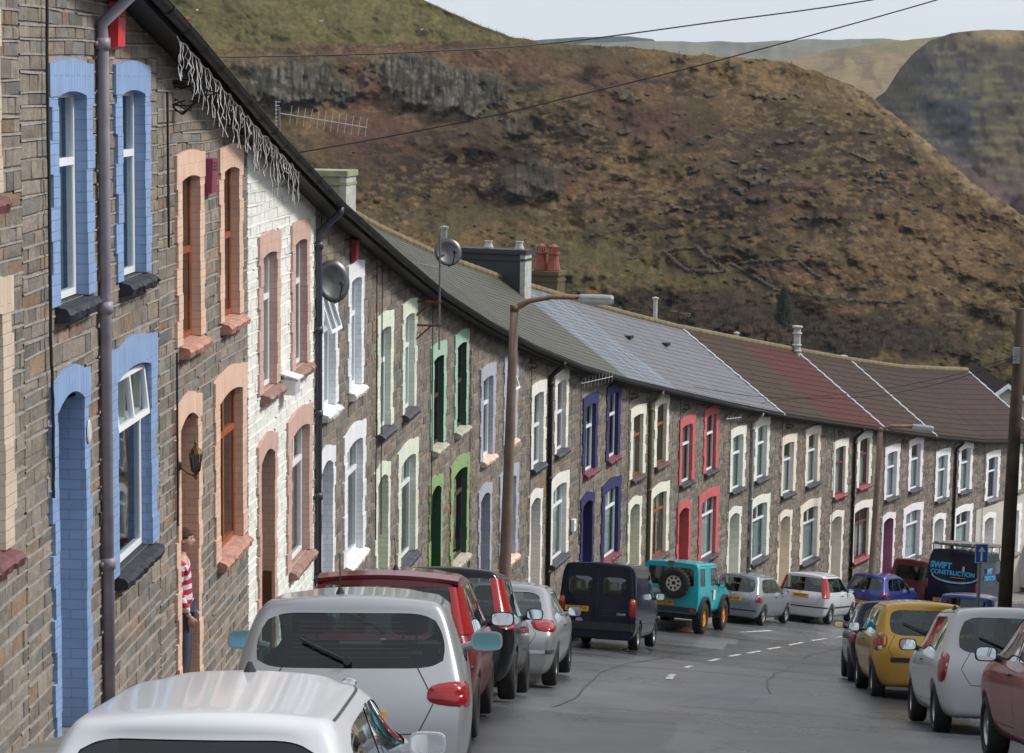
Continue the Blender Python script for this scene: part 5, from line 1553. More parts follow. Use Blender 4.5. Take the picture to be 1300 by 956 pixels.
cars['punto'] = make_car('parked_car', 'white hatchback with red pillar lamps in the middle of the bend', 'car', G_L, P_WHITE,
    dict(sy=.985, W=1.63, xm=[-1, -.84, -.42, 0, .42, .84, 1], pillar_lamp=(4, 3), z=[.19, .28, .50, .78, .94, 1.36, 1.43], yt=[.28, .48, 1.0, 1.62, 2.12, 2.90, 3.42, 3.74]), doors=2, plate='R664 JNT', plate_z=.82, rear_strip=(.50, 60, .035, BLKP), side_strip=.50, mirmat=BLKP)
cars['astra'] = make_car('parked_car', 'blue hatchback with a rounded tail between the white hatchback and red van', 'car', G_L, P_BLUE,
    dict(sy=.96, W=1.62, bulge=.14), doors=4, lamps=[([(33, .74), (35, .88), (50, .88), (56, .80), (54, .72)], LRED)], plate='P371 TBO', plate_z=.50, glass=CGLASS)
# right side
cars['rr'] = make_car('parked_car', 'faded red car cut by the right edge of the picture, nearest on the right', 'car', G_R, P_FRED, dict(W=1.64), doors=2, lamps=[(LAMP_LOW, LRED)], plate='N82 KWO', mirmat=BLKP, mirsize=(.2, .14))
cars['w2'] = make_car('parked_car', 'white estate style hatchback with upright dark red lamps on the right', 'car', G_R, P_WHITE,
    dict(sy=1.06, W=1.66, z=[.2, .3, .55, .80, .94, 1.36, 1.44], yt=[.22, .42, .90, 1.62, 2.12, 2.90, 3.42, 3.74]), doors=4, lamps=[([(40, .60), (39, .92), (47, .96), (53, .92), (53, .60)], LDRK)], plate='S917 ETG', mirmat=BLKP, mirsize=(.22, .15), antenna=(-.55, .8, .02, 0), rear_strip=None)
cars['gold'] = make_car('parked_car', 'gold mustard hatchback with round red lamps on the right kerb', 'car', G_R, P_GOLD,
    dict(sy=.93, W=1.56, bulge=.15, rear_w=.86, z=[.2, .29, .55, .80, .95, 1.33, 1.41], yt=[.36, .56, 1.02, 1.62, 2.12, 2.90, 3.42, 3.74], hw=[.82, .94, .995, 1.0, .94, .80, .68]), doors=4,
    lamps=[([(33, .78), (34, .94), (43, 1.0), (54, .95), (56, .80), (46, .70)], LRED), ([(37, .735), (37, .80), (43, .80), (43, .735)], LWHT)], plate='V718 FOY', plate_z=.46, rear_strip=(.60, 30, .07, BLKP), mirmat=BLKP, mirsize=(.18, .15), wheel_r=.27)
cars['dark'] = make_car('parked_car', 'dark navy hatchback in front of the gold car', 'car', G_R, P_NAVY, dict(sy=.94, W=1.6), doors=2, lamps=[([(36, .70), (38, .88), (52, .88), (55, .74)], LRED)], plate='T265 CNY', mirmat=BLKP)
cars['s2'] = make_car('parked_car', 'pale silver hatchback mostly hidden behind the gold car roof', 'car', G_R, P_SILV, dict(sy=.97, W=1.62), doors=4, lamps=[(LAMP_LOW, LRED)], plate='X540 RDE')
cars['blue2'] = make_car('parked_car', 'boxy blue hatchback behind the small blue road sign', 'car', G_R, P_BLUE, dict(sy=.84, W=1.50, z=[.2, .3, .52, .76, .90, 1.38, 1.44], yt=[.20, .40, .90, 1.62, 2.12, 2.90, 3.42, 3.74], hw=[.85, .95, .99, 1.0, .95, .84, .78]), doors=2, lamps=[(LAMP_LOW, LRED)], plate='M390 LHB')
cars['dk2'] = make_car('parked_car', 'dark grey hatchback behind the wooden pole on the right', 'car', G_R, car_paint('grey_paint', (.06, .065, .075), .4, .3), dict(sy=.98, W=1.64), doors=4, lamps=[(LAMP_LOW, LRED)], plate='W106 UTX')

# --- navy small van with two glazed rear doors
VANB = dict(W=1.68, z=[.22, .32, .58, .86, 1.08, 1.60, 1.78], hw=[.86, .96, 1.0, 1.0, .985, .93, .84],
    yl=[.02, .20, .85, 1.95, 2.75, 3.15, 3.60, 4.05], yb=[.03, .22, .85, 1.95, 2.78, 3.14, 3.58, 4.0], yt=[.06, .24, .85, 1.95, 2.45, 3.08, 3.55, 3.95],
    hood=[(1.06, 1.10, 1.12), (.98, 1.0, 1.02), (.66, .72, .76)], crown=.05, bulge=.03, rear_w=.985, rear_wt=.985, crease=.35,
    xm=[-1, -.76, -.12, 0, .12, .76, 1], glass_side=[(3, 4), (4, 5)], axles=(.72, 3.2), wheel_r=.30, van=1, rg=(99, 99), rear_glass=True)
def van_window(sf, root, x0, x1, z0, z1, glassm, surround=BLKP):
    def fn(a, b, o):
        h = sf.b.ray_cast(Vector((a, -3, b)), Vector((0, 1, 0))); n = h[1] if h[1].y < 0 else -h[1]; return h[0] + n * o, n
    o = sf.patch([(x0, z0), (x1, z0), (x1, z1), (x0, z1)], fn, 'rear_window', glassm, root, off=.010, dome=0.0, rings=3, sub=6)
    return o
DGLASS = plain('dark_tinted_glass', (.012, .014, .016), .04, 0, var=.2, scale=4, bump=0, coat=1)
def straight(sf):
    def fn(a, b, o):
        h = sf.b.ray_cast(Vector((a, -3, b)), Vector((0, 1, 0)))
        if h[0] is None: return Vector((a, 0, b)), Vector((0, -1, 0))
        n = h[1] if h[1].y < 0 else -h[1]; return h[0] + n * o, n
    return fn
r, sp, sf = make_car('small_van', 'navy blue small van with two glazed rear doors, parked on the left', 'van', None, P_NAVY, VANB, doors=2, lamps=[([(37.5, .70), (37.5, 1.10), (44, 1.10), (44, .70)], LRED), ([(38, .92), (38, 1.08), (43.5, 1.08), (43.5, .92)], LORG)],
    mirmat=BLKP, wiper=False, tail=False, mirsize=(.2, .16)); cars['van'] = (r, sp, sf)
fs_ = straight(sf)
for x0, x1 in ((-.62, -.12), (.10, .60)): van_window(sf, r, x0, x1, 1.14, 1.52, DGLASS)
gm = MB()
for path in ([(0, .46), (0, 1.70)], [(-.76, .46), (.76, .46)], [(-.74, .46), (-.72, 1.66)], [(.74, .46), (.72, 1.66)], [(.06, .72), (.66, .72)], [(.06, .84), (.66, .84)]):
    m_ = sf.line(path, fs_, .012, None, None); b0 = len(gm.v); gm.v += m_.v; gm.f += [tuple(i + b0 for i in f) for f in m_.f]; gm.m += m_.m; gm.uv += m_.uv; gm.c += m_.c
gm.build('rear_door_gap', PLTXT, r)
def flat_plate(r, sf, txt, x, z, w=.50):
    y = sf.b.ray_cast(Vector((x, -3, z)), Vector((0, 1, 0)))[0].y - .014
    b = MB(); b.box(x - w / 2, x + w / 2, y - .006, y + .03, z - .055, z + .055); po = b.build('number_plate', PLATE, r)
    text_mesh(txt, .105, PLTXT, Matrix.Translation((x, y - .0075, z)) @ Matrix.Rotation(PI / 2, 4, 'X'), po, 'plate_lettering', .001, sx=.92, bold=.002)
flat_plate(r, sf, 'X972 JTW', -.42, .84)
b = MB(); b.lathe([(.001, 0), (.075, 0), (.075, .004), (.001, .005)], Matrix.Translation((-.36, sf.b.ray_cast(Vector((-.36, -3, .6)), Vector((0, 1, 0)))[0].y - .004, .6)) @ Matrix.Rotation(PI / 2, 4, 'X') @ Matrix.Diagonal((1, .7, 1, 1)), 18)
b.build('oval_sticker', plain('lilac_sticker', (.35, .30, .5), .5, bump=0), r)
text_mesh('Combi', .07, CHROME, Matrix.Translation((.52, sf.b.ray_cast(Vector((.5, -3, .74)), Vector((0, 1, 0)))[0].y - .006, .765)) @ Matrix.Rotation(PI / 2, 4, 'X'), r, 'lettering', shear=.3)
m_ = sf.line([(-44, .50), (44, .50)], lambda a, b_, o: sf.polar(a, b_, .9, o), .16, None, None, off=.02, sub=24); m_.build('bumper', BLKP, r)

# --- turquoise off-road car with spare wheel
JEEP = dict(W=1.46, z=[.46, .54, .72, .98, 1.12, 1.56, 1.66], hw=[.90, .98, 1.0, 1.0, .99, .93, .86],
    yl=[.0, .12, .62, 1.20, 1.98, 2.24, 2.85, 3.35], yb=[.02, .14, .62, 1.20, 2.0, 2.22, 2.85, 3.32], yt=[.06, .18, .62, 1.20, 1.86, 2.14, 2.82, 3.28],
    hood=[(1.12, 1.15, 1.17), (1.08, 1.11, 1.13), (.90, .98, 1.03)], crown=.03, bulge=.02, rear_w=.99, rear_wt=.97, crease=.45, nose_w=.96,
    xm=[-1, -.84, -.4, 0, .4, .84, 1], glass_side=[(1, 2), (3, 4)], axles=(.55, 2.60), wheel_r=.37, wr=.24, hwh=[.94, .86])
YELR = plain('orange_yellow_rim', lin((232, 148, 24)), .4, var=.1)
CREAMR = plain('cream_rim', lin((222, 216, 200)), .4, var=.1)
r, sp, sf = make_car('off_road_car', 'turquoise off-road car with a spare wheel on its back and orange rims', 'off-road car', None, P_TURQ, JEEP, doors=2, rim=YELR, rimfrac=.55, tread=1, spokes=10, wout=.06, wiper=False, tail=False, mirmat=BLKP, mirsize=(.14, .2), glass=CGLASSD, handle=BLKP); cars['jeep'] = (r, sp, sf)
w_ = make_wheel(r, 0, 0, .36, .22, CREAMR, 1, 8, .52, 1)
for o in [w_] + list(w_.children): pass
w_.name = 'spare_wheel'; w_.rotation_euler = (0, 0, -PI / 2); w_.location = (.16, -.19, .82)
b = MB()
for a in range(8):
    an = 2 * PI * a / 8 + .39
    b.lathe([(.001, 0), (.028, 0), (.028, .01), (.001, .01)], Matrix.Translation((.16 + .12 * math.cos(an), -.30, 1.19 + .12 * math.sin(an))) @ Matrix.Rotation(PI / 2, 4, 'X'), 8)
b.lathe([(.001, 0), (.05, 0), (.045, .03), (.001, .03)], Matrix.Translation((.16, -.27, 1.19)) @ Matrix.Rotation(PI / 2, 4, 'X'), 12)
b.build('rim_hole', PLTXT, w_).matrix_parent_inverse = (Matrix.Translation((.16, -.19, .82)) @ Matrix.Rotation(-PI / 2, 4, 'Z')).inverted()
for o in r.children: pass
b = MB(); b.box(-.70, .70, -.10, .02, .50, .62); b.build('bumper', BLKP, r)
flat_plate(r, sf, 'G570 JYF', -.1, .70, .46)
b = MB(); b.box(-.42, -.18, -.17, -.10, .93, 1.03); b.tube([(-.30, -.12, .98), (-.2, .0, .98)], .015, 6); b.build('rear_mirror_box', plain('grey_box', (.35, .38, .42), .4), r)
b = MB()
for sx in (-1, 1): 
    for ya in sp['axles']:
        n = 14; vs = []
        for k in range(n + 1):
            a = PI * (-.02 + 1.04 * k / n)
            for rr in (.43, .49):
                for xx in (.72, .82): vs.append((sx * xx, ya + rr * math.cos(a), .40 + rr * math.sin(a)))
        fs = []
        for k in range(n):
            q = k * 4
            fs += [(q, q + 1, q + 5, q + 4), (q + 2, q + 6, q + 7, q + 3), (q + 1, q + 3, q + 7, q + 5), (q, q + 4, q + 6, q + 2)]
        a_ = MB(); a_.add(vs, fs); a_.build('wheel_arch', BLKP, r, fixn=True)
b = MB(); b.box(.745, .752, 1.42, 1.62, .78, 1.02); b.build('door_sticker', WHTP, r)
b = MB(); b.box(-.08, .08, -.02, .05, 1.66, 1.70); b.build('high_brake_lamp', LDRK, r)
b = MB(); b.box(.55, .68, -.11, -.095, .52, .60); b.build('tail_lamp', LRED, r); b = MB(); b.box(-.68, -.55, -.11, -.095, .52, .60); b.build('tail_lamp', LRED, r)
b = MB(); b.box(-.55, .55, .3, 2.9, .34, .48); b.tube([(-.7, .55, .37), (.7, .55, .37)], .06, 8); b.tube([(-.7, 2.6, .37), (.7, 2.6, .37)], .06, 8); b.build('chassis', BLKP, r)

# --- dark red people carrier
r, sp, sf = make_car('small_van', 'dark red small van with side windows, left of the navy van', 'van', None, P_DRED, dict(VANB, glass_side=[(1, 2), (2, 3), (3, 4), (4, 5)], rg=(1, 4), rear_glass=True), doors=4, lamps=[([(37.5, .70), (37.5, 1.0), (44, 1.0), (44, .70)], LORG)], mirmat=BLKP, tail_phi=30, glass=CGLASSD); cars['rvan'] = (r, sp, sf)

# --- navy high-roof van with roof rack and lettering
TRV = dict(W=1.94, z=[.30, .42, .70, 1.05, 1.32, 1.95, 2.22], hw=[.88, .98, 1.0, 1.0, .99, .92, .82],
    yl=[.02, .20, 1.2, 2.6, 3.7, 4.15, 4.55, 4.95], yb=[.03, .22, 1.2, 2.6, 3.72, 4.12, 4.5, 4.9], yt=[.06, .24, 1.2, 2.6, 3.35, 4.0, 4.45, 4.85],
    hood=[(1.3, 1.34, 1.36), (1.15, 1.18, 1.2), (.8, .86, .9)], crown=.06, bulge=.02, rear_w=.99, rear_wt=.985, crease=.4,
    xm=[-1, -.76, -.12, 0, .12, .76, 1], glass_side=[(3, 4), (4, 5)], axles=(.95, 3.9), wheel_r=.34, van=1, rg=(99, 99), rear_glass=True)
r, sp, sf = make_car('panel_van', 'navy panel van with bright blue lettering and a roof rack', 'van', None, P_NAVY, TRV, doors=2, wiper=False, tail=False, mirmat=BLKP, mirsize=(.22, .3), lamps=[([(44, .9), (44, 1.25), (47.5, 1.25), (47.5, .9)], LRED)]); cars['tvan'] = (r, sp, sf)
fs_ = straight(sf)
gm = MB()
for path in ([(0, .5), (0, 2.1)], [(-.88, .5), (.88, .5)]):
    m_ = sf.line(path, fs_, .014, None, None); b0 = len(gm.v); gm.v += m_.v; gm.f += [tuple(i + b0 for i in f) for f in m_.f]; gm.m += m_.m; gm.uv += m_.uv; gm.c += m_.c
gm.build('rear_door_gap', PLTXT, r)
SIGNB = plain('sign_blue', (.06, .42, .78), .4, bump=0); SIGNO = plain('sign_orange', (.7, .3, .04), .4, bump=0)
yy = sf.b.ray_cast(Vector((0, -3, 1.5)), Vector((0, 1, 0)))[0].y - .03
RX = Matrix.Rotation(PI / 2, 4, 'X')
text_mesh('SWIFT', .27, SIGNB, Matrix.Translation((-.42, yy, 1.72)) @ RX, r, 'lettering', bold=.012)
text_mesh('CONSTRUCTION', .205, SIGNB, Matrix.Translation((.02, yy, 1.50)) @ RX, r, 'lettering', bold=.006)
b = MB(); n = 20
for k in range(n):
    a0, a1 = PI * (1.03 + .94 * k / n), PI * (1.03 + .94 * (k + 1) / n)
    def e(a, q): return (.10 + (.80 + q) * math.cos(a), yy, 1.44 + (.20 + q * 1.2) * math.sin(a))
    b.quad(e(a0, 0), e(a1, 0), e(a1, .03), e(a0, .03), 0); b.quad(e(a0, .034), e(a1, .034), e(a1, .05), e(a0, .05), 1)
b.build('swoosh', [SIGNB, WHTP], r)
b = MB(); b.box(-.05, .5, yy - .002, yy + .002, 1.36, 1.38); b.build('orange_line', SIGNO, r)
b = MB(); b.box(-.05 + .42, -.05 + .50, yy - .03, yy, 1.60, 1.76); b.build('door_handle', CHROME, r)
flat_plate(r, sf, 'CA53 CVV', -.35, .60, .52)
xs_ = sf.side(1, 1.4, 1.2)[0].x + .008
RY = Matrix.Rotation(PI / 2, 4, 'Z') @ RX
text_mesh('SWIFT', .26, SIGNB, Matrix.Translation((xs_, 1.5, 1.62)) @ RY, r, 'lettering', bold=.01)
text_mesh('CONSTRUCTION', .2, SIGNB, Matrix.Translation((xs_, 1.6, 1.40)) @ RY, r, 'lettering', bold=.006)
b = MB()
for sx in (-.78, .78): b.tube([(sx, .15, 2.40), (sx, 3.4, 2.40)], .022, 8)
for y_ in (.15, 1.2, 2.3, 3.4):
    b.tube([(-.85, y_, 2.40), (.85, y_, 2.40)], .022, 8)
    for sx in (-.8, .8): b.tube([(sx, y_, 2.1), (sx, y_, 2.40)], .018, 6)
b.build('roof_rack', plain('rack_steel', (.3, .3, .31), .4, .6), r)
rnd = random.Random(3); LOADM = plain('grey_boards', (.2, .18, .17), .8, var=.4)
loadroot = r
b = MB()
for k in range(7):
    x = -.75 + k * .24; b.box(x, x + .20, .0 + rnd.uniform(-.1, .1), 3.0 + rnd.uniform(-.2, .3), 2.425, 2.46 + rnd.uniform(0, .06))
lt = b.build('stack_of_boards', LOADM); tag(lt, 'grey boards lying on the roof rack of the navy van', 'boards'); LOAD = lt

# white van far right
r, sp, sf = make_car('panel_van', 'white van at the far right edge beyond the wooden pole', 'van', None, P_WHITE, dict(TRV, rg=(99, 99)), doors=2, wiper=False, tail=False, mirmat=BLKP, lamps=[([(44, .9), (44, 1.25), (47.5, 1.25), (47.5, .9)], LRED)], glass=CGLASSD); cars['wvan'] = (r, sp, sf)
for x0, x1 in ((-.72, -.10), (.10, .72)): van_window(sf, r, x0, x1, 1.45, 1.92, DGLASS)

def place_px(k, px, Y, yaw=0, dz=0):
    x = (px - 650) / FPX * Y * 1.007; s, d = sd(x, Y); put(k, s, d, yaw, dz); return s, d
for k, px, Y, yw in (('w1', 220, 8.1, -3), ('s1', 443, 13.7, -5), ('r1', 486, 18.4, -1), ('b1', 562, 23.3, 0), ('c1', 631, 28.1, 1), ('van', 762, 43.6, 0), ('jeep', 854, 55.0, 0), ('clio', 938, 61.2, 0), ('punto', 1025, 65.6, -3), ('astra', 1106, 72, 0), ('rvan', 1164, 77.5, 0), ('tvan', 1217, 74.5, -6),
                 ('rr', 1488, 16.4, 0), ('w2', 1306, 23.5, 1), ('gold', 1194, 30.4, -2), ('dark', 1152, 36.0, -2), ('s2', 1182, 44.5, 0), ('blue2', 1236, 56, 0), ('dk2', 1292, 51, 0), ('wvan', 1330, 88, 0)):
    place_px(k, px, Y, yw)
cars['jeep'][0].scale = (1.1,) * 3; cars['punto'][0].scale = (1.06,) * 3; cars['tvan'][0].scale = (1, 1, 1.1); cars['blue2'][0].scale = (1.12,) * 3
LOAD.scale = (1, 1, 1.1)
LOAD.location = cars['tvan'][0].location; LOAD.rotation_euler = cars['tvan'][0].rotation_euler

def report():
    bpy.context.view_layer.update()
    for k, c in cars.items():
        xs, ys = [], []
        for o in c[0].children:
            if o.type != 'MESH': continue
            for v in o.bound_box:
                w = o.matrix_world @ Vector(v); q = w.dot(F); xs.append(650 + FPX * w.dot(R2) / q); ys.append(433.5 - FPX * w.dot(U2) / q)
        print('CAR', k, round(min(xs)), round(max(xs)), round(min(ys)), round(max(ys)))
# ================================================================== THINGS ON AND ROUND THE HOUSES
def rootmat(root): return Matrix.Translation(root.location) @ root.rotation_euler.to_matrix().to_4x4()
def wbuild(mb, name, mats, root, smooth=False, **k):
    """a part whose shape was made in world coordinates"""
    o = mb.build(name, mats, root, smooth=smooth, **k); o.matrix_parent_inverse = rootmat(root).inverted(); return o
REDPOT = plain('red_clay_pot', lin((136, 72, 60)), .7, var=.25, scale=5)
GREYPOT = plain('grey_clay_pot', lin((170, 170, 165)), .7, var=.25)
STACKS = {'slate': painted_brick(lin((58, 60, 66)), False, None, .4, .16), 'brown': painted_brick(lin((98, 84, 62)), False, None, .6), 'pale': plain('mossy_render', lin((140, 142, 116)), .85, var=.25, scale=3), 'red': painted_brick(lin((150, 84, 66)), False, None, .5)}
def frame_at(s):
    h = heading(max(0, min(17, s))); return Vector((math.sin(h), math.cos(h), 0)), Vector((-math.cos(h), math.sin(h), 0))
def chimney(i, j, n0, n1, ztop, mat, pots, thick=.5, capm=None, edge=None):
    """stack on the party line below house j, between n0 and n1 metres back from the front"""
    root = HS[i][0]; s = bnd(j); d, n = frame_at(s); P = Vector((*plan(s), 0)); b = MB()
    Mx_ = Matrix((( d.x, n.x, 0, P.x), (d.y, n.y, 0, P.y), (0, 0, 1, 0), (0, 0, 0, 1)))
    b.box(-thick / 2, thick / 2, n0, n1, ztop - 3.2, ztop - .12, M=Mx_)
    o = wbuild(b, 'chimney', mat, root)
    c = MB(); c.box(-thick / 2 - .05, thick / 2 + .05, n0 - .05, n1 + .05, ztop - .12, ztop, M=Mx_); c.box(-thick / 2 - .03, thick / 2 + .03, n0 - .03, n1 + .03, ztop - .3, ztop - .24, M=Mx_)
    cc = wbuild(c, 'chimney_cap', capm or mat, root); cc.parent = o; cc.matrix_parent_inverse = Matrix.Identity(4)
    if edge:
        c = MB(); c.box(-thick / 2 - .012, thick / 2 + .012, n0 - .012, n0 + .13, ztop - 3.2, ztop - .12, M=Mx_); cc = wbuild(c, 'corner_facing', edge, root); cc.parent = o; cc.matrix_parent_inverse = Matrix.Identity(4)
    for (nn, h, r, pm, cowl) in pots:
        q = MB(); MM = Mx_ @ Matrix.Translation((0, nn, ztop))
        q.lathe([(r * 1.05, -.02), (r * 1.15, .03), (r * 1.1, h * .12), (r * .85, h * .5), (r * .78, h * .86), (r * .98, h * .9), (r * .98, h), (r * .7, h), (r * .65, h * .6)], MM, 14)
        if cowl:
            for a in range(4): q.box(-.015, .015, -.015, .015, h, h + .2, M=MM @ Matrix.Rotation(a * PI / 2, 4, 'Z') @ Matrix.Translation((r * .6, 0, 0)))
            q.lathe([(.001, h + .26), (r * .8, h + .17), (r * .8, h + .15)], MM, 10)
        pp_ = wbuild(q, 'chimney_pot', pm, root); pp_.parent = o; pp_.matrix_parent_inverse = Matrix.Identity(4)
    o.matrix_parent_inverse = rootmat(root).inverted()
chimney(9, 9, 2.75, 4.6, -4.65, STACKS['slate'], [(3.9, .2, .12, GREYPOT, False), (3.0, .22, .12, GREYPOT, False)], .5, edge=GREYPOT)
chimney(10, 10, 3.55, 4.5, -5.65, STACKS['brown'], [(3.8, .55, .19, REDPOT, True), (4.2, .55, .19, REDPOT, True)], .6)
chimney(6, 6, 2.65, 4.4, -1.95, STACKS['pale'], [], .7, edge=GREYPOT)
chimney(4, 4, 3.0, 4.0, .42, STACKS['red'], [(3.2, .5, .17, REDPOT, False)], .6)
def flue(i, s, nn, zb_, h, r, mat, rings=False):
    root = HS[i][0]; d, n = frame_at(s); P = Vector((*plan(s), 0)) + n * nn; b = MB()
    b.tube([(P.x, P.y, zb_ - .4), (P.x, P.y, zb_ + h)], r, 12)
    b.lathe([(r * 1.5, h - .05), (r * 1.5, h), (.001, h + .03)], Matrix.Translation((P.x, P.y, zb_)), 12)
    if rings: 
        for q in (.12, .32, .72): b.lathe([(r, h * q), (r * 1.35, h * q + .02), (r * 1.35, h * q + .06), (r, h * q + .08)], Matrix.Translation((P.x, P.y, zb_)), 12)
    wbuild(b, 'flue', mat, root)
ZR = lambda j: eavez(j) + 2.55
flue(8, 7.95, 3.5, ZR(8) - .1, .85, .075, plain('galvanised_flue', (.33, .34, .35), .4, .6))
flue(12, 11.45, 3.5, ZR(11) - .35, .62, .07, GREYPOT)
flue(14, 13.84, 3.3, ZR(14) - .15, 1.1, .13, GREYPOT, True)
flue(13, 12.9, 3.6, ZR(13) + .0, .25, .07, GREYPOT)
flue(15, 14.8, 3.55, ZR(15) + .1, .12, .1, GREYPOT)
for (i, f, t) in ((11, .35, .62), (12, .1, .66)):
    h = HS[i][1]; v = h['ea0'].lerp(h['ri0'], t).lerp(h['ea1'].lerp(h['ri1'], t), f); b = MB(); b.box(v.x - .12, v.x + .12, v.y - .12, v.y + .16, v.z, v.z + .10); b.build('roof_vent', BLKP, HS[i][0])

# ---- alarm boxes, vents, lantern, plaque: lifted-off things on the walls
def on_wall(i, u, v, y=-.03):
    """world matrix of a spot on the front of house i"""
    return rootmat(HS[i][0]) @ Matrix.Translation((u, y, v))
def alarm(i, u, v, w, h, col, label, side=None, louv=True):
    r = empty('alarm_box'); r.matrix_world = on_wall(i, u, v); tag(r, label, 'alarm box', 'burglar alarm boxes under the eaves')
    m = plain('alarm_' + label[:6], lin(col), .45, var=.12, scale=4)
    b = MB(); b.add([(-w / 2, 0, -h / 2), (w / 2, 0, -h / 2), (w / 2, 0, h / 2), (-w / 2, 0, h / 2), (-w / 2 + .01, -.075, -h / 2 + .03), (w / 2 - .01, -.075, -h / 2 + .03), (w / 2 - .01, -.09, h / 2 - .01), (-w / 2 + .01, -.09, h / 2 - .01)],
                    [(4, 5, 6, 7), (0, 1, 5, 4), (1, 2, 6, 5), (2, 3, 7, 6), (3, 0, 4, 7)])
    b.build('casing', m, r)
    if louv:
        b = MB()
        for k in range(3): b.box(-w * .3, w * .3, -.096, -.084, h * .18 + k * .035, h * .18 + k * .035 + .014)
        b.build('louvres', plain('alarm_slot', lin(tuple(c * .6 for c in col)), .5), r)
    b = MB()
    if side: b.lathe([(.001, .045), (.035, .03), (.04, 0)], Matrix.Translation((w / 2, -.045, -.02)) @ Matrix.Rotation(PI / 2, 4, 'Y'), 10); b.build('strobe_lamp', plain('blue_strobe', (.03, .12, .55), .3), r)
    else: b.box(w / 2 - .005, w / 2 + .03, -.07, -.02, -.06, .03); b.build('strobe_lamp', plain('clear_strobe', (.6, .62, .65), .3), r)
    return r
alarm(1, 2.84, HZ + .34, .28, .42, (206, 46, 50), 'bright red alarm box high on the blue trimmed house behind the downpipe')
alarm(2, 2.25, HZ - .28, .27, .40, (134, 56, 84), 'maroon alarm box with blue lamp between the peach upper windows', True)
alarm(4, 2.75, HZ + .22, .26, .36, (150, 34, 36), 'dark red alarm box under the eaves beside the big satellite dish', louv=False)
r = empty('wall_vent_box'); r.matrix_world = on_wall(3, 2.12, HZ - 2.06); tag(r, 'white vent box on the white painted wall, below its upper windows', 'vent box')
b = MB(); b.box(-.16, .16, -.2, 0, -.10, .10); b.add([(-.19, -.24, .10), (.19, -.24, .10), (.19, 0, .17), (-.19, 0, .17), (-.19, -.24, .12), (.19, -.24, .12), (.19, 0, .19), (-.19, 0, .19)], [(0, 1, 5, 4), (4, 5, 6, 7), (1, 2, 6, 5), (3, 0, 4, 7), (0, 3, 2, 1)]); b.build('casing', UPVC, r)
b = MB(); [b.box(-.13, .13, -.207, -.199, -.08 + k * .03, -.068 + k * .03) for k in range(5)]; b.build('louvres', plain('vent_slot', (.3, .3, .3), .6), r)
r = empty('bell_box'); r.matrix_world = on_wall(9, .12, HZ - 3.1); tag(r, 'small white box on the wall just left of the navy doorway', 'bell box')
b = MB(); b.box(-.10, .10, -.09, 0, -.15, .15); b.lathe([(.001, .02), (.05, .015), (.06, 0)], Matrix.Translation((0, -.09, .04)) @ Matrix.Rotation(PI / 2, 4, 'X'), 12); b.build('casing', UPVC, r)
# door plaque
r = MB(); r.lathe([(.001, .012), (.07, .010), (.085, 0)], Matrix.Diagonal((.75, 1, 1.25, 1)) @ Matrix.Rotation(PI / 2, 4, 'X'), 20)
o = r.build('door_plaque', plain('white_enamel', (.6, .6, .62), .3)); o.matrix_world = on_wall(1, 1.27 + .52, 2.95, -.05); tag(o, 'small oval white plaque on the right jamb of the blue doorway', 'plaque')
# carriage lantern
r = empty('wall_lantern'); r.matrix_world = on_wall(2, .74, 2.9, -.05); tag(r, 'brass carriage lantern on the left jamb of the peach doorway', 'wall lantern')
BRASS = plain('tarnished_brass', (.12, .08, .035), .35, .8)
b = MB(); b.lathe([(.05, 0), (.04, .015), (.001, .02)], Matrix.Rotation(PI / 2, 4, 'X'), 12); b.tube([(0, 0, 0), (0, -.08, -.07), (0, -.15, -.10), (0, -.17, -.06)], .010, 6)
b.lathe([(.001, -.14), (.02, -.12), (.012, -.09), (.035, -.06), (.045, -.05), (.045, -.04)], Matrix.Translation((0, -.17, 0)), 10)
b.lathe([(.075, .14), (.055, .18), (.02, .21), (.012, .235), (.02, .25), (.001, .27)], Matrix.Translation((0, -.17, 0)), 10)
for a in range(6):
    an = a * PI / 3; b.tube([(.045 * math.cos(an), -.17 + .045 * math.sin(an), -.045), (.072 * math.cos(an), -.17 + .072 * math.sin(an), .14)], .005, 4)
b.build('bracket', BRASS, r)
b = MB(); b.lathe([(.043, -.04), (.068, .14)], Matrix.Translation((0, -.17, 0)), 12); b.build('lamp_glass', CGLASS, r)

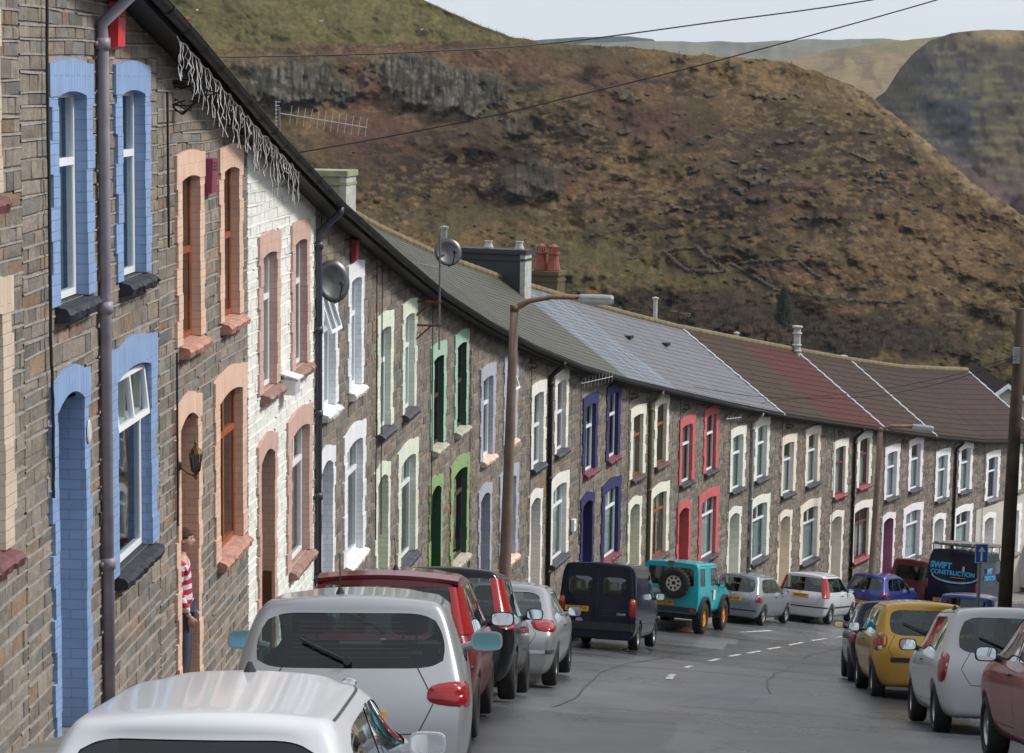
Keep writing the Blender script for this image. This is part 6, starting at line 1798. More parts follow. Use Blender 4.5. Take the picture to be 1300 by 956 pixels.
# ---- satellite dishes and aerials
DISHM = plain('dark_grey_dish', (.08, .083, .088), .35, .3, var=.15)
def dish(c, rx, rz, facing, label, armto, name='satellite_dish', mat=None):
    r = empty(name, c); tag(r, label, 'satellite dish', 'satellite dishes on the terrace'); f = Vector(facing).normalized(); q = f.to_track_quat('Z', 'Y').to_matrix().to_4x4()
    b = MB(); prof = [(.001, -.07), (.35, -.058), (.7, -.03), (1.0, .0)]; vs = []; n = 28
    for th in (0, -.008):
        for (t, h) in prof:
            for k in range(n): vs.append(q @ Vector((t * rx * math.cos(2 * PI * k / n), t * rz * math.sin(2 * PI * k / n), h + th)))
    fs = []
    for L in (0, 4):
        for j in range(3):
            for k in range(n): fs.append(((L + j) * n + k, (L + j) * n + (k + 1) % n, (L + j + 1) * n + (k + 1) % n, (L + j + 1) * n + k))
    for k in range(n): fs.append((3 * n + k, 3 * n + (k + 1) % n, 7 * n + (k + 1) % n, 7 * n + k))
    b.add(vs, fs); b.build('reflector', mat or DISHM, r, smooth=True)
    b = MB(); b.tube([q @ Vector((0, -rz, -.05)), q @ Vector((0, -rz * 1.05, .2)), q @ Vector((0, -rz * .35, .42))], .012, 6); b.build('feed_arm', BLKP, r)
    b = MB(); b.tube([q @ Vector((0, -rz * .35, .36)), q @ Vector((0, -rz * .3, .47))], .032, 8); b.build('receiver', BLKP, r)
    b = MB(); a = Vector(armto) - Vector(c); b.tube([q @ Vector((0, 0, -.08)), q @ Vector((0, 0, -.16)), a], .018, 6); b.build('bracket', BLKP, r)
P = pt(423, 357, 30.4); dish(P, .245, .31, (.42, -1, .30), 'large dark satellite dish on the downpipe right of the white painted house', (*at(2.88, .0), P.z - .25))
P = pt(569, 320, 38.6); dish(P, .26, .26, (.35, -1, .35), 'grey satellite dish on the tall mast above the green house gutter', (*at(4.7, .47), P.z - .05))
ALU = plain('aluminium_tube', (.5, .5, .5), .4, .6)
def yagi(base, p0, p1, n, hl, label, nm='tv_aerial', refl=True, mast_to=None, r_=.010, er=.004, drop=None):
    r = empty(nm, p0); tag(r, label, 'aerial', 'television aerials on the terrace'); o = Vector(p0); b = MB(); a, c = Vector((0, 0, 0)), Vector(p1) - o
    b.tube([a, c], r_, 6); b.build('boom', ALU, r); b = MB(); dr = c.normalized()
    sd_ = Vector((.12, .15, 1)).normalized()
    for k in range(n):
        q = a.lerp(c, .12 + .87 * k / (n - 1)); b.tube([q - sd_ * hl, q + sd_ * hl], er, 4)
    b.build('elements', ALU, r)
    if refl:
        b = MB()
        for k in range(7):
            for z_ in (-1, 1):
                pass
            q = Vector((-.02, 0, 0)); off = -.18 + .06 * k
            b.tube([q + Vector((-.05, -.16, off)), q + Vector((-.05 + abs(off) * .3, .16, off))], .004, 4)
        b.tube([Vector((-.07, 0, -.2)), Vector((-.07, 0, .2))], .008, 5); b.build('reflector', ALU, r)
    if mast_to is not None: b = MB(); b.tube([Vector(base) - o, Vector(mast_to) - o], .018, 8); b.build('mast', plain('mast_steel', (.2, .2, .2), .5, .5), r)
    return r
p0 = pt(356, 144, 34); p1 = pt(466, 162, 33.6); mb_ = Vector((p0.x - .02, p0.y + .02, p0.z - .9))
yagi(mb_, p0, p1, 12, .15, 'long television aerial with many rods standing out over the near roof edge', mast_to=(p0.x - .02, p0.y + .02, p0.z + .1))
m0 = Vector((*at(4.7, .47), pt(557, 447, 38).z)); m1 = Vector((*at(4.7, .47), pt(557, 298, 38).z))
p0 = m1 + Vector((0, 0, -.62)); r = yagi(m0, p0, p0 + Vector((-.42, .25, .05)), 6, .07, 'small aerial on the tall thin mast bracketed off the wall beside mint green windows', mast_to=m1, refl=False)
b = MB()
for z_ in (383, 413):
    zz = pt(545, z_, 38.4).z; w0 = Vector((*at(4.7, .0), zz)) - p0; w1_ = Vector((*at(4.7, .5), zz)) - p0
    b.tube([w0, w1_], .022, 6); b.tube([w0 + Vector((0, 0, -.3)), w1_ * .65 + w0 * .35], .018, 6); b.tube([w0 + Vector((0, 0, .05)), w0 + Vector((0, 0, -.35))], .02, 6)
b.build('wall_bracket', RUST, r)
p0 = pt(738, 487, 52.6); yagi(p0, p0, pt(778, 478, 52.9), 9, .14, 'old white aerial lying against the wall above the navy windows', refl=False, mast_to=(*at(8.1, 0), p0.z), r_=.012, er=.006)
p0 = pt(922, 532, 65.0); yagi(p0, p0, pt(941, 530, 65.2), 6, .10, 'tiny aerial above the ivory window right of the red house', refl=False, mast_to=(*at(11.0, 0), p0.z), r_=.012, er=.006)

# ---- icicle light string under the eaves of the peach house
r = empty('icicle_lights', pt(225, 72, 23)); tag(r, 'tangled white icicle light string hanging from the gutter above the peach windows', 'light string'); o_ = r.location
rnd = random.Random(5); WIRE = plain('white_wire', (.8, .79, .8), .6, var=.3); BULB = plain('clear_bulb', (.55, .55, .58), .2)
wm = MB(); bl = MB(); top = []
NS = 62
for k in range(NS + 1):
    t = k / NS; s = .78 + (2.28 - .78) * t; x, y = at(s, .33); z = float(np.interp(s, [bnd(0), bnd(1), bnd(2), bnd(3)], [eavez(0), eavez(1), eavez(2), eavez(3)])) - .20 - .02 * math.sin(k * 1.3) - .03 * rnd.random()
    top.append(Vector((x, y, z)) - o_)
wm.tube(top, .005, 5)
for k in range(NS):
    for q in range(1):
        p = top[k].lerp(top[k + 1], rnd.random()); ln = rnd.choice([.18, .3, .42, .5, .35]) * rnd.uniform(.75, 1.15); path = [p]
        for j in range(1, 7): path.append(p + Vector((rnd.uniform(-.022, .022), rnd.uniform(-.022, .022), -ln * j / 6)))
        wm.tube(path, .0032, 4)
        pass
wm.build('wire', WIRE, r)
# cable bundles under the eaves
def clump(s, d, z, R_, n, seedv, label):
    rnd = random.Random(seedv); c = Vector((*at(s, d), z)); b = MB()
    for k in range(n):
        a0 = rnd.random() * 6; p = []
        for j in range(9): an = a0 + j * .7; p.append((R_ * math.cos(an) * rnd.uniform(.5, 1), rnd.uniform(-.06, .06), R_ * .8 * math.sin(an) * rnd.uniform(.5, 1)))
        p = [(q[0] * (1 + .8 * rnd.random()), q[1], q[2] * (.4 + rnd.random())) for q in p]; b.tube(p, .009, 5)
    o = b.build('cable_coil', CABLE); o.location = c; tag(o, label, 'cable coil', 'cable coils under the eaves')
clump(1.05, .10, zall[2] + .62, .22, 9, 1, 'tangle of black cables under the eaves left of the icicle lights')
clump(2.85, .12, zall[3] + .28, .14, 5, 2, 'small black cable coil at the head of the dark downpipe')
for s, t in ((7.0, 'black cable coil under the eaves left of the off white upper windows'), (9.05, 'black cable coil between the navy and ivory upper windows'), (10.1, 'black cable coil between the ivory and red upper windows'), (12.1, 'black cable coil between the ivory and pale peach upper windows'), (13.1, 'black cable coil left of the upper window with a maroon sill'), (14.35, 'black cable coil above the lilac upper windows')):
    z = float(np.interp(s, [bnd(k) for k in range(18)], [eavez(k) for k in range(18)])); clump(s, .09, z - .42, .13, 4, int(s * 10), t)

# ---- overhead wires
def wire(pts, label, r=.010):
    P = [pt(*p) for p in pts]; out = []
    for k in range(len(P) - 1):
        p0, p1, p2, p3 = P[max(k - 1, 0)], P[k], P[k + 1], P[min(k + 2, len(P) - 1)]
        for q in range(8):
            t = q / 8; out.append(.5 * ((2 * p1) + (-p0 + p2) * t + (2 * p0 - 5 * p1 + 4 * p2 - p3) * t * t + (-p0 + 3 * p1 - 3 * p2 + p3) * t ** 3))
    out.append(P[-1]); o0 = out[0]; b = MB(); b.tube([v - o0 for v in out], r, 6); o = b.build('overhead_cable', CABLE); o.location = o0; tag(o, label, 'cable', 'overhead cables')
wire([(205, 67, 23.3), (277, 72, 23.8), (361, 71, 24.3), (454, 69, 24.8), (546, 65, 25.3), (700, 55, 26.2), (907, 28, 27.2), (1106, 0, 28), (1400, -55, 29)], 'upper black cable crossing the sky from the near eaves')
wire([(360, 197, 29.3), (490, 174, 29.4), (630, 146, 29.6), (700, 129, 29.7), (907, 78, 30), (1189, 0, 30.5), (1420, -72, 31)], 'steeper black cable crossing the hillside from the white house eaves')
wire([(1290, 452, 44), (1229, 471, 47), (1190, 481, 49), (1106, 496, 54), (1010, 506, 62), (965, 512, 66.0)], 'thin cable from the wooden pole to the eaves right of the red house', .008)
wire([(1290, 456, 44), (1180, 490, 48), (1080, 505, 53), (960, 503, 58), (880, 491, 62.2)], 'lower thin cable from the wooden pole to the red house eaves', .008)

# ---- street furniture
def pave_z(x, y):
    s, d = sd(x, y); return zr(s, d) + (.12 if d < 1.45 or d > RK else 0)
CONC = plain('rusty_brown_concrete', lin((122, 104, 94)), .85, var=.25, scale=3)
LAMPG = plain('lamp_bowl', (.55, .56, .55), .25); LAMPT = plain('lamp_canopy', (.24, .24, .25), .5)
def lamp_post(base_px, top_px, Y, arm, lan, label, r0, r1):
    T = pt(*top_px, Y); B = pt(*base_px, Y); x, y = B.x, Y; zb_ = pave_z(x, y); B = Vector((x, y, zb_))
    r = empty('street_lamp', B); tag(r, label, 'street lamp', 'tall street lamps on the left pavement')
    b = MB(); b.tube([(0, 0, -.1), (0, 0, .9), *( [(B * 0) + (T - B) * .14] ), (T - B) * .6, T - B], [r0 * 1.25, r0 * 1.2, r0, (r0 + r1) / 2, r1], 12); b.build('column', CONC, r, smooth=True)
    A = [pt(px, py, Y) - B for px, py in arm]; b = MB(); b.tube([T - B - Vector((0, 0, .3)), T - B, *A], [r1 * .9] * 2 + [r1 * .62] * len(A), 8); b.tube([T - B - Vector((0, 0, .05)), T - B + Vector((0, 0, .08))], r1 * 1.1, 10); b.build('arm', plain('rusty_arm', lin((120, 92, 74)), .8, var=.35, scale=8), r, smooth=True)
    L0, L1 = pt(*lan[0], Y) - B, pt(*lan[1], Y) - B; ln = (L1 - L0).length
    def hull(z0, z1, w0, w1, mat, nm):
        m = MB(); vs = []; n = 10
        for (t, k) in ((0, .6), (.06, .9), (.5, 1), (.92, .95), (1, .7)):
            c = L0.lerp(L1, t)
            for q in range(n + 1):
                a = PI * q / n; w = w0 * k
                vs.append(c + Vector((0, w * math.cos(a), z0 + (z1 - z0) * math.sin(a) * k)))
        N1_ = n + 1; fs = [(j * N1_ + q, j * N1_ + q + 1, (j + 1) * N1_ + q + 1, (j + 1) * N1_ + q) for j in range(4) for q in range(n)] + [tuple(range(N1_)), tuple(4 * N1_ + q for q in range(N1_))]
        m.add(vs, fs); return m.build(nm, mat, r, smooth=False, fixn=True)
    hull(0, .09, .13, 0, LAMPT, 'lamp_canopy'); hull(0, -.13, .12, 0, LAMPG, 'lamp_bowl')
lamp_post((639, 735), (653, 392), 43.6, [(672, 382), (700, 377), (734, 377)], ((734, 378), (779, 380)), 'rusty brown lamp post in front of the lilac grey house, lantern arm reaching right', .125, .085)
lamp_post((1105, 745), (1118, 546), 73.0, [(1130, 541), (1158, 541)], ((1158, 541), (1185, 544)), 'farther lamp post leaning before the house with maroon sills', .13, .09)
# wooden pole
Y = 46; T = pt(1297, 392, Y); B = pt(1273, 800, Y); B = Vector((B.x, Y, pave_z(B.x, Y)))
r = empty('wooden_pole', B); tag(r, 'tall dark wooden pole leaning slightly at the right edge of the picture', 'pole')
b = MB(); b.tube([(0, 0, -.2), (T - B) * .5, T - B], [.165, .145, .12], 12); b.build('shaft', plain('creosoted_wood', lin((62, 50, 38)), .85, var=.5, scale=2.5, bump=.6), r, smooth=True)
b = MB(); q = (T - B) * .88; b.box(q.x - .16, q.x - .02, q.y - .19, q.y - .12, q.z - .2, q.z + .15); b.build('junction_box', plain('grey_box2', (.3, .31, .32), .5), r)
b = MB(); b.box(-.24, -.05, -.28, -.14, .0, .0 + 1.2); b.build('cable_guard', plain('guard', (.1, .1, .08), .6), r)
# blue one-way sign
Y = 50; C_ = pt(1246, 702, Y); zb_ = pave_z(C_.x, Y); B = Vector((C_.x - .04, Y, zb_)); 
r = empty('road_sign', B); tag(r, 'small square blue road sign with a white arrow on a grey post', 'road sign')
b = MB(); b.tube([(0, 0, -.1), (0, 0, C_.z - zb_ + .18)], .04, 10); b.build('post', plain('grey_post', (.16, .165, .17), .5), r, smooth=True)
b = MB(); z_ = C_.z - zb_; w, h = .155, .235
def rrect(mb, w, h, y, x0, z0, mi):
    mb.add([(x0 - w, y, z0 - h), (x0 + w, y, z0 - h), (x0 + w, y, z0 + h), (x0 - w, y, z0 + h)], [(0, 1, 2, 3)], mi)
b.box(.03 - w, .03 + w, -.062, -.045, z_ - h, z_ + h, 0); rrect(b, w - .004, h - .004, -.0635, .03, z_, 1); rrect(b, w - .016, h - .016, -.065, .03, z_, 0)
rrect(b, .022, .13, -.067, .03, z_ - .06, 1); b.add([(.03 - .085, -.067, z_ + .05), (.03 + .085, -.067, z_ + .05), (.03, -.067, z_ + .17)], [(0, 1, 2)], 1)
b.build('sign_plate', [plain('sign_plate_blue', (.01, .10, .42), .4, bump=0), WHTP], r)

# ---- road markings
def px_road(px, Y): x = (px - 650) / FPX * Y * 1.007; return sd(x, Y)
cl = 5.1
for s0 in (3.3, 4.55, 5.8, 6.6, 7.25, 7.9, 8.55, 9.2, 9.85):
    dash(s0, s0 + (.42 if s0 > 6 else .40), cl, cl, .11)
b = MB(); s0 = 9.2; P_ = []
for ds, dd in ((0, -.55), (.55, -.35), (.5, -.15), (.0, -.45)):
    s = s0 + ds; P_.append((*at(s, 3.6 + dd), zr(s, 3.6 + dd) + .006))
b.quad(*P_); tag(b.build('road_marking', MARK), kind='structure')
b = MB()
for (s0, d0, w_) in ((6.2, 3.3, .25), (7.5, 3.0, .2)):
    z = zr(s0, d0) + .012; c = Vector((*at(s0, d0), z)); b = MB(); n = 16
    b.lathe([(.001, .004), (.28, .004), (.29, -.02)], Matrix.Translation(c), 20); tag(b.build('manhole_cover', plain('cast_iron', (.07, .065, .06), .6, .3)), 'round iron manhole cover set in the road ' + ('beside the navy small van' if s0 < 7 else 'beside the turquoise jeep'), 'manhole cover')

SEAM = plain('tar_seam', (.018, .018, .02), .45, bump=0)
for (s0, d0, s1, d1, w_) in ((1.4, 3.9, 7.4, 4.3, .03), (3.0, 6.6, 6.2, 6.7, .03), (4.2, 2.6, 4.25, 8.6, .06), (6.6, 2.4, 6.65, 8.8, .05), (2.2, 5.2, 2.25, 7.4, .05), (7.4, 6.3, 10.5, 6.1, .03), (8.6, 2.6, 8.62, 7.5, .06)):
    b = MB(); n = 24; rn = random.Random(int(s0 * 10)); L = []; wv = 0
    for k in range(n + 1):
        s = s0 + (s1 - s0) * k / n; wv = wv * .7 + rn.uniform(-.03, .03); d = d0 + (d1 - d0) * k / n + (wv if abs(s1 - s0) > 1 else 0)
        ds = w_ / 2 / WH if abs(s1 - s0) < 1 else 0; dd = 0 if ds else w_ / 2
        L.append(((*at(s - ds, d - dd), zr(s - ds, d - dd) + .005), (*at(s + ds, d + dd), zr(s + ds, d + dd) + .005)))
    for p, q in zip(L[:-1], L[1:]): b.quad(p[0], p[1], q[1], q[0])
    tag(b.build('road_seam', SEAM), kind='structure')
# ---- house beyond the end of the row: gable with white barge boards
C_ = pt(1330, 520, 108); g0 = C_.z
r = empty('gabled_house', (C_.x, C_.y, -26)); tag(r, 'house with white barge boards peeping over the far end of the terrace roof', 'house')
apex = pt(1290, 494, 106); zz = apex.z + 26; ax = apex.x - C_.x
b = MB(); hw = 3.2
b.add([(ax - hw, 0, 0), (ax + hw, 0, 0), (ax + hw, 0, zz - 2.4), (ax, 0, zz - .1), (ax - hw, 0, zz - 2.4), (ax - hw, 8, 0), (ax + hw, 8, 0), (ax + hw, 8, zz - 2.4), (ax, 8, zz - .1), (ax - hw, 8, zz - 2.4)],
      [(0, 1, 2, 3, 4), (5, 9, 8, 7, 6), (0, 4, 9, 5), (1, 6, 7, 2)]); b.build('wall', plain('cream_render', (.45, .43, .38), .85), r)
b = MB()
for sx in (-1, 1): b.add([(ax, -.3, zz), (ax + sx * (hw + .3), -.3, zz - 2.65), (ax + sx * (hw + .3), 8.3, zz - 2.65), (ax, 8.3, zz), (ax, -.3, zz - .08), (ax + sx * (hw + .3), -.3, zz - 2.73), (ax + sx * (hw + .3), 8.3, zz - 2.73), (ax, 8.3, zz - .08)], [(0, 1, 2, 3), (4, 5, 6, 7), (0, 1, 5, 4), (1, 2, 6, 5), (2, 3, 7, 6)])
b.build('roof', ROOFS['maroon'], r)
b = MB()
for sx in (-1, 1): b.add([(ax, -.34, zz + .03), (ax + sx * (hw + .3), -.34, zz - 2.62), (ax + sx * (hw + .3), -.34, zz - 2.86), (ax, -.34, zz - .21), (ax, -.30, zz + .03), (ax + sx * (hw + .3), -.30, zz - 2.62), (ax + sx * (hw + .3), -.30, zz - 2.86), (ax, -.30, zz - .21)], [(0, 1, 2, 3), (0, 1, 5, 4), (3, 2, 6, 7)])
b.build('barge_board', UPVC, r)

# ================================================================== THE PERSON IN THE DOORWAY
def person():
    hroot = HS[2][0]; base = rootmat(hroot) @ Matrix.Translation((1.19, .04, .36)) @ Matrix.Rotation(R(8), 4, 'Z')
    r = empty('person'); r.matrix_world = base
    tag(r, 'person in a red and white striped top and dark trousers standing in the peach doorway', 'person')
    SK = plain('skin', lin((196, 158, 142)), .55, var=.08, bump=0); TR = plain('dark_grey_trousers', lin((70, 68, 80)), .9, var=.15, scale=14, bump=.5); HR = plain('short_brown_hair', lin((84, 58, 42)), .9, var=.3, scale=30, bump=1)
    m, nt, out = newmat('striped_cotton'); g = NG(nt); tc = g.n('ShaderNodeTexCoord'); sp = g.n('ShaderNodeSeparateXYZ'); g.l(tc.outputs['Object'], sp.inputs[0])
    n = g.noise(tc.outputs['Object'], 9, 3); zz = g.math('ADD', sp.outputs[2], g.math('MULTIPLY', n, .035)); fr = g.math('FRACT', g.math('MULTIPLY', zz, 9.0))
    c = g.mix(g.ramp(fr, [(.47, 0.0), (.52, 1.0)]), lin((176, 40, 62)), lin((206, 206, 214))); p = g.n('ShaderNodeBsdfPrincipled'); g.l(c, p.inputs['Base Color']); p.inputs['Roughness'].default_value = .9
    g.l(g.bump(g.noise(tc.outputs['Object'], 14, 4), .6, .02), p.inputs['Normal']); g.l(p.outputs[0], out.inputs[0])
    def skin(name, V, E, rad, mat, lv=2, parent=r, root_v=0):
        me = bpy.data.meshes.new(name); me.from_pydata(V, E, []); o = bpy.data.objects.new(name, me); COL.objects.link(o)
        md = o.modifiers.new('k', 'SKIN'); md.use_smooth_shade = True; sv = me.skin_vertices[0].data
        for k, q in enumerate(rad): sv[k].radius = q if isinstance(q, tuple) else (q, q)
        sv[root_v].use_root = True
        s2 = o.modifiers.new('s', 'SUBSURF'); s2.levels = lv; s2.render_levels = lv
        dg = bpy.context.evaluated_depsgraph_get(); m2 = bpy.data.meshes.new_from_object(o.evaluated_get(dg)); bpy.data.objects.remove(o); m2.name = name
        m2.materials.clear(); m2.materials.append(mat); m2.shade_smooth(); oo = bpy.data.objects.new(name, m2); COL.objects.link(oo); oo.parent = parent; return oo
    # faces -y (the street); x = across the body
    hip = (0, 0, .95)
    V = [(0, 0, .98), (0, .0, 1.12), (0, .01, 1.28), (0, .01, 1.42), (0, 0, 1.50), (0, -.015, 1.56),
         (-.09, 0, .93), (-.10, -.02, .50), (-.10, .03, .10), (-.10, -.10, .04), (.09, 0, .93), (.11, -.03, .50), (.12, .01, .10), (.12, -.12, .04),
         (-.17, .01, 1.42), (-.21, .03, 1.16), (-.19, -.06, .94), (-.17, -.10, .86), (.17, .01, 1.42), (.22, .02, 1.16), (.20, -.08, .95), (.18, -.12, .87)]
    E = [(0, 1), (1, 2), (2, 3), (3, 4), (4, 5), (0, 6), (6, 7), (7, 8), (8, 9), (0, 10), (10, 11), (11, 12), (12, 13), (3, 14), (14, 15), (15, 16), (16, 17), (3, 18), (18, 19), (19, 20), (20, 21)]
    rad = [(.135, .10), (.125, .095), (.14, .10), (.14, .09), (.055, .05), (.05, .05), (.085, .09), .065, .045, (.04, .03), (.085, .09), .065, .045, (.04, .03), .05, .04, .03, .03, .05, .04, .03, .03]
    body = skin('body', V, E, rad, SK, 2)
    # head with a face, one closed form joined to the body mesh
    bm = bmesh.new(); bm.from_mesh(body.data)
    b2 = bmesh.new(); bmesh.ops.create_uvsphere(b2, u_segments=28, v_segments=20, radius=1)
    for v in b2.verts:
        x, y, z = v.co; jaw = 1 - .28 * max(0, -z) ** 1.5
        nx, ny, nz_ = x * .076 * jaw, y * .098 * (1 - .12 * max(0, -z)), z * .122
        if ny < 0:
            fx = math.exp(-(nx / .014) ** 2); ny -= .026 * fx * math.exp(-((nz_ + .012) / .020) ** 2)          # nose
            ny += .010 * math.exp(-((abs(nx) - .032) / .014) ** 2) * math.exp(-((nz_ - .012) / .012) ** 2)      # eye sockets
            ny -= .007 * math.exp(-(nx / .03) ** 2) * math.exp(-((nz_ + .056) / .010) ** 2); ny -= .012 * math.exp(-(nx / .025) ** 2) * math.exp(-((nz_ + .10) / .02) ** 2)
        v.co = (nx, ny - .03, nz_ + 1.665)
    t2 = bpy.data.meshes.new('t'); b2.to_mesh(t2); bm.from_mesh(t2); b2.free()
    for sx in (-1, 1):
        b3 = bmesh.new(); bmesh.ops.create_icosphere(b3, subdivisions=2, radius=1)
        for v in b3.verts: v.co = (v.co.x * .012 + sx * .076, v.co.y * .020 - .02, v.co.z * .032 + 1.66)
        t3 = bpy.data.meshes.new('t'); b3.to_mesh(t3); bm.from_mesh(t3); b3.free()
        # hands: palm, four fingers and a thumb, slightly curled
        px, py, pz = (sx * .178, -.115, .845)
        for (dx_, ln, w) in ((-.024, .072, .0085), (-.008, .080, .0088), (.008, .075, .0085), (.023, .060, .0078)):
            q = MB(); q.tube([(px, py + dx_, pz), (px - sx * .004, py + dx_, pz - .035), (px - sx * .018, py + dx_, pz - .035 - ln * .5), (px - sx * .036, py + dx_, pz - .035 - ln * .85)], [w * 1.1, w, w * .95, w * .75], 8)
            t4 = bpy.data.meshes.new('t'); t4.from_pydata(q.v, [], q.f); bm.from_mesh(t4)
        q = MB(); q.tube([(px, py - .02, pz + .01), (px - sx * .01, py - .048, pz - .02), (px - sx * .02, py - .054, pz - .05)], [.011, .010, .008], 8); t4 = bpy.data.meshes.new('t'); t4.from_pydata(q.v, [], q.f); bm.from_mesh(t4)
        q = MB(); q.ico((px, py, pz - .012), 1, 2, 0, (.016, .038, .046)); t4 = bpy.data.meshes.new('t'); t4.from_pydata(q.v, [], q.f); bm.from_mesh(t4)
    bm.to_mesh(body.data); bm.free(); body.data.shade_smooth()
    EYE = plain('eye_dark', (.03, .02, .02), .3, bump=0); LIP = plain('lips', lin((150, 92, 84)), .5, bump=0)
    for sx in (-1, 1):
        q = MB(); q.ico((sx * .030, -.108, 1.674), 1, 2, 0, (.010, .006, .006)); q.build('eye', EYE, r, smooth=True)
        q = MB(); q.tube([(sx * .016, -.121, 1.692), (sx * .032, -.119, 1.697), (sx * .046, -.108, 1.692)], .0045, 6); q.build('eyebrow', HR, r)
    q = MB(); q.ico((0, -.126, 1.606), 1, 2, 0, (.022, .007, .006)); q.build('mouth', LIP, r, smooth=True)
    # clothes
    skin('striped_top', [(0, 0, .93), (0, 0, 1.06), (0, .01, 1.26), (0, .01, 1.42), (0, 0, 1.485), (-.175, .01, 1.42), (-.215, .03, 1.16), (-.183, -.085, .90), (.175, .01, 1.42), (.225, .02, 1.16), (.19, -.10, .905)],
         [(0, 1), (1, 2), (2, 3), (3, 4), (3, 5), (5, 6), (6, 7), (3, 8), (8, 9), (9, 10)], [(.175, .135), (.16, .125), (.165, .125), (.165, .11), (.07, .065), .07, .058, .046, .07, .058, .046], m, 2)
    skin('trousers', [(0, 0, .99), (-.09, 0, .90), (-.10, -.02, .50), (-.10, .03, .09), (.09, 0, .90), (.11, -.03, .50), (.12, .01, .09)], [(0, 1), (1, 2), (2, 3), (0, 4), (4, 5), (5, 6)], [(.155, .12), (.11, .12), .088, .072, (.11, .12), .088, .072], TR, 2)
    sh = MB()
    for sx in (-.10, .12): sh.ico((sx, -.055, .04), 1, 2, 0, (.048, .14, .05))
    for k, sx in enumerate((-.10, .12)):
        q = MB(); q.ico((sx, -.055, .04), 1, 2, 0, (.048, .14, .05)); q.build('shoe', BLKP, r, smooth=True)
    hm_ = MB(); rn = random.Random(2); hb = bmesh.new(); bmesh.ops.create_uvsphere(hb, u_segments=26, v_segments=18, radius=1); keep = []
    for v in hb.verts:
        x, y, z = v.co; v.co = (x * .084 * (1 + rn.uniform(-.02, .02)), y * .106 - .024, z * .128 * (1 + rn.uniform(-.015, .015)) + 1.672)
    bmesh.ops.delete(hb, geom=[v for v in hb.verts if (v.co.y < -.085 and v.co.z < 1.715) or v.co.z < 1.62 or (v.co.y < -.05 and v.co.z < 1.69)], context='VERTS')
    hme = bpy.data.meshes.new('hair'); hb.to_mesh(hme); hb.free(); hme.materials.append(HR); hme.shade_smooth(); ho_ = bpy.data.objects.new('hair', hme); COL.objects.link(ho_); ho_.parent = r
    md = ho_.modifiers.new('t', 'SOLIDIFY'); md.thickness = .012
person()

# ================================================================== LIFE ON THE HILL
TW = plain('bare_twigs', lin((98, 80, 66)), .95, var=.3, scale=.3, bump=0); TWG = plain('olive_bare_twigs', lin((104, 98, 62)), .95, var=.3, scale=.3, bump=0)
DRYS = plain('dark_gorse', lin((62, 54, 36)), .95, var=.4, scale=.5, bump=0); STW = plain('field_wall_stone', lin((66, 57, 46)), .9, var=.35, scale=.6, bump=.6)
rnd = random.Random(21)
# field walls of the ruined enclosures
def field_wall(pts, label, name='field_wall', h=.9):
    P = []
    for (a, c) in zip(pts[:-1], pts[1:]):
        n = max(3, int(math.hypot(c[0] - a[0], c[1] - a[1]) / 3))
        for k in range(n): P.append(hill_point(a[0] + (c[0] - a[0]) * k / n, a[1] + (c[1] - a[1]) * k / n))
    P.append(hill_point(*pts[-1])); o0 = P[0]; b = MB()
    for p, q in zip(P[:-1], P[1:]):
        dr = (q - p); 
        if dr.length < .01: continue
        n = max(1, int(dr.length / .55))
        for k in range(n):
            c = p.lerp(q, (k + .5) / n) - o0; hh = h * rnd.uniform(.6, 1.15); b.ico((c.x, c.y, c.z + hh * .4), .5, 1, .22, (rnd.uniform(.8, 1.2), rnd.uniform(.8, 1.2), hh * 1.1), rnd=rnd)
    o = b.build(name, STW); o.location = o0; tag(o, label, 'field wall', 'ruined stone walls on the hillside')
field_wall([(842, 321), (866, 318), (886, 316), (893, 325), (921, 346), (895, 347), (872, 345), (856, 333), (842, 321)], 'ruined stone enclosure standing alone in the grassy hollow')
field_wall([(926, 337), (955, 334), (1010, 331), (1024, 343), (1045, 357)], 'upper ruined field wall right of the small enclosure')
field_wall([(928, 338), (956, 352), (984, 370), (1030, 378), (1090, 384), (1150, 386)], 'long ruined field wall running down to the right')
# sheep
WOOL = plain('sheep_wool', (.5, .48, .44), .95, bump=.5); FACE = plain('sheep_face', (.1, .09, .08), .9)
def sheep(px, py, label, yaw):
    p = hill_point(px, py); r = empty('sheep', p, (0, 0, yaw)); tag(r, label, 'sheep', 'sheep on the hill pasture'); b = MB()
    b.tube([(-.55, 0, .62), (-.45, 0, .66), (-.2, 0, .66), (.15, 0, .66), (.42, 0, .70), (.55, 0, .80), (.66, 0, .92), (.80, 0, .88)], [.12, .24, .31, .31, .25, .16, .12, .07], 12)
    for sx in (-.36, .32):
        for sy in (-.13, .13): b.tube([(sx, sy, .5), (sx + (-.06 if sx < 0 else 0), sy, .28), (sx, sy, 0)], [.075, .045, .035], 6)
    b.tube([(.62, -.12, .97), (.62, .12, .97)], [.02, .02], 5); b.build('body', WOOL, r, smooth=True); 
    b = MB(); b.ico((.78, 0, .90), .1, 2, 0, (1.2, .7, .8)); b.build('head', FACE, r, smooth=True)
sheep(250, 16, 'sheep grazing high on the left of the pasture', 1.2); sheep(535, 40, 'sheep on the pasture near its right hand crest', -.4); sheep(408, 30, 'sheep in the middle of the green pasture', 2.5)
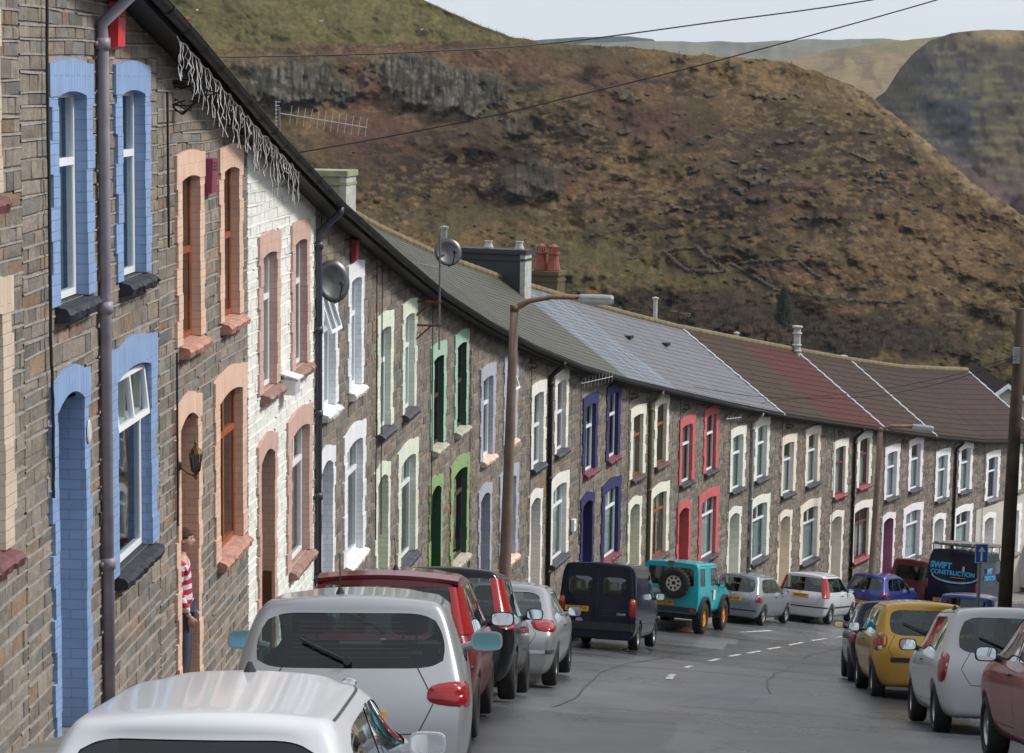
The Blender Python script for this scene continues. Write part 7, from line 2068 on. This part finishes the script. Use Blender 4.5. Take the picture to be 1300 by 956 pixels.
# fence posts along the crest
POSTM = plain('weathered_post', (.09, .08, .065), .9)
def posts(pxs, dy, label, nm='fence'):
    P = [hill_point(px, float(np.interp(px, NHX, NHC)) + dy) for px in pxs]; r = empty(nm, P[0]); tag(r, label, 'fence', 'post and wire fences on the hill')
    for p in P:
        q = p - P[0]; b = MB(); b.tube([q + Vector((0, 0, -.3)), q + Vector((rnd.uniform(-.06, .06), 0, 1.25))], .075, 6); b.build('post', POSTM, r)
    for z in (.45, .85, 1.15):
        b = MB(); b.tube([p - P[0] + Vector((0, 0, z)) for p in P], .012, 3); b.build('wire', POSTM, r)
posts([545, 556, 566, 577, 588, 599, 610, 620, 630, 640, 652, 664, 676], 2.5, 'post and wire fence down the edge of the green pasture')
posts([700, 730, 762, 795, 830, 862, 892, 925, 960, 1005, 1050], 2.5, 'sparse fence along the brown crest of the hill')
posts([1150, 1157, 1164, 1171, 1178, 1185, 1192, 1199, 1206], 296, 'short fence beside the track at the foot of the hill') if False else None
# conifer
p = hill_point(995, 412); r = empty('conifer_tree', p); r.scale = (1.35,) * 3; tag(r, 'dark green conifer standing alone among bare bushes below the hill', 'conifer')
b = MB(); b.tube([(0, 0, -.3), (0, 0, 2), (0, 0, 5.2)], [.18, .12, .03], 7); b.build('trunk', DKWOOD, r); b = MB()
for k in range(1500):
    h = rnd.random() ** .8; rad = (1.75 * (1 - h) ** .85 + .06) * (rnd.random() ** .45); a = rnd.random() * 2 * PI; z = .35 + h * 5.1
    c = Vector((rad * math.cos(a), rad * math.sin(a), z - rad * .28)); d1 = Vector((math.cos(a), math.sin(a), -.4)) * rnd.uniform(.3, .5); d2 = Vector((-math.sin(a), math.cos(a), rnd.uniform(-.3, .3))) * .2
    b.add([c - d2, c + d2, c + d1], [(0, 1, 2)])
b.build('crown', plain('conifer_needles', (.010, .022, .012), .9, var=.4, scale=1.5, bump=0), r)
# bare trees at the foot of the hill, each its own
def bare_tree(px, py, h, label, mat, seedv):
    p = hill_point(px, py); r = empty('bare_tree', p); tag(r, label, 'tree', 'leafless trees at the foot of the hill'); rn = random.Random(seedv)
    tk = MB(); tk.tube([(0, 0, -.3), (rn.uniform(-.1, .1), 0, h * .25), (rn.uniform(-.2, .2), rn.uniform(-.2, .2), h * .5)], [.16, .11, .07], 6)
    cr = MB()
    for k in range(26):
        a = rn.random() * 2 * PI; z0 = h * rn.uniform(.15, .5); el_ = rn.uniform(.5, 1.25); ln = h * rn.uniform(.3, .52)
        d = Vector((math.cos(a) * math.cos(el_), math.sin(a) * math.cos(el_), math.sin(el_))); s_ = Vector((0, 0, z0)); e = s_ + d * ln
        tk.tube([s_, s_.lerp(e, .5) + Vector((rn.uniform(-.1, .1), rn.uniform(-.1, .1), .05)), e], [.05, .03, .012], 4)
        for q in range(26):
            c = s_.lerp(e, rn.uniform(.3, 1.0)); dd = (d + Vector((rn.uniform(-.9, .9), rn.uniform(-.9, .9), rn.uniform(-.2, .9)))).normalized() * h * rn.uniform(.08, .17); sdv = dd.cross(Vector((.3, 1, .2))).normalized() * .018
            cr.add([c - sdv, c + sdv, c + dd], [(0, 1, 2)])
    tk.build('trunk', POSTM, r); cr.build('crown', mat, r)
for k, (px, py, h, lb, mt) in enumerate(((1180, 448, 4.6, 'olive leafless tree right of centre behind the brown roofs', TWG), (1070, 442, 3.6, 'leafless brown tree behind the brown roof, left of the tall flue', TW), (1118, 446, 3.4, 'small leafless tree between two taller bare trees', TW), (1022, 420, 3.2, 'leafless tree right beside the conifer', TW),
        (905, 412, 3.6, 'leafless tree behind the ridge above the red house', TW), (865, 400, 3.0, 'leafless tree above the grey tiled roof', TW), (952, 416, 3.4, 'leafless tree just left of the conifer', TW), (1225, 440, 3.0, 'low leafless tree at the right foot of the hill', TWG))):
    bare_tree(px, py, h, lb, mt, 40 + k)
# scrub
b = MB()
for k in range(520):
    px = rnd.uniform(800, 1230); py = 372 + rnd.random() * 66 + (px - 1000) * .06
    p = hill_point(px, py); H_ = rnd.uniform(.7, 1.7)
    for q in range(34):
        a = rnd.random() * 2 * PI; rr = rnd.random() ** .5 * H_ * .8; c = p + Vector((rr * math.cos(a), rr * math.sin(a), rnd.random() * H_ * .3)); d = Vector((rnd.uniform(-.5, .5), rnd.uniform(-.5, .5), 1)).normalized() * H_ * rnd.uniform(.35, .8); sdv = Vector((.03, .01, 0)); b.add([c - sdv, c + sdv, c + d], [(0, 1, 2)])
tag(b.build('scrub', TW), kind='stuff')
b = MB()
for k in range(420):
    px = rnd.uniform(430, 1290); py = rnd.uniform(150, 440)
    if py < float(np.interp(px, NHX, NHC)) + 25: continue
    if vnoise(np.array([px / 50]), np.array([py / 25]), 9)[0] < .45: continue
    p = hill_point(px, py); s_ = rnd.uniform(.2, .6)
    for q in range(rnd.randint(1, 4)): b.ico((p.x + rnd.uniform(-1, 1), p.y + rnd.uniform(-1, 1), p.z + s_ * .2), s_, 1, .4, (1.3, 1.2, .8), rnd=rnd)
tag(b.build('gorse', DRYS), kind='stuff')

# ================================================================== THE OPPOSITE TERRACE (out of frame, seen only in reflections and from other positions)
src = [12, 13, 15, 8, 16, 5, 7, 14]
for k in range(0, 17):
    s0 = -2 + k; 
    a = Vector((*at(s0, 12.6), 0)); c = Vector((*at(s0 + 1, 12.6), 0)); W_ = (c - a).length
    i = src[k % len(src)]; cpy = copy_tree(HS[i][0]); dxv = (c - a).normalized()
    cpy.location = (a.x, a.y, float(zroad(s0 + .5)) + .15); cpy.rotation_euler = (0, 0, math.atan2(dxv.y, dxv.x)); cpy.scale = (W_ / HS[i][1]['W'], -1, 1)
    cpy['label'] = 'stone terraced house on the opposite side of the street, out of the picture'; cpy['group'] = 'houses on the opposite side'
# ================================================================== LIGHT, SKY, RENDER
w = bpy.data.worlds.new('World'); scene.world = w; w.use_nodes = True
nt = w.node_tree; g = NG(nt); bg = nt.nodes['Background']
sky = nt.nodes.new('ShaderNodeTexSky'); sky.sky_type = 'NISHITA'; sky.sun_disc = False
SUN_EL, SUN_AZ = 43, 84          # degrees; azimuth clockwise from +Y
sky.sun_elevation = R(SUN_EL); sky.sun_rotation = R(SUN_AZ)
sky.air_density = 1.0; sky.dust_density = 3.0; sky.ozone_density = 1.0; sky.altitude = 200
hs = nt.nodes.new('ShaderNodeHueSaturation'); hs.inputs['Saturation'].default_value = .35
nt.links.new(sky.outputs[0], hs.inputs['Color'])
# thin high overcast: evens out the sky dome
tc = nt.nodes.new('ShaderNodeTexCoord')
nz = nt.nodes.new('ShaderNodeTexNoise'); nz.inputs['Scale'].default_value = 2.0; nz.inputs['Detail'].default_value = 6
mp = nt.nodes.new('ShaderNodeMapping'); mp.inputs['Scale'].default_value = (1, 1, 4); nt.links.new(tc.outputs['Generated'], mp.inputs[0]); nt.links.new(mp.outputs[0], nz.inputs['Vector'])
cl = g.ramp(nz.outputs['Fac'], [(.3, (9.2, 10.0, 11.0)), (.7, (11.2, 11.8, 12.5))])
mx = g.mix(.72, hs.outputs[0], cl)
nt.links.new(mx, bg.inputs[0]); bg.inputs[1].default_value = .066
sd_ = bpy.data.lights.new('sun', 'SUN'); sd_.energy = 2.3; sd_.angle = R(9); sd_.color = (1, .96, .9)
sun = bpy.data.objects.new('sun', sd_); COL.objects.link(sun)
az, el = R(SUN_AZ), R(SUN_EL)
dirv = Vector((math.sin(az) * math.cos(el), math.cos(az) * math.cos(el), math.sin(el)))
sun.rotation_euler = dirv.to_track_quat('Z', 'Y').to_euler()
vs = scene.view_settings; vs.view_transform = 'Standard'; vs.look = 'None'; vs.exposure = .55; vs.gamma = 1; vs.use_curve_mapping = False
scene.render.engine = 'CYCLES'
scene.cycles.max_bounces = 8; scene.cycles.transparent_max_bounces = 16

hz = MB(); hz.box(-2600, 2600, -30, 5600, -75, 420); ho = hz.build('haze', plain('tmp', (1, 1, 1)))
hm, hnt, hout = newmat('haze_air'); pv = hnt.nodes.new('ShaderNodeVolumePrincipled'); pv.inputs['Density'].default_value = .00005; pv.inputs['Color'].default_value = (.82, .9, 1, 1)
hnt.links.new(pv.outputs[0], hout.inputs['Volume']); ho.data.materials.clear(); ho.data.materials.append(hm); tag(ho, kind='stuff')
scene.cycles.volume_bounces = 0
